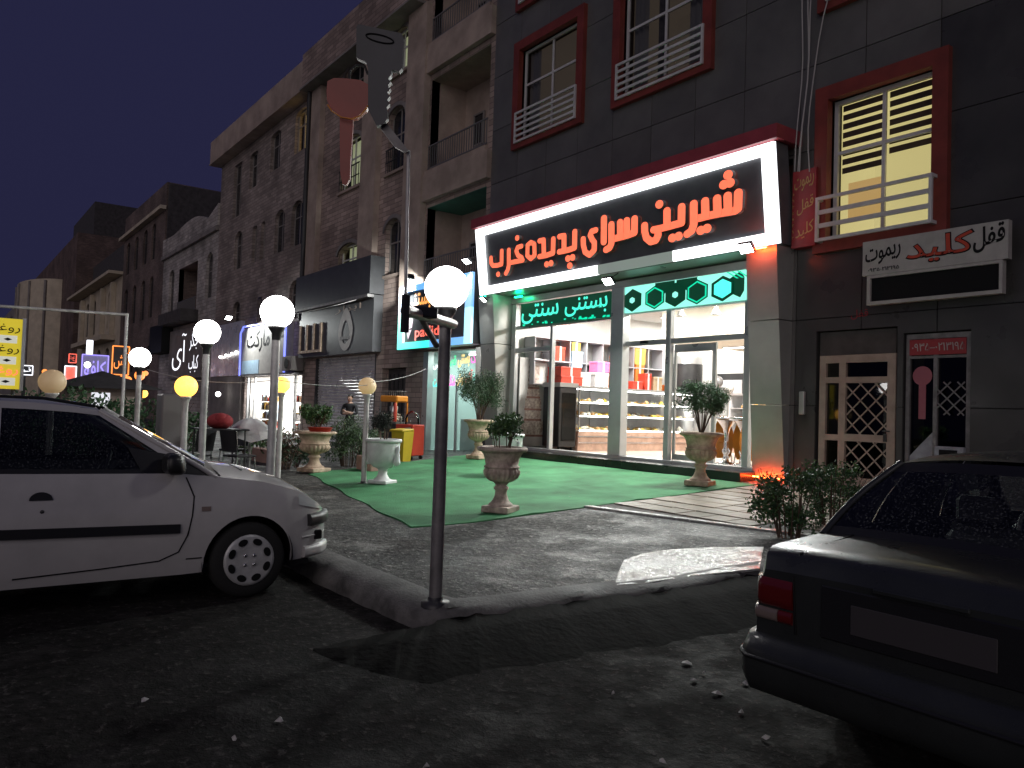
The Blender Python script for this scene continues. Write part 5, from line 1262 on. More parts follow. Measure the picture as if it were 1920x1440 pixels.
obj('wall', wall_mb(-230,-161,0,19,WH,YW,0.3,16), MT['plaster_grey'], bH, world=True)
for o in WH: window(bH, *o[:4], YW+0.15, 'roof_dark', 'dark_window', 0.2, (), ())

# far neon signs along the street
def neon(px, py, w, h, X, mats, lab, s_=None, fr='neon_white'):
    p = at_x(px, py, X); r_ = tag(empty('neon_sign', p), lab, 'neon sign', 'neon signs far down the street')
    m_ = MB(); m_.box(-0.1,0.0,-w/2,w/2,-h/2,h/2); obj('panel', m_, MT[mats], r_)
    if s_:
        t = text_mb(s_, -w*0.4, w*0.4, -h*0.3, h*0.3, -0.01, ext=0.02); t.xf(Matrix.Rotation(R(90),4,'Z')); obj('neon_word', t, MT[fr], r_)
    m_ = MB()
    for a_, b_ in (((-w/2,-h/2),(w/2,-h/2)),((w/2,-h/2),(w/2,h/2)),((w/2,h/2),(-w/2,h/2)),((-w/2,h/2),(-w/2,-h/2))): m_.bar((0.03,a_[0],a_[1]),(0.03,b_[0],b_[1]),0.06,0.06)
    obj('border', m_, MT[fr], r_); m_ = MB(); m_.box(-0.2,-0.1,-0.1,0.1,-p.z,-h/2); obj('post', m_, MT['dark_metal'], r_)
neon(178,692,1.6,1.9,-60,'neon_violet_dim','violet neon sign with bright border left of the second globe lamp','کافه','neon_violet')
neon(132,700,0.7,1.0,-62,'neon_red','small red neon sign above the cream globe lamp')
neon(136,672,0.45,0.6,-62.2,'sign_black','tiny red lettered sign over the red neon',"غذا",'neon_red')
neon(226,676,0.9,1.7,-52,'sign_black','orange neon sign glowing beside the farthest white lamp','آش','fire_orange')
neon(168,652,0.35,1.0,-61,'neon_white','thin white neon stroke above the violet sign')
neon(46,694,0.9,0.6,-60,'sign_black','cluster of small white lights at the far left','نو','neon_white')
for k, (px, py, mt_, r_) in enumerate(((262,704,'fire_orange',0.2),(240,712,'fire_orange',0.14),(232,706,'fire_orange',0.12),(229,738,'globe_warm',0.17),(269,738,'globe_warm',0.17),(164,684,'tube_light',0.2),(84,697,'fire_orange',0.1),(273,700,'fire_orange',0.1))):
    p = at_x(px, py, -34 if 'warm' in mt_ or 'fire' in mt_ else -58); m_ = MB(); m_.ball((0,0,0), r_, 10, 8)
    tag(obj('string_bulb', m_, MT[mt_], loc=p), ['large orange bulb right behind the farthest white lamp','orange bulb just left of the farthest white lamp','small orange bulb under the orange neon sign','amber wall lamp low left of the farthest lamp post','amber wall lamp low right of the farthest lamp post','bright white light in the middle of the violet neon','tiny orange light above the cream globe','tiny orange light at the edge of the farthest white globe'][k], 'bulb', 'small lights far down the street')
# ------------------------------------------------------------------ globe lamps
def globe_lamp(x, y, zc, r, mat, lab, pole='lamp_metal', zb=None, pr=0.048, light=0):
    zb = gz(x, y) if zb is None else zb
    o = tag(empty('globe_lamp', (x, y, zb)), lab, 'street lamp', 'globe street lamps')
    h = zc - zb
    m_ = MB(); k = 14; pr_ = [(r*math.sin(math.pi*i/k)*1.02+0.001, -r*math.cos(math.pi*i/k)) for i in range(2, k+1)]
    m_.lathe(pr_, 24, (0,0,h)); obj('globe', m_, MT[mat], o)
    m_ = MB(); m_.lathe([(pr,h-r-0.14),(pr*1.1,h-r-0.06),(r*0.5,h-r*0.93-0.02),(r*0.52,h-r*0.9),(r*0.4,h-r*0.88)], 20); obj('collar', m_, MT['dark_metal' if mat == 'globe_white' else pole], o)
    m_ = MB(); m_.tube([(0,0,-0.05),(0,0,h*0.55),(0,0,h-r-0.1)], [pr*1.04,pr,pr*0.96], 14); obj('pole', m_, MT[pole], o)
    m_ = MB(); m_.lathe([(pr*2.3,-0.03),(pr*2.3,0.014),(pr*1.3,0.02),(pr*1.15,0.05)], 14); obj('base_plate', m_, MT['dark_metal'], o)
    return o
near = globe_lamp(-5.09, 3.09, 2.51, 0.163, 'globe_white', 'nearest white globe lamp with a pipe arm, at the kerb corner', 'pole_dim')  # darker pole grey: shade of its unlit near side put into the colour
globe_lamp(-8.85, 3.13, 2.64, 0.185, 'globe_white', 'white globe lamp rising behind the white car bonnet')
globe_lamp(-11.69, 3.13, 2.58, 0.178, 'globe_white', 'white globe lamp between the amber lamp and the bonnet')
globe_lamp(-16.2, 3.13, 2.37, 0.19, 'globe_white', 'farthest white globe lamp, beside the orange neon')
globe_lamp(-13.0, 3.2, 1.81, 0.168, 'globe_warm', 'amber glowing globe lamp above the dark chairs')
globe_lamp(-14.49, 5.27, 1.94, 0.155, 'globe_warm', 'amber globe lamp half hidden by a white lamp pole')
globe_lamp(-13.12, 6.36, 1.96, 0.16, 'globe_cream', 'dim cream globe lamp left of the yellow bin')
globe_lamp(-13.9, 1.47, 1.81, 0.19, 'globe_cream_low', 'unlit cream globe lamp seen over the white car roof', zb=-0.01)
# pipe arm with diagonal brace on the nearest lamp
def np_(v): return Vector(v) - Vector(near.location)
a0, a1 = at_d(760,582,5.0), at_d(850,608,5.95)
m_ = MB(); m_.tube([np_(a0), np_(a1)], 0.036, 12); obj('pipe_arm', m_, MT['lamp_metal'], near)
m_ = MB(); m_.tube([np_(a0.lerp(a1,0.25)), np_(at_d(818,648,5.85))], 0.022, 8); obj('brace', m_, MT['pole_dim'], near)
m_ = MB(); c_ = np_(a0.lerp(a1,0.3)); m_.cbox(c_.x-0.07,c_.x+0.07,c_.y-0.09,c_.y+0.09,c_.z-0.02,c_.z+0.05,0.01); obj('clamp', m_, MT['dark_metal'], near)
# key shaped signs on a thin mast at the end of that arm
ks_ = tag(empty('key_mast', a0 - Vector((0,0,0.1))), 'thin white mast carrying a large grey key shaped sign', 'key sign')
top = at_d(766,282,5.0)
kb = Vector(ks_.location)
m_ = MB(); m_.box(-0.02,0.02,-0.02,0.02,-0.04,0.2); obj('socket', m_, MT['dark_metal'], ks_)
m_ = MB(); m_.tube([Vector((0,0,0.05)), top-kb], 0.011, 8); obj('mast', m_, MT['lamp_metal'], ks_)
def flat_key(pts, depth, th): 
    f = [at_d(x, y, depth) - kb for x, y in pts]; m2 = MB(); m2.prism(f, FWD*th); return m2
m_ = flat_key([(668,50),(672,45),(752,62),(757,70),(754,128),(748,134),(735,131),(733,140),(728,148),(733,153),(727,160),(732,166),(726,173),(731,180),(726,187),(730,194),(724,201),(726,210),(727,222),(718,233),(706,236),(699,222),(690,205),(690,128),(686,116),(668,108)], 4.9, 0.05)
pm('key_grey', (0.042,0.043,0.05), 0.45, 0.2, var=0.15)
obj('key_blade', m_, MT['key_grey'], ks_)
N = 24; m_ = MB(); ring = [at_d(712+26*math.cos(2*math.pi*i/N), 72+7*math.sin(2*math.pi*i/N)+ (6*math.cos(2*math.pi*i/N)), 4.895)-kb for i in range(N)]; m_.tube(ring+[ring[0]], 0.004, 5, caps=False); obj('emblem', m_, MT['ink_black'], ks_)
m_ = flat_key([(712,238),(726,232),(766,282),(760,286),(740,275)], 4.95, 0.03); obj('mast_bracket', m_, MT['pole_dim'], ks_)
rk = tag(empty('red_key', at_d(650,190,4.92)), 'red key shaped sign hanging beside the grey key', 'key sign'); kb = Vector(rk.location)
m_ = flat_key([(612,170),(614,152),(626,146),(650,147),(676,150),(690,158),(693,185),(686,205),(668,220),(658,222),(640,219),(620,204),(613,188)], 4.92, 0.06); pm('key_red', (0.3,0.035,0.02), 0.4, var=0.15); obj('bow', m_, MT['key_red'], rk)
m_ = flat_key([(637,220),(662,222),(660,260),(657,300),(656,335),(649,347),(642,345),(638,325),(637,280)], 4.935, 0.03); obj('blade', m_, MT['key_red'], rk)
m_ = MB(); p_ = [at_d(x, y, 4.93)-kb for x, y in ((655,150),(656,132),(668,122),(684,124),(690,140))]; m_.tube(p_, 0.008, 6); obj('hook', m_, MT['cable_black'], rk)
edge = [at_d(x, y, 4.9)-kb for x, y in ((614,196),(622,208),(640,220),(660,223),(676,217),(690,198))]; m_ = MB(); m_.tube(edge, 0.005, 5); obj('bright_rim', m_, MT['plastic_orange'], rk)

# ------------------------------------------------------------------ stone urns
def urn(x, y, s, sw, mat, lab, style='gadroon', rot=0.0):
    o = tag(empty('stone_urn', (x, y, gz(x, y)+0.016), rot), lab, 'urn', 'stone urns around the carpet')
    def L_(n_, prof, lob=None, n=40):
        m_ = MB(); m_.lathe([(r*sw, z*s) for r, z in prof], n, lobes=lob); obj(n_, m_, MT[mat], o)
    if style == 'gadroon':
        m_ = MB(); m_.cbox(-0.2*sw,0.2*sw,-0.2*sw,0.2*sw,0,0.085*s,0.012); obj('plinth', m_, MT[mat], o)
        L_('foot', [(0.17,0.086),(0.165,0.11),(0.14,0.125),(0.11,0.16),(0.085,0.22),(0.078,0.28),(0.1,0.3),(0.105,0.325),(0.08,0.345),(0.085,0.37),(0.115,0.39)])
        L_('bowl', [(0.1,0.391),(0.16,0.41),(0.215,0.45),(0.24,0.5),(0.245,0.54),(0.235,0.575)], (1,4,22,0.13), 88)
        L_('band', [(0.23,0.576),(0.25,0.59),(0.245,0.605),(0.225,0.615),(0.235,0.68),(0.26,0.75),(0.29,0.79)])
        m_ = MB(); prof = [(0.29,0.791),(0.33,0.80),(0.35,0.825),(0.345,0.85),(0.32,0.86),(0.28,0.855),(0.27,0.80)]; m_.lathe([(r*sw, z*s) for r, z in prof], 64, lobes=(1,4,36,0.035), caps=False); obj('rim', m_, MT[mat], o)
        m_ = MB(); m_.lathe([(0.02*sw,0.84*s),(0.15*sw,0.835*s),(0.275*sw,0.815*s)], 24, caps=False); obj('soil', m_, MT['soil'], o)
    else:
        m_ = MB(); m_.cbox(-0.2*sw,0.2*sw,-0.2*sw,0.2*sw,0,0.06*s,0.012); obj('plinth', m_, MT[mat], o)
        L_('foot', [(0.17,0.061),(0.12,0.1),(0.085,0.16),(0.08,0.22),(0.1,0.26)])
        L_('bowl', [(0.1,0.261),(0.18,0.29),(0.25,0.36),(0.285,0.45),(0.295,0.55),(0.3,0.66),(0.305,0.72)], None, 40)
        m_ = MB(); m_.lathe([(r*sw, z*s) for r, z in [(0.306,0.721),(0.335,0.73),(0.34,0.77),(0.325,0.785),(0.29,0.78),(0.28,0.73)]], 40, caps=False); obj('rim', m_, MT[mat], o)
        m_ = MB(); m_.lathe([(0.02*sw,0.75*s),(0.28*sw,0.74*s)], 24, caps=False); obj('soil', m_, MT['soil'], o)
        for sg_ in (-1, 1):
            m_ = MB(); P_ = []
            for i in range(8):
                t = i/7; z = (0.66-0.34*t)*s; rr = (0.33-0.03*t)*sw; P_.append((sg_*rr, -0.02, z))
            m_.tube(P_, [0.02,0.035,0.03,0.045,0.05,0.06,0.07,0.02], 8); obj('tassel_relief', m_, MT[mat], o)
    return o
U_near = urn(-8.85,6.36,1.04,1.0,'urn_grey','nearest weathered stone urn at the front edge of the carpet', rot=R(28))
U_right = urn(-9.08,10.75,1.07,1.06,'urn_terracotta','stone urn in front of the sliding door by the right pillar', rot=R(20))
U_big = urn(-15.58,6.42,0.97,1.24,'urn_terracotta','wide lit stone urn at the left end of the carpet', rot=R(20))
U_white = urn(-12.86,6.6,1.02,0.98,'urn_white','white urn with draped relief left of the near lamp pole','plain', rot=R(30))
U_back = urn(-15.9,10.7,1.1,1.05,'urn_terracotta','stone urn behind the near lamp pole before the ice cream shop', rot=R(15))
_w = at_d(952,818,15.7)
U_back2 = urn(_w.x,_w.y,1.02,1.0,'urn_white','white urn half hidden behind the nearest stone urn','plain', rot=R(10))

# ------------------------------------------------------------------ plants
def leaf(m_, p, size, rng, upb=0.3, asp=0.55):
    d = Vector((rng.gauss(0,1), rng.gauss(0,1), rng.gauss(0,1)+upb)).normalized(); t = d.cross(Vector((rng.gauss(0,1), rng.gauss(0,1), rng.gauss(0,1)))).normalized(); n_ = d.cross(t)
    s = size*rng.uniform(0.6,1.3); p = Vector(p)
    m_.add([p[:], (p+d*s*0.5+t*s*asp*0.5+n_*s*0.08)[:], (p+d*s)[:], (p+d*s*0.5-t*s*asp*0.5+n_*s*0.08)[:]], [(0,1,2),(0,2,3)], False)
def plant(name, loc, lab, cat, stems, clumps, mat, nleaf, size, stem_r=0.012, bark='bark', seed=1, asp=0.55, group=None, mat2=None):
    """stems: list of polylines; clumps: list of (centre, rx, rz) filled with leaf-sized faces"""
    rng = random.Random(seed); o = tag(empty(name, loc), lab, cat, group)
    m_ = MB()
    for st in stems: m_.tube(st, [lerp(stem_r, stem_r*0.4, i/max(1,len(st)-1)) for i in range(len(st))], 6)
    if stems: obj('stems', m_, MT[bark], o)
    tot = sum(c[1]**2*c[2] for c in clumps); parts_ = [MB(), MB()]
    for c, rx, rz in clumps:
        for _ in range(int(nleaf*rx*rx*rz/tot)):
            d = Vector((rng.gauss(0,1), rng.gauss(0,1), rng.gauss(0,1))).normalized(); u = rng.random()**0.42
            p = Vector(c)+Vector((d.x*rx*u, d.y*rx*u, d.z*rz*u)); leaf(parts_[rng.random() < 0.35], p, size, rng, asp=asp)
    obj('foliage', parts_[0], MT[mat], o)
    if parts_[1].f: obj('foliage', parts_[1], MT[mat2 or mat], o)
    return o
def fan(n_, h, spread, seed, base=0.03, z0=0.0):
    rng = random.Random(seed); out = []
    for i in range(n_):
        a = rng.uniform(0,6.28); s = spread*rng.uniform(0.3,1)
        b = Vector((math.cos(a)*base, math.sin(a)*base, z0)); t = Vector((math.cos(a)*s, math.sin(a)*s, h*rng.uniform(0.8,1)))
        out.append([b, b.lerp(t,0.45)+Vector((0,0,0.06*h)), t])
    return out
def clumps(n_, h, spread, r, seed, flat=0.8, zv=0.15):
    rng = random.Random(seed); out = []
    for i in range(n_):
        a = rng.uniform(0,6.28); s = spread*math.sqrt(rng.random()); q = r*rng.uniform(0.6,1.15)
        out.append(((math.cos(a)*s, math.sin(a)*s, h+rng.uniform(-zv,zv)), q, q*flat))
    return out
def on(u, dz): l_ = u.location; return (l_.x, l_.y, l_.z+dz)
plant('potted_shrub', on(U_near,0.85), 'small round leaved shrub on bare stems in the nearest urn', 'shrub', fan(9,0.38,0.24,3,0.1), clumps(12,0.33,0.26,0.12,4,0.9,0.1), 'leaf_mid', 1500, 0.042, 0.009, seed=3, asp=0.8, mat2='leaf_dark')
plant('potted_shrub', on(U_right,0.88), 'umbrella shaped evergreen with fanned stems in the urn by the sliding door', 'shrub', fan(22,0.66,0.36,8,0.02)+[[Vector((0,0,0)),Vector((0,0,0.12))]], clumps(34,0.64,0.38,0.15,9,0.9,0.2), 'leaf_dark', 9000, 0.042, 0.01, seed=5, asp=0.35)
plant('potted_shrub', on(U_big,0.8), 'bright leafy shrub in the wide lit urn', 'shrub', fan(10,0.45,0.3,12,0.05), clumps(14,0.36,0.28,0.15,13,1.0,0.15), 'leaf_mid', 2400, 0.055, 0.01, seed=6, mat2='leaf_dark')
plant('potted_shrub', on(U_white,0.76), 'withered dark shrub drooping in the white urn', 'shrub', fan(8,0.4,0.2,14,0.05), clumps(10,0.36,0.2,0.13,15,0.9,0.1), 'leaf_withered', 1400, 0.06, 0.01, seed=7, asp=0.3)
plant('potted_shrub', on(U_back,0.9), 'feathery pale evergreen in the urn before the ice cream shop', 'shrub', fan(14,0.85,0.42,17,0.04), clumps(34,0.78,0.44,0.22,18,1.1,0.32), 'leaf_dark', 9500, 0.055, 0.014, seed=8, asp=0.3, mat2='leaf_grey')
mb = MB(); c_ = on(U_big,0.82); mb.lathe([(0.2,0.0),(0.26,0.1),(0.28,0.1)], 20); tag(obj('plastic_pot', mb, MT['cart_red'], loc=(c_[0]+0.12,c_[1]+0.05,c_[2])), 'low red plastic pot standing inside the wide lit urn', 'pot')
# bushes by the dark car and beside the big urn
def bush(px, py, h, w, lab, mat, n_, size, seed, mat2=None, asp=0.6):
    p = at_g(px, py)
    return plant('bush', (p.x, p.y, gz(p.x,p.y)), lab, 'bush', fan(22,h*0.95,w*0.5,seed,w*0.16), clumps(int(26), h*0.55, w*0.42, h*0.2, seed+1, 1.0, h*0.32), mat, n_, size, 0.009, seed=seed, mat2=mat2, asp=asp, group='bushes on the footway')
bush(1480,1008,0.82,0.78,'dark small leaved bush beside the boot of the dark sedan','leaf_dark',3600,0.045,31,'leaf_mid')
bush(1560,985,0.75,0.8,'small leaved bush behind the rear window pillar of the dark sedan','leaf_dark',2200,0.045,35,'leaf_mid')
bush(652,874,1.15,0.95,'loose pale green bush right of the wide lit urn','leaf_grey',2600,0.075,41,'leaf_mid',0.35)
bush(688,872,0.85,0.7,'lower pale green bush left of the white urn','leaf_grey',1500,0.07,45,'leaf_mid',0.35)
bush(548,876,0.5,0.8,'low dark bush just left of the wide urn','leaf_dark',1500,0.06,48,'leaf_grey',0.35)
bush(530,880,0.95,0.8,'dry brown bush behind the amber lamp pole','leaf_brown',900,0.09,51,'leaf_dark',0.4)
bush(468,856,0.75,0.9,'white flowering bush behind the white car bonnet','leaf_mid',1400,0.08,53,'litter',0.6)
for k, (px, py, X, h, w, lab) in enumerate(((110,765,-19,1.7,2.2,'dark bush mass under the unlit cream globe'),(165,770,-20,1.5,2.2,'dark bush left of the farthest white lamp post'),(215,775,-21,1.5,2.4,'dark bush behind the farthest white lamp post'),(290,790,-22,1.6,2.6,'dark bush right of the farthest white lamp post'),(320,800,-19,1.3,1.8,'dark bush behind the amber lamp'))):
    p = at_x(px, py, X)
    plant('bush', (p.x, p.y, -0.02), lab, 'bush', fan(12,h,w*0.4,60+k,0.15), clumps(16,h*0.62,w*0.34,h*0.24,70+k,1.0,h*0.3), 'leaf_dark', 1500, 0.12, 0.015, seed=60+k, group='dark bushes along the far footway')
# planter boxes
for k, (px, py, w, lab) in enumerate(((480,868,1.6,'pinkish low planter box behind the bonnet of the white car'),(668,884,0.7,'pinkish planter block between the wide urn and the white urn'))):
    p = at_g(px, py); m_ = MB(); m_.cbox(-w/2,w/2,-0.15,0.15,-0.02,0.32,0.02); o = obj('planter_box', m_, MT['planter_pink'], loc=(p.x,p.y+0.3,gz(p.x,p.y))); tag(o, lab, 'planter')

# ------------------------------------------------------------------ person with folded arms
def person(loc, rz):
    o = tag(empty('person', loc, rz), 'person in black clothes standing with folded arms before the roller shutter', 'person')
    V = []; E_ = []; Rd = []
    def add(p, r, par=None):
        V.append(p); Rd.append(r if isinstance(r, tuple) else (r, r))
        if par is not None: E_.append((par, len(V)-1))
        return len(V)-1
    pel = add((0,0,0.92),(0.15,0.115)); w_ = add((0,0.005,1.06),(0.14,0.105),pel); ch = add((0,0.0,1.27),(0.165,0.115),w_); sh_ = add((0,0.01,1.41),(0.13,0.09),ch); nk = add((0,0.0,1.49),(0.055,0.055),sh_); hd = add((0,-0.02,1.58),(0.078,0.09),nk); hd2 = add((0,-0.02,1.66),(0.08,0.098),hd); add((0,-0.01,1.715),(0.05,0.06),hd2)
    for s in (-1,1):
        hp = add((s*0.1,0,0.87),(0.098,0.1),pel); kn = add((s*0.125,-0.01,0.48),(0.062,0.066),hp); an = add((s*0.14,0.02,0.09),(0.042,0.045),kn); ft = add((s*0.15,-0.06,0.04),(0.042,0.035),an); add((s*0.16,-0.15,0.03),(0.035,0.026),ft)
        so = add((s*0.2,0.01,1.4),(0.066,0.066),sh_); el = add((s*0.265,-0.05,1.13),(0.046,0.046),so)
        wr = add((s*-0.02,-0.2,1.16+0.03*s),(0.03,0.03),el); pl = add((s*-0.09,-0.2,1.18+0.03*s),(0.036,0.026),wr)
        for q in range(4): f1 = add((s*(-0.13),-0.205,1.155+0.022*q+0.03*s),0.0095,pl); add((s*(-0.17),-0.19,1.15+0.021*q+0.03*s),0.0085,f1)
        t1 = add((s*-0.085,-0.225,1.225+0.03*s),0.011,pl); add((s*-0.12,-0.235,1.24+0.03*s),0.0095,t1)
    me = bpy.data.meshes.new('body'); me.from_pydata(V, E_, []); b = bpy.data.objects.new('body', me); col.objects.link(b)
    md = b.modifiers.new('skin','SKIN'); md.use_smooth_shade = True
    for i, sv in enumerate(me.skin_vertices[0].data): sv.radius = Rd[i]; sv.use_root = (i == 0)
    b.modifiers.new('sub','SUBSURF').levels = 1; b.modifiers['sub'].render_levels = 1
    bpy.context.view_layer.update(); dg = bpy.context.evaluated_depsgraph_get(); m2 = bpy.data.meshes.new_from_object(b.evaluated_get(dg)); bpy.data.objects.remove(b)
    for mt_ in ('cloth_black','skin'): m2.materials.append(MT[mt_])
    for p in m2.polygons:
        c = p.center; p.use_smooth = True
        p.material_index = 1 if (c.z > 1.47 or (c.y < -0.13 and 1.08 < c.z < 1.3)) else 0
    obj('body', m2, None, o)
    m_ = MB(); m_.ball((0,0.0,1.665),0.1,14,8,(0.95,1.08,0.85)); m_.v = [(x, y+0.012, max(z,1.625 if y > -0.02 else 1.69)) for x, y, z in m_.v]; obj('hair', m_, MT['hair'], o)
    m_ = MB(); m_.ball((0,-0.115,1.605),0.016,8,6,(0.8,1,1.4)); obj('nose', m_, MT['skin'], o)
    for s in (-1,1):
        m_ = MB(); m_.ball((s*0.032,-0.103,1.635),0.011,8,6); obj('eye', m_, MT['hair'], o); m_ = MB(); m_.ball((s*0.085,-0.01,1.61),0.022,8,6,(0.4,0.8,1.3)); obj('ear', m_, MT['skin'], o)
    m_ = MB(); m_.ball((0,-0.11,1.562),0.02,8,6,(1.2,0.4,0.35)); obj('mouth', m_, MT['ink_red'], o)
    return o
pp = at_y(657, 740, 10.6); person((pp.x, pp.y, pp.z - 1.735), R(40))

# ------------------------------------------------------------------ snack cart, popcorn machine, bin
p = at_g(767, 861); p.z = gz(p.x,p.y)
ct = tag(empty('snack_cart', p, R(25)), 'red snack cart with printed front and clear plastic domes', 'cart')
m_ = MB(); m_.cbox(-0.26,0.26,-0.25,0.25,0.1,0.86,0.015); obj('cabinet', m_, MT['cart_red'], ct)
pm('print_yellow', (0.7,0.5,0.1), 0.5, var=0.6, vs_=7, c2=(0.4,0.35,0.1))
m_ = MB(); m_.prism([(-0.2,-0.253,0.2),(0.12,-0.253,0.16),(0.2,-0.253,0.34),(0.05,-0.253,0.52),(-0.16,-0.253,0.46)], (0,0.002,0)); obj('printed_picture', m_, MT['print_yellow'], ct)
m_ = MB(); m_.prism([(0.0,-0.253,0.66),(0.2,-0.253,0.69),(0.19,-0.253,0.8),(-0.01,-0.253,0.77)], (0,0.002,0)); obj('printed_label', m_, MT['sign_white'], ct)
for x, y in ((-0.2,-0.2),(0.2,-0.2),(-0.2,0.2),(0.2,0.2)): m_ = MB(); m_.lathe([(0.05,-0.015),(0.05,0.015)], 12); m_.xf(Matrix.Translation((x,y,0.05)) @ Matrix.Rotation(R(90),4,'X')); obj('castor', m_, MT['black_plastic'], ct)
m_ = MB(); m_.lathe([(0.18,0.861),(0.18,1.0),(0.15,1.1),(0.08,1.17),(0.03,1.2)], 20, (0.05,0,0)); obj('plastic_dome', m_, MT['shop_glass'], ct)
m_ = MB(); m_.lathe([(0.05,0.861),(0.05,1.0),(0.025,1.08),(0.02,1.14)], 14, (-0.17,-0.12,0)); obj('bottle', m_, MT['shop_glass'], ct)
p = at_g(735, 858); p.z = gz(p.x,p.y)
pc = tag(empty('popcorn_machine', p, R(25)), 'orange topped popcorn machine with glass sides on a dark stand', 'popcorn machine')
m_ = MB(); m_.cbox(-0.24,0.24,-0.22,0.22,0,0.86,0.015); obj('stand', m_, MT['dark_metal'], pc)
m_ = MB(); m_.cbox(-0.27,0.27,-0.25,0.25,1.42,1.58,0.03); obj('top', m_, MT['plastic_orange'], pc)
m_ = MB(); m_.box(-0.25,0.25,-0.23,0.23,0.87,0.92); obj('tray', m_, MT['steel'], pc)
for sx in (-1,1):
    for sy in (-1,1): m_ = MB(); m_.box(sx*0.25-0.015,sx*0.25+0.015,sy*0.23-0.015,sy*0.23+0.015,0.92,1.42); obj('post', m_, MT['plastic_orange' if sx > 0 else 'steel'], pc)
m_ = MB(); 
for q in range(70): m_.ball((random.uniform(-0.2,0.2),random.uniform(-0.18,0.18),random.uniform(0.94,1.12)),0.03,6,4)
tag(obj('popcorn', m_, MT['pastry_a'], pc), kind='stuff')
m_ = MB(); m_.lathe([(0.1,1.15),(0.11,1.3),(0.09,1.32)], 14); obj('kettle', m_, MT['steel'], pc)
m_ = MB()
for q in range(9): x = -0.24+0.06*q; m_.tube([(x,-0.2,1.581),(x,-0.2,1.7),(x,0.2,1.7),(x,0.2,1.581)], 0.005, 4)
m_.tube([(-0.24,-0.2,1.7),(0.24,-0.2,1.7)],0.006,4); m_.tube([(-0.24,-0.2,1.64),(0.24,-0.2,1.64)],0.006,4); tag(obj('wire_rack', m_, MT['iron_pale'], pc), kind='stuff')
m_ = MB(); m_.lathe([(0.045,0.93),(0.04,1.35),(0.02,1.4)], 12, (0.27,-0.3,0)); obj('red_bottle', m_, MT['cart_red'], pc)
p = at_g(753, 867); p.z = gz(p.x,p.y)+0.012
bn = tag(empty('waste_bin', p, R(20)), 'yellow plastic waste bin in front of the red snack cart', 'bin')
m_ = MB(); P_ = [[(sx*w, sy*w*0.9, z) for sx, sy in ((-1,-1),(1,-1),(1,1),(-1,1))] for w, z in ((0.15,0.02),(0.17,0.3),(0.195,0.72))]; m_.grid(P_, smooth=False, close=True); m_.add(P_[0], [(3,2,1,0)]); obj('body', m_, MT['plastic_yellow'], bn)
m_ = MB(); m_.cbox(-0.215,0.215,-0.2,0.2,0.72,0.77,0.015); m_.xf(Matrix.Rotation(R(4),4,'X')); obj('lid', m_, MT['plastic_yellow'], bn)
m_ = MB(); m_.tube([(-0.16,0.2,0.74),(0.16,0.2,0.74)],0.018,8); obj('handle', m_, MT['plastic_yellow'], bn)

# ------------------------------------------------------------------ cafe table, chairs, parasol behind the bonnet
tp = at_d(412, 803, 15.6); tz = gz(tp.x, tp.y)
tb = tag(empty('cafe_table', (tp.x,tp.y,tz)), 'dark square cafe table carrying a red bundle behind the car bonnet', 'table')
m_ = MB(); m_.cbox(-0.45,0.45,-0.45,0.45,tp.z-tz-0.03,tp.z-tz,0.008); obj('tabletop', m_, MT['chair_dark'], tb)
for sx, sy in ((-1,-1),(1,-1),(-1,1),(1,1)): m_ = MB(); m_.tube([(sx*0.38,sy*0.38,tp.z-tz-0.03),(sx*0.4,sy*0.4,0)],0.018,6); obj('leg', m_, MT['dark_metal'], tb)
m_ = MB(); m_.ball((0,0,0.15),0.3,16,10,(1.15,0.8,0.55)); m_.ball((0.2,-0.05,0.2),0.12,10,8); tag(obj('red_bundle', m_, MT['cloth_red'], loc=(tp.x,tp.y,tp.z-0.01)), 'dark red cloth bundle lying on the cafe table', 'bundle')
def chair(px, py, d, rz, lab):
    q = at_d(px, py, d); z0 = gz(q.x,q.y); o = tag(empty('cafe_chair', (q.x,q.y,z0), rz), lab, 'chair', 'dark chairs at the cafe table')
    m_ = MB(); m_.grid([[(x,0.2+0.04*(1-(x/0.22)**2)+0.08*t,0.52+0.4*t) for x in np.linspace(-0.22,0.22,7)] for t in (0,0.33,0.66,1)]); m_.grid([[(x,0.225+0.04*(1-(x/0.22)**2)+0.08*t,0.52+0.4*t) for x in np.linspace(0.22,-0.22,7)] for t in (0,0.33,0.66,1)]); obj('backrest', m_, MT['chair_dark'], o)
    m_ = MB(); m_.cbox(-0.22,0.22,-0.22,0.22,0.42,0.46,0.015); obj('seat', m_, MT['chair_dark'], o)
    for sx, sy in ((-1,-1),(1,-1)): m_ = MB(); m_.tube([(sx*0.19,sy*0.19,0.42),(sx*0.22,sy*0.22,0)],0.014,6); obj('leg', m_, MT['chrome'], o)
    for sx in (-1,1): m_ = MB(); m_.tube([(sx*0.2,0.24,0.9),(sx*0.2,0.2,0.45),(sx*0.22,0.24,0)],0.014,6); obj('leg', m_, MT['chrome'], o)
chair(366,830,14.6,R(-60),'dark chair with its back to us left of the tall lamp pole'); chair(450,832,14.8,R(200),'dark chair with its back to us right of the tall lamp pole'); chair(440,812,16.6,R(20),'dark chair across the cafe table')
q = at_d(470,812,16.2); z0 = gz(q.x,q.y)
um = tag(empty('folded_parasol', (q.x,q.y,z0)), 'white cloth parasol drooping beside the cafe table', 'parasol')
m_ = MB(); P_ = []
for i in range(7):
    t = i/6; P_.append([((0.02+0.62*t)*math.cos(a)*(1+0.12*math.sin(3*a)), (0.02+0.5*t)*math.sin(a), q.z-z0+0.3-0.42*t*t+0.05*math.sin(5*a)*t) for a in np.linspace(0,2*math.pi,21)])
m_.grid(P_); obj('canopy', m_, MT['cloth_white'], um)
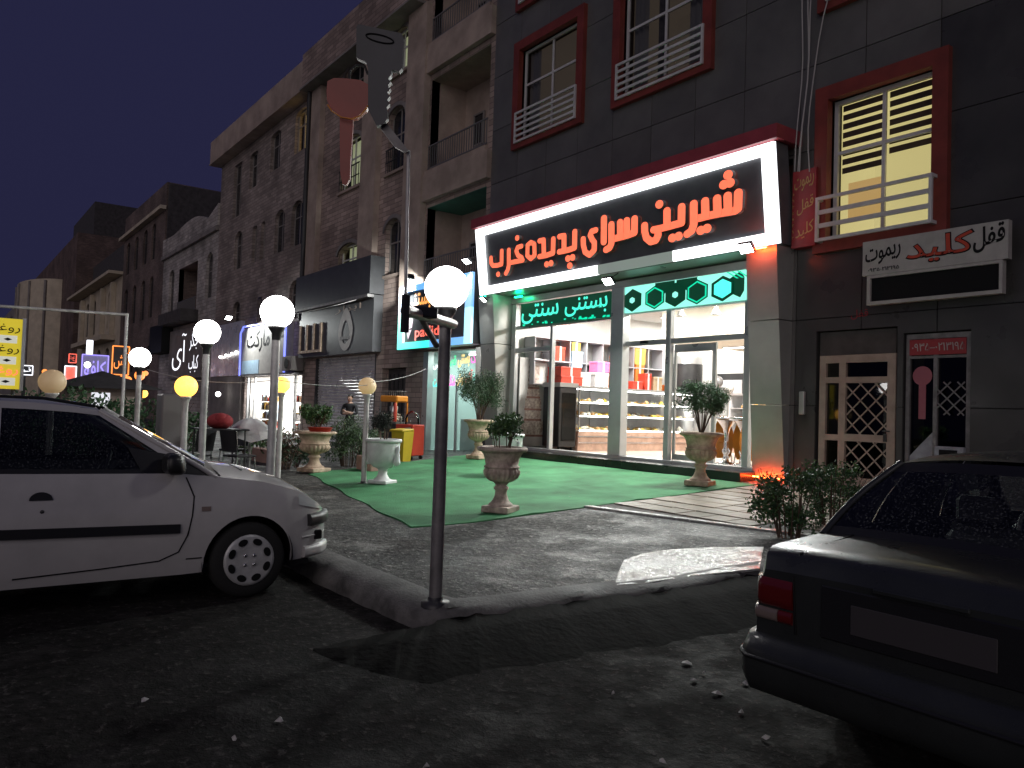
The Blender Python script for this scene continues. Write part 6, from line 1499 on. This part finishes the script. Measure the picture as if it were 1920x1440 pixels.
m_ = MB(); m_.tube([(0,0,0),(0.0,0,q.z-z0+0.33)],0.02,8); obj('pole', m_, MT['lamp_metal'], um)
q = at_d(262,760,13.8); cbn = MB(); cbn.cbox(-0.22,0.22,-0.2,0.2,-q.z,0.22,0.03); tag(obj('utility_cabinet', cbn, MT['iron_pale'], loc=q+Vector((-0.4,0.6,0))), 'grey utility cabinet right of the farthest white lamp post', 'cabinet')
# small kiosk with dark pitched roof, far left
q = at_x(190, 745, -30)
kq = tag(empty('kiosk', (q.x,q.y,0)), 'small kiosk with dark pitched roof and a bright doorway, far left', 'kiosk')
m_ = MB(); m_.box(-1,1,-1.1,1.1,0,1.9); obj('walls', m_, MT['plaster_warm'], kq)
m_ = MB(); m_.add([(1.5,-1.7,1.9),(1.5,1.7,1.9),(-1.5,1.7,1.9),(-1.5,-1.7,1.9),(0,0,2.5)], [(0,1,4),(1,2,4),(2,3,4),(3,0,4),(3,2,1,0)]); obj('roof', m_, MT['roof_dark'], kq)
em('kiosk_glow', (0.9,0.92,1.0), 0.8); m_ = MB(); m_.box(1.001,1.02,-0.45,0.1,0.2,1.75); obj('doorway', m_, MT['kiosk_glow'], kq)
# yellow price board at the left frame edge, pipe gantry
p0, p1 = at_x(-70,590,-15), at_x(36,730,-15); hgt = p0.z-p1.z; wd = p1.y-p0.y
yb = tag(empty('yellow_board', (-15,(p0.y+p1.y)/2,0)), 'yellow oil price board with black Persian words at the left edge', 'sign')
em('yellow_back', (0.9,0.72,0.04), 0.42, (0.7,0.55,0.05)); em('white_back', (0.85,0.85,0.7), 0.45)
m_ = MB(); m_.box(-0.12,0,-wd/2,wd/2,p1.z,p0.z); obj('light_box', m_, MT['yellow_back'], yb)
m_ = MB(); m_.box(-0.13,0.01,wd/2,wd/2+0.05,p1.z-0.02,p0.z+0.02); obj('edge_trim', m_, MT['alu'], yb)
for k in range(3):
    zt_ = p0.z-hgt*(0.08+0.3*k)
    t = text_mb('روغن', -wd*0.1, wd*0.46, zt_-hgt*0.13, zt_, -0.006); t.xf(Matrix.Rotation(R(90),4,'Z')); obj('lettering', t, MT['ink_black' if k < 2 else 'neon_red'], yb)
    m_ = MB(); m_.box(0.001,0.006,wd*0.02,wd*0.42,zt_-hgt*0.27,zt_-hgt*0.16); obj('price_panel', m_, MT['white_back'], yb)
    m_ = MB(); c_ = wd*0.26; zc_ = zt_-hgt*0.215; m_.add([(0.009,c_-0.06,zc_),(0.009,c_,zc_-0.025),(0.009,c_+0.06,zc_),(0.009,c_,zc_+0.025)], [(0,1,2,3)]); obj('diamond_mark', m_, MT['ink_black'], yb)
for y in (-wd*0.4, wd*0.4): m_ = MB(); m_.tube([(-0.06,y,0),(-0.06,y,p1.z)],0.03,8); obj('post', m_, MT['dark_metal'], yb)
g0, g1, g2 = at_x(-60,570,-18.5), at_x(238,590,-18.5), at_x(233,700,-18.5)
ga = tag(empty('pipe_gantry', (g1.x,g1.y,0)), 'thin white pipe gantry crossing the sky at the far left', 'gantry')
m_ = MB(); m_.tube([g0, g1], 0.032, 8); obj('cross_pipe', m_, MT['lamp_metal'], ga, world=True); m_ = MB(); m_.tube([g1+Vector((0,0,0.03)), Vector((g1.x,g1.y,-0.02))], 0.035, 8); obj('post', m_, MT['lamp_metal'], ga, world=True); m_ = MB(); m_.tube([g0+Vector((0,0,0.03)), Vector((g0.x,g0.y,-0.02))], 0.035, 8); obj('post', m_, MT['lamp_metal'], ga, world=True)
# slack cables between lamps and shop
for k, (a_, b_, sag, lab) in enumerate((((276,693,13.5),(520,712,12.6),0.12,'slack pale cable from the farthest lamp past the amber lamp'),((520,712,12.6),(690,722,14.2),0.05,'slack pale cable between the amber and the cream lamp'),((700,716,14.2),(798,692,20),0.06,'pale cable from the cream lamp to the ice cream shop'),((545,590,20),(668,562,26),0.03,'pale cable running up to the black fascia'))):
    A_, B_ = at_d(*a_), at_d(*b_); m_ = MB(); m_.tube([A_.lerp(B_,t)-Vector((0,0,sag*4*t*(1-t))) for t in np.linspace(0,1,9)], 0.007, 5); tag(based('slack_cable', m_, MT['cable_white'], A_), lab, 'cable', 'slack cables over the footway')
# specks of paper on the carpet
for k, (px, py) in enumerate(((1115,872),(985,890),(1032,905),(905,915),(1205,890),(740,930),(1068,935))):
    p = at_g(px, py); m_ = MB(); m_.add([(-0.03,0,0.004),(0.0,-0.012,0.006),(0.035,0.004,0.012),(0.005,0.02,0.004)], [(0,1,2,3)])
    tag(obj('paper_speck', m_, MT['litter'], loc=(p.x,p.y,gz(p.x,p.y)+0.026)), 'tiny pale paper speck on the carpet ' + ['below the wide mullion','right of the nearest urn, near the plinth','right of the nearest urn, farther out','just left of the nearest urn','left of the urn by the sliding door','below the white urn','near the right front edge'][k], 'litter', 'paper specks on the carpet')
# litter on the street
LITTER = ['largest pale scrap of litter on the street beside the dark sedan','long pale scrap of litter just below the largest one','pale scrap of litter lying close to the sedan bumper','broad pale scrap of litter in the middle of the cluster by the sedan','grey scrap of litter below the broad one','flat scrap of litter right of the grey one near the frame bottom','small bright scrap of litter at the bottom right of the street','tiny bright scrap of litter at the bottom middle of the frame','pale scrap of litter on the street left of the kerb corner','tiny scrap of litter in the left half of the street','scrap of litter on the broken asphalt edge, farthest left','tiny scrap between the two largest pieces of litter','tiny scrap of litter nearest the dark gutter']
for k, (px, py, s) in enumerate(((1288,1242,0.035),(1300,1276,0.03),(1398,1281,0.025),(1345,1300,0.035),(1390,1335,0.025),(1435,1385,0.022),(1243,1428,0.018),(800,1436,0.016),(525,1350,0.025),(440,1384,0.016),(270,1320,0.022),(1320,1262,0.012),(1150,1300,0.012))):
    d = ray(px, py); p = CAM + d*(-1.6/d.z); rng = random.Random(k); m_ = MB(); n_ = 6
    P_ = [(s*rng.uniform(0.5,1.4)*math.cos(6.28*i/n_), s*rng.uniform(0.5,1.4)*math.sin(6.28*i/n_), rng.uniform(0.004,0.022)) for i in range(n_)]
    m_.add(P_+[(0,0,0.03)], [(i,(i+1)%n_,n_) for i in range(n_)]+[tuple(range(n_))[::-1]])
    tag(obj('litter_scrap', m_, MT['litter'], loc=(p.x,p.y,street_z(p.x,p.y))), LITTER[k], 'litter', 'litter scraps on the street')
# ------------------------------------------------------------------ cars
def curve(pts, sm=0.05):
    """smoothed interpolation through (y,value)"""
    P_ = np.array(pts); g = np.arange(P_[0,0]-0.3, P_[-1,0]+0.3, 0.01); v = np.interp(g, P_[:,0], P_[:,1])
    k = max(1, int(sm/0.01)); ker = np.hanning(2*k+3); ker /= ker.sum(); v = np.convolve(np.pad(v, k+1, mode='edge'), ker, 'valid')
    return lambda y: float(np.interp(y, g, v))
def make_car(P):
    """P describes one car; local frame: x right, y forward, z up, ground at 0"""
    o = tag(empty(P['name'], P['loc'], P.get('rz', 0)), P['label'], 'car')
    y0, y1 = P['ends']; zb = curve(P['bottom']); zk = curve(P['belt'], 0.06); zc = curve(P['centre'], 0.06); W = curve(P['width'], 0.05)
    wy = P['wheels']; wr = P['wheel_r']; ar = P['arch_r']; zw = wr
    shp = curve([(-0.2,0.90),(0,0.93),(0.15,0.968),(0.45,1.0),(0.7,0.99),(0.9,0.965),(1.0,0.94),(1.2,0.9)], 0.05)
    def zlow(y):
        z = zb(y)
        for c in wy:
            if abs(y-c) < ar: z = max(z, zw+math.sqrt(max(0, ar*ar-(y-c)**2)))
        return z
    def xs(y, z):
        return W(y)*shp((z-0.2)/(zk(y)-0.2))
    Y = sorted(set(list(np.linspace(y0, y1, 70)) + [c+ar*math.sin(t)*s for c in wy for t in np.linspace(0, math.pi/2, 12) for s in (-1,1)] + [c+s*(ar+0.004) for c in wy for s in (-1,1)] + [y0+0.02,y0+0.05,y1-0.02,y1-0.05]))
    T = [0,0.05,0.13,0.24,0.36,0.48,0.6,0.72,0.83,0.92,1.0]; U = [0.965,0.9,0.78,0.6,0.4,0.2,0.0]
    rows = []
    for y in Y:
        zl = zlow(y); k = zk(y); c = zc(y); half = []
        for t in T: z = lerp(zl, k, t); half.append((xs(y,z), y, z))
        xb = half[-1][0]
        for u in U: half.append((xb*u, y, k+(c-k)*(1-u**2.4)))
        rows.append([(-a, b, z) for a, b, z in half][:-1] + half[::-1])
    cav = P.get('cabin')                                              # open the deck under the greenhouse
    mb = MB(); n_ = len(rows[0]); nT = len(T)
    for i in range(len(rows)-1):
        ym = (Y[i]+Y[i+1])/2
        for j in range(n_-1):
            deck = nT-1 < j < n_-nT-1
            if deck and cav[0] < ym < cav[1]: continue
            mb.add([rows[i][j],rows[i][j+1],rows[i+1][j+1],rows[i+1][j]], [(0,1,2,3)], True)
    mb.add(rows[0], [tuple(range(n_))], False); mb.add(rows[-1], [tuple(range(n_))[::-1]], False)
    bmx = bmesh.new(); me = mb.mesh('body', MT[P['paint']]); bmx.from_mesh(me); bmesh.ops.remove_doubles(bmx, verts=bmx.verts, dist=0.0008); bmesh.ops.recalc_face_normals(bmx, faces=bmx.faces); bmx.to_mesh(me); bmx.free()
    for p in me.polygons: p.use_smooth = True
    try: me.set_sharp_from_angle(angle=R(38))
    except Exception: pass
    obj('body', me, None, o)
    mb = MB(); mb.box(-W(0)*0.86, W(0)*0.86, y0+0.25, y1-0.25, 0.22, 0.26); mb.box(-W(0)*0.9, W(0)*0.9, cav[0]-0.1, cav[1]+0.1, 0.27, 0.3); obj('floor_pan', mb, MT['black_plastic'], o)
    # wheel wells and wheels
    for c in wy:
        for s in (-1,1):
            m_ = MB(); A_ = np.linspace(-0.25, math.pi+0.25, 16); rr = ar+0.012
            m_.grid([[(s*(W(c)*0.97), c+rr*math.cos(a), zw+rr*math.sin(a)) for a in A_], [(s*(W(c)*0.97-0.34), c+rr*math.cos(a), zw+rr*math.sin(a)) for a in A_]])
            m_.add([(s*(W(c)*0.97-0.34), c+rr*math.cos(a), zw+rr*math.sin(a)) for a in A_], [tuple(range(16))]); obj('wheel_well', m_, MT['ink_black'], o)
            w = MB(); tw = 0.1; rt = wr
            w.lathe([(rt*0.62,-tw),(rt*0.68,-tw*1.02),(rt*0.9,-tw*1.04),(rt*0.985,-tw*0.8),(rt,-tw*0.4),(rt,tw*0.4),(rt*0.985,tw*0.8),(rt*0.9,tw*1.04),(rt*0.68,tw*1.02),(rt*0.62,tw)], 36, caps=False)
            Mx = Matrix.Translation((s*(W(c)-0.125), c, zw)) @ Matrix.Rotation(R(90)*s, 4, 'Y'); w.xf(Mx); wo = obj('wheel', w, MT['tyre'], o)
            d = MB(); rc = rt*0.68; d.lathe([(rc,tw*0.98),(rc*0.98,tw*1.1),(rc*0.86,tw*1.16),(rc*0.5,tw*1.06),(rc*0.3,tw*1.1),(rc*0.12,tw*1.12),(0.001,tw*1.12)], 32, caps=False); d.xf(Mx); obj('wheel_cover', d, MT['wheel_cover'], wo)
            for q in range(8):
                a = 2*math.pi*(q+0.5)/8; h = MB(); N = 12; rx, ry = rc*0.13, rc*0.19; cx, cy_ = rc*0.74*math.cos(a), rc*0.74*math.sin(a)
                h.prism([(cx+rx*math.cos(t)*math.cos(a)-ry*math.sin(t)*math.sin(a), cy_+rx*math.cos(t)*math.sin(a)+ry*math.sin(t)*math.cos(a), tw*1.10) for t in np.linspace(0,2*math.pi,N,endpoint=False)], (0,0,tw*0.09)); h.xf(Mx); obj('cover_slot', h, MT['ink_black'], wo)
            for q in range(4):
                a = 2*math.pi*(q+0.5)/4; h = MB(); h.lathe([(0.014,tw*1.06),(0.014,tw*1.2),(0.006,tw*1.22)], 8, (rc*0.25*math.cos(a), rc*0.25*math.sin(a), 0)); h.xf(Mx); obj('wheel_bolt', h, MT['chrome'], wo)
    # greenhouse: stations (y at belt, y at roof, what follows: 'p' pillar or 'g' glass)
    st = P['stations']; zr = P['roof_z']; rw = P['roof_w']; bow = 0.035
    def side(yb, yt, t, s, off=0.0):
        zbelt = zk(yb); y = lerp(yb, yt, t); xb = W(yb)*0.94-0.012; x = lerp(xb, rw, t)+bow*math.sin(math.pi*t)+off
        return (s*x, y, lerp(zbelt-0.004, zr(yt)-0.045, t))
    paint = MB(); seals = {-1: MB(), 1: MB()}
    TG = (0.0,0.07,0.9,1.0); fin = (0.07,0.25,0.45,0.65,0.8,0.9)
    for s in (-1,1):
        seal = seals[s]
        for (b0,t0,k0), (b1,t1,_) in zip(st, st[1:]):
            nn = 5; bs = np.linspace(b0,b1,nn); ts = np.linspace(t0,t1,nn)
            def patch(m_, tt, off=0.0): m_.grid([[side(bs[i],ts[i],t,s,off) for i in range(nn)] for t in tt])
            patch(seal, (0.0,0.035,0.07)); patch(paint, (0.9,0.95,1.0))
            if k0 == 'p': patch(paint, fin)
            elif k0 == 'b': patch(seal, fin)
            else:
                m_ = MB(); patch(m_, fin, -0.006); obj('side_window', m_, MT[P.get('glass','car_glass')], o)
    # roof
    yt0, yt1 = st[0][1], st[-1][1]; rows = []
    for y in np.linspace(min(yt0,yt1), max(yt0,yt1), 16): rows.append([(rw*u, y, zr(y)-0.045+0.045*(1-abs(u)**2.6)) for u in np.linspace(-1,1,15)])
    paint.grid(rows)
    obj('pillars_and_roof', paint, MT[P['paint']], o, sharp=40); [obj('window_seal', q_, MT['black_plastic'], o) for q_ in seals.values()]
    def screen(yb, yt, nm_, bulge, inset=0.0):
        G = []; sg_ = 1 if bulge > 0 else -1
        for t in np.linspace(0,1,9):
            r2 = []
            xl = side(yb,yt,t,1)[0]; zz = side(yb,yt,t,1)[2]
            for u in np.linspace(-1,1,13): r2.append((xl*u, lerp(yb,yt,t)+bulge*(1-u*u)*(1-0.3*t), zz+0.03*(1-u*u)*t+ (zc(yb)-zk(yb))*(1-u*u)*(1-t)*0.6))
            G.append(r2)
        m_ = MB(); m_.grid(G[1:-1] if True else G); w_ = obj(nm_, m_, MT[P.get('glass','car_glass')], o)
        m_ = MB(); m_.grid(G[:2]); m_.grid(G[-2:]); obj('screen_seal', m_, MT['black_plastic'], w_)
        m_ = MB()
        for s in (0, -1): m_ = MB(); m_.tube([r2[s] for r2 in G], 0.022, 6); obj('screen_pillar', m_, MT[P['paint']], w_)
    screen(st[0][0], st[0][1], 'windscreen', P['ws_bulge'][0]); screen(st[-1][0], st[-1][1], 'rear_window', -P['ws_bulge'][1])
    # cabin: seats, dashboard, steering wheel
    for x, y in ((-0.38,P['seat_y']),(0.38,P['seat_y'])):
        m_ = MB(); m_.cbox(x-0.25,x+0.25,y-0.25,y+0.25,0.3,0.55,0.05); obj('front_seat', m_, MT['seat_fabric'], o)
        m_ = MB(); m_.grid([[(x+0.24*u*(1-0.25*max(0,t-0.7)/0.3), y-0.22-0.22*t-0.05*(1-u*u), 0.5+0.55*t) for u in np.linspace(-1,1,6)] for t in np.linspace(0,1,6)]); m_.cbox(x-0.22,x+0.22,y-0.48,y-0.33,0.55,1.02,0.05); m_.cbox(x-0.12,x+0.12,y-0.56,y-0.47,1.06,1.22,0.03); obj('front_seat', m_, MT['seat_fabric'], o)
    ry = P['seat_y']-0.95
    m_ = MB(); m_.cbox(-0.66,0.66,ry-0.25,ry+0.25,0.3,0.55,0.05); m_.cbox(-0.66,0.66,ry-0.42,ry-0.27,0.5,1.02,0.05); obj('rear_bench', m_, MT['seat_fabric'], o)
    m_ = MB(); m_.cbox(-0.7,0.7,P['dash_y']-0.2,P['dash_y']+0.2,0.6,0.98,0.06); obj('dashboard', m_, MT['black_plastic'], o)
    m_ = MB(); c = Vector((-0.38,P['dash_y']-0.32,0.98)); ring = [c+Vector((0.18*math.cos(t), 0.07*math.sin(t), 0.16*math.sin(t))) for t in np.linspace(0,2*math.pi,21)]; m_.tube(ring,0.016,6,caps=False); obj('steering_wheel', m_, MT['pole_dim'], o)
    # seams and trims that follow the side
    def seam(pts, nm_='door_seam', r=0.006, mat='ink_black', sides=(-1,1), off=0.0):
        for s in sides:
            m_ = MB(); Q = []
            for (ya,za), (yb_,zb_) in zip(pts, pts[1:]):
                for t in np.linspace(0,1,8): y = lerp(ya,yb_,t); z = lerp(za,zb_,t); Q.append((s*(xs(y,z)+off), y, z))
            m_.tube(Q, r, 5); obj(nm_, m_, MT[mat], o)
    def trim(ya, yb_, za, zb_, h, nm_, mat, th=0.012, sides=(-1,1)):
        for s in sides:
            G1, G2 = [], []
            for t in np.linspace(0,1,14):
                y = lerp(ya,yb_,t); zz = lerp(za,zb_,t)
                prof_ = [(-h/2,-0.002),(-h/2,th),(h/2,th),(h/2,-0.002)]; G1.append([(s*(xs(y,zz+a)+b_), y, zz+a) for a, b_ in prof_])
            m_ = MB(); m_.grid(G1, smooth=False); m_.add(G1[0],[(0,1,2,3)]); m_.add(G1[-1],[(3,2,1,0)]); obj(nm_, m_, MT[mat], o)
    o_api = dict(o=o, xs=xs, W=W, zk=zk, zc=zc, zlow=zlow, seam=seam, trim=trim, side=side)
    return o_api

# white hatchback, nose to the kerb
HB = make_car(dict(name='white_hatchback', label='white hatchback with black trim parked nose to the kerb on the left', loc=(-7.43,2.17,-0.012), paint='car_white', glass='tinted_glass',
    ends=(-3.42,0.80), wheels=(0.0,-2.72), wheel_r=0.31, arch_r=0.365, cabin=(-3.1,-0.22),
    bottom=[(-3.42,0.4),(-3.2,0.28),(-2.4,0.24),(-0.5,0.235),(0.45,0.27),(0.7,0.27),(0.8,0.3)],
    belt=[(-3.42,0.98),(-3.2,1.08),(-1.5,1.045),(-0.6,1.03),(-0.3,1.0),(0.1,0.95),(0.45,0.85),(0.66,0.73),(0.75,0.66),(0.8,0.6)],
    centre=[(-3.42,1.0),(-3.2,1.08),(-1.5,1.05),(-0.6,1.08),(-0.25,1.08),(0.1,1.04),(0.4,0.95),(0.62,0.83),(0.74,0.72),(0.8,0.62)],
    width=[(-3.42,0.62),(-3.3,0.78),(-3.0,0.87),(-2.4,0.905),(0.0,0.905),(0.3,0.885),(0.5,0.83),(0.66,0.73),(0.76,0.6),(0.8,0.5)],
    stations=[(-0.28,-1.12,'p'),(-0.46,-1.2,'g'),(-1.78,-1.76,'p'),(-1.92,-1.88,'g'),(-2.75,-2.62,'p'),(-3.3,-3.05,'p')],
    roof_z=curve([(-3.3,1.5),(-3.0,1.54),(-2.2,1.605),(-1.7,1.61),(-1.3,1.585),(-1.0,1.53)],0.2), roof_w=0.6, ws_bulge=(0.16,0.1), seat_y=-1.55, dash_y=-0.62))
o = HB['o']; xs_ = HB['xs']; Wf = HB['W']
HB['seam']([(-0.52,1.0),(-0.46,0.85),(-0.47,0.7),(-0.5,0.55),(-0.56,0.42),(-0.7,0.36),(-1.1,0.335),(-1.66,0.31)]); HB['seam']([(-1.84,1.02),(-1.83,0.7),(-1.8,0.33)]); HB['seam']([(-0.5,0.36),(-0.38,0.36)])
HB['trim'](-0.56,-3.0,0.605,0.66,0.07,'side_moulding','black_plastic',0.016)
for s in (-1,1):
    m_ = MB(); m_.add([(s*(xs_(-1.51+0.075*math.cos(t),0.86+0.06*math.sin(t))+0.006),-1.51+0.075*math.cos(t),0.86+0.06*math.sin(t)) for t in np.linspace(0,math.pi,12)], [tuple(range(12))]); obj('door_handle', m_, MT['black_plastic'], o)
    m_ = MB(); m_.ball((s*(xs_(-1.5,0.78)),-1.5,0.78),0.014,8,6,(0.4,1,1)); obj('door_lock', m_, MT['dark_metal'], o)
HB['trim'](-0.33,-0.40,0.75,0.75,0.035,'side_indicator','tail_clear',0.006)
def nose_strip(za, h, nm, mat, y_from, th, n_=24, zrise=0.0):
    """band wrapped round the nose in plan"""
    pts = []
    for s in (1,-1):
        seq = []
        for y in np.linspace(y_from, 0.795, n_): seq.append((s*xs_(y,za), y))
        pts += seq if s > 0 else seq[::-1]
    G = []
    for i, (x, y) in enumerate(pts):
        a = Vector(pts[max(i-1,0)]); b = Vector(pts[min(i+1,len(pts)-1)]); t = (b-a).normalized(); nv = Vector((t.y,-t.x))
        if nv.dot(Vector((x,y-0.2))) < 0: nv = -nv
        G.append([(x+nv.x*d, y+nv.y*d, za+z) for z, d in ((-h/2,-0.01),(-h/2*0.9,th*0.8),(-h*0.2,th),(h*0.2,th),(h/2*0.9,th*0.7),(h/2,-0.01))])
    m_ = MB(); m_.grid(G); m_.add(G[0],[tuple(range(6))]); m_.add(G[-1],[tuple(range(6))[::-1]]); obj(nm, m_, MT[mat], o)
nose_strip(0.60,0.105,'bumper_strip','black_plastic',0.52,0.045); nose_strip(0.33,0.1,'bumper_lip','car_white',0.48,0.04)
nose_strip(0.46,0.015,'bumper_crease','car_white',0.46,0.006)
for s in (-1,1):
    G = []
    for t in np.linspace(0,1,8):
        y = lerp(0.42,0.74,t); G.append([(s*(xs_(y,z)+0.008), y+0.004, z) for z in np.linspace(lerp(0.74,0.665,t), min(lerp(0.835,0.70,t), HB['zk'](y)-0.003), 5)])
    m_ = MB(); m_.grid(G); obj('headlight', m_, MT['head_lens'], o)
    m_ = MB(); c = (s*(Wf(-0.55)*0.94+0.1), -0.62, 1.115); m_.ball((0,0,0),1.0,20,12); m_.v = [tuple(c[i]+q*math.copysign(abs(v_[i])**0.62, v_[i]) for i, q in ((0,0.125),(1,0.07),(2,0.085))) for v_ in m_.v]; m_.v = [(x, y+0.35*(c[2]-z)*(0.5 if y > c[1] else 0)-0.3*abs(x-c[0]), z) for x, y, z in m_.v]; obj('mirror', m_, MT['black_plastic'], o)
    m_ = MB(); m_.bar((s*(Wf(-0.55)*0.9), -0.58, 1.07),(s*(Wf(-0.55)*0.94+0.06), -0.6, 1.09),0.07,0.05); obj('mirror_stalk', m_, MT['black_plastic'], o)
    m_ = MB(); m_.add([HB['side'](-0.29,-1.12,0.05,s,0.004),HB['side'](-0.82,-1.4,0.05,s,0.004),HB['side'](-0.66,-1.36,0.4,s,0.004),HB['side'](-0.36,-1.14,0.34,s,0.004)],[(0,1,2,3)]); obj('mirror_triangle', m_, MT['black_plastic'], o)
    m_ = MB(); y = 0.5; m_.cbox(s*xs_(0.62,0.46)-0.03,s*xs_(0.62,0.46)+0.012,0.6,0.68,0.42,0.5,0.01); obj('fog_recess', m_, MT['ink_black'], o)
m_ = MB(); m_.box(-0.36,0.36,0.83,0.842,0.44,0.53); obj('number_plate', m_, MT['sign_white'], o)
for x in (-0.25,0.3):
    m_ = MB(); m_.tube([(x,-0.16,1.11),(x+0.25,-0.2,1.125),(x+0.5,-0.32,1.15)],0.012,6); obj('wiper', m_, MT['black_plastic'], o)
m_ = MB(); m_.box(0.2,0.55,0.0,0.012,1.045,1.05); m_.xf(Matrix.Translation((0,0.0,0.0))); 
m_.v = [(x, y, HB['zk'](y)+(HB['zc'](y)-HB['zk'](y))*(1-(abs(x)/0.86)**2.4)+ (0.008 if z > 1.047 else 0.001)) for x, y, z in m_.v]; obj('washer_trim', m_, MT['black_plastic'], o)
for s in (-1,1):
    m_ = MB(); m_.tube([(s*0.575,y,z) for y, z in ((-1.15,1.54),(-1.5,1.59),(-2.0,1.6),(-2.8,1.55))],0.012,6); obj('roof_strip', m_, MT['black_plastic'], o)
    m_ = MB(); m_.cbox(s*0.62-0.08,s*0.62+0.08,-3.44,-3.3,0.72,1.05,0.02); obj('tail_light', m_, MT['tail_red'], o)

# dark sedan, seen from behind, nose to the shops
SL = 4.75; 
SD = make_car(dict(name='dark_sedan', label='wet dark sedan seen from behind at the right edge', loc=(-1.64,3.34+0.98,-0.012), paint='car_dark',
    ends=(-0.98,3.72), wheels=(0.0,2.8), wheel_r=0.31, arch_r=0.36, cabin=(-0.38,2.0),
    bottom=[(-0.98,0.34),(-0.85,0.28),(-0.5,0.25),(2.5,0.25),(3.4,0.28),(3.72,0.34)],
    belt=[(-0.98,0.86),(-0.93,0.945),(-0.86,0.972),(-0.6,0.985),(-0.3,1.0),(0.6,1.01),(1.8,0.98),(2.5,0.93),(3.3,0.8),(3.6,0.7),(3.72,0.62)],
    centre=[(-0.98,0.87),(-0.93,0.965),(-0.86,0.995),(-0.6,1.02),(-0.3,1.05),(0.6,1.05),(1.8,1.03),(2.5,0.98),(3.3,0.86),(3.6,0.74),(3.72,0.64)],
    width=[(-0.98,0.80),(-0.93,0.845),(-0.8,0.88),(-0.5,0.905),(0.2,0.915),(2.8,0.91),(3.3,0.87),(3.6,0.74),(3.72,0.6)],
    stations=[(2.05,1.25,'p'),(1.9,1.18,'g'),(0.95,0.9,'b'),(0.86,0.82,'g'),(0.12,0.3,'p'),(-0.36,0.08,'p')],
    roof_z=curve([(-0.1,1.38),(0.08,1.44),(0.4,1.475),(0.8,1.485),(1.1,1.475),(1.3,1.43)],0.12), roof_w=0.64, ws_bulge=(0.14,0.1), seat_y=0.95, dash_y=1.75))
o = SD['o']; xs2 = SD['xs']; W2_ = SD['W']
SD['seam']([(0.9,0.98),(0.9,0.33)]); SD['seam']([(0.05,0.97),(-0.02,0.72),(0.3,0.6),(0.36,0.33)]); SD['trim'](-0.4,0.0,0.6,0.6,0.05,'side_moulding','black_plastic',0.012); SD['trim'](0.42,2.35,0.58,0.58,0.05,'side_moulding','black_plastic',0.012)
# boot lid seam, bumper, lights, plate recess
m_ = MB(); m_.tube([(-0.58,-0.985,0.6),(-0.6,-0.985,0.86),(-0.62,-0.9,0.965),(-0.64,-0.4,1.02)],0.005,5); m_.tube([(0.58,-0.985,0.6),(0.6,-0.985,0.86),(0.62,-0.9,0.965),(0.64,-0.4,1.02)],0.005,5); obj('boot_seam', m_, MT['ink_black'], o)
def tail_band(za, zb_, y_to, nm, mat, th, x_in=0.0, sides=(1,-1), whole=False, rnd=0.6, x_out=None):
    """piece wrapped round a rear corner (or the whole tail) between heights za..zb_"""
    zm = (za+zb_)/2
    for s in ((1,) if whole else sides):
        pl = []
        for y in np.linspace(y_to,-0.975,16): pl.append((xs2(y,zm), y))
        xe = pl[-1][0]
        if x_out: pl = [(x_out, -0.982)]; xe = x_out
        pl += [(lerp(xe, x_in if not whole else -xe, t), -0.982) for t in np.linspace(0.05, 1, 14)]
        if whole: pl += [(-xs2(y,zm), y) for y in np.linspace(-0.975,y_to,16)]
        pl = [(s*x, y) for x, y in pl]; G = []
        for i, (x, y) in enumerate(pl):
            a = Vector(pl[max(i-1,0)]); b = Vector(pl[min(i+1,len(pl)-1)]); t = (b-a).normalized(); nv = Vector((t.y,-t.x))
            if nv.dot(Vector((x,y+0.3))) < 0: nv = -nv
            h = zb_-za
            G.append([(x+nv.x*d, y+nv.y*d, za+h*q) for q, d in ((0,-0.02),(0.06,th*rnd),(0.3,th),(0.7,th),(0.94,th*rnd),(1.0,-0.02))])
        m_ = MB(); m_.grid(G); m_.add(G[0],[tuple(range(6))]); m_.add(G[-1],[tuple(range(6))[::-1]]); obj(nm, m_, MT[mat], o)
tail_band(0.28,0.57,-0.42,'rear_bumper','car_dark',0.07,whole=True); tail_band(0.44,0.475,-0.44,'bumper_strip','black_plastic',0.082,whole=True)
tail_band(0.70,0.845,-0.72,'tail_light','tail_red',0.014,0.6); tail_band(0.635,0.697,-0.72,'tail_light','tail_clear',0.013,0.68); tail_band(0.635,0.697,-0.979,'tail_light','tail_red',0.0135,0.6,x_out=0.675)
m_ = MB(); m_.cbox(-0.45,0.45,-0.992,-0.978,0.62,0.86,0.006); obj('plate_recess', m_, MT['black_plastic'], o)
pm('plate_dim', (0.05,0.045,0.047), 0.6); m_ = MB(); m_.cbox(-0.3,0.3,-1.0,-0.993,0.67,0.8,0.003); obj('number_plate', m_, MT['plate_dim'], o)
m_ = MB(); m_.cbox(-0.2,0.2,-1.005,-0.985,0.87,0.895,0.006); obj('boot_handle', m_, MT['car_dark'], o)
m_ = MB(); m_.tube([(0.4,-1.03,0.27),(0.4,-0.7,0.27)],0.03,10); obj('exhaust_pipe', m_, MT['steel'], o)
for s in (-1,1):
    m_ = MB(); c = (s*(W2_(1.8)*0.94+0.1), 1.72, 1.08); m_.ball(c,0.1,14,8,(1.0,0.6,0.7)); m_.bar((s*W2_(1.8)*0.9,1.74,1.03),(c[0]-s*0.03,1.72,1.06),0.05,0.04); obj('mirror', m_, MT['black_plastic'], o)
    m_ = MB(); m_.cbox(s*0.62-0.16,s*0.62+0.16,3.5,3.7,0.56,0.7,0.03); obj('headlight', m_, MT['head_lens'], o)
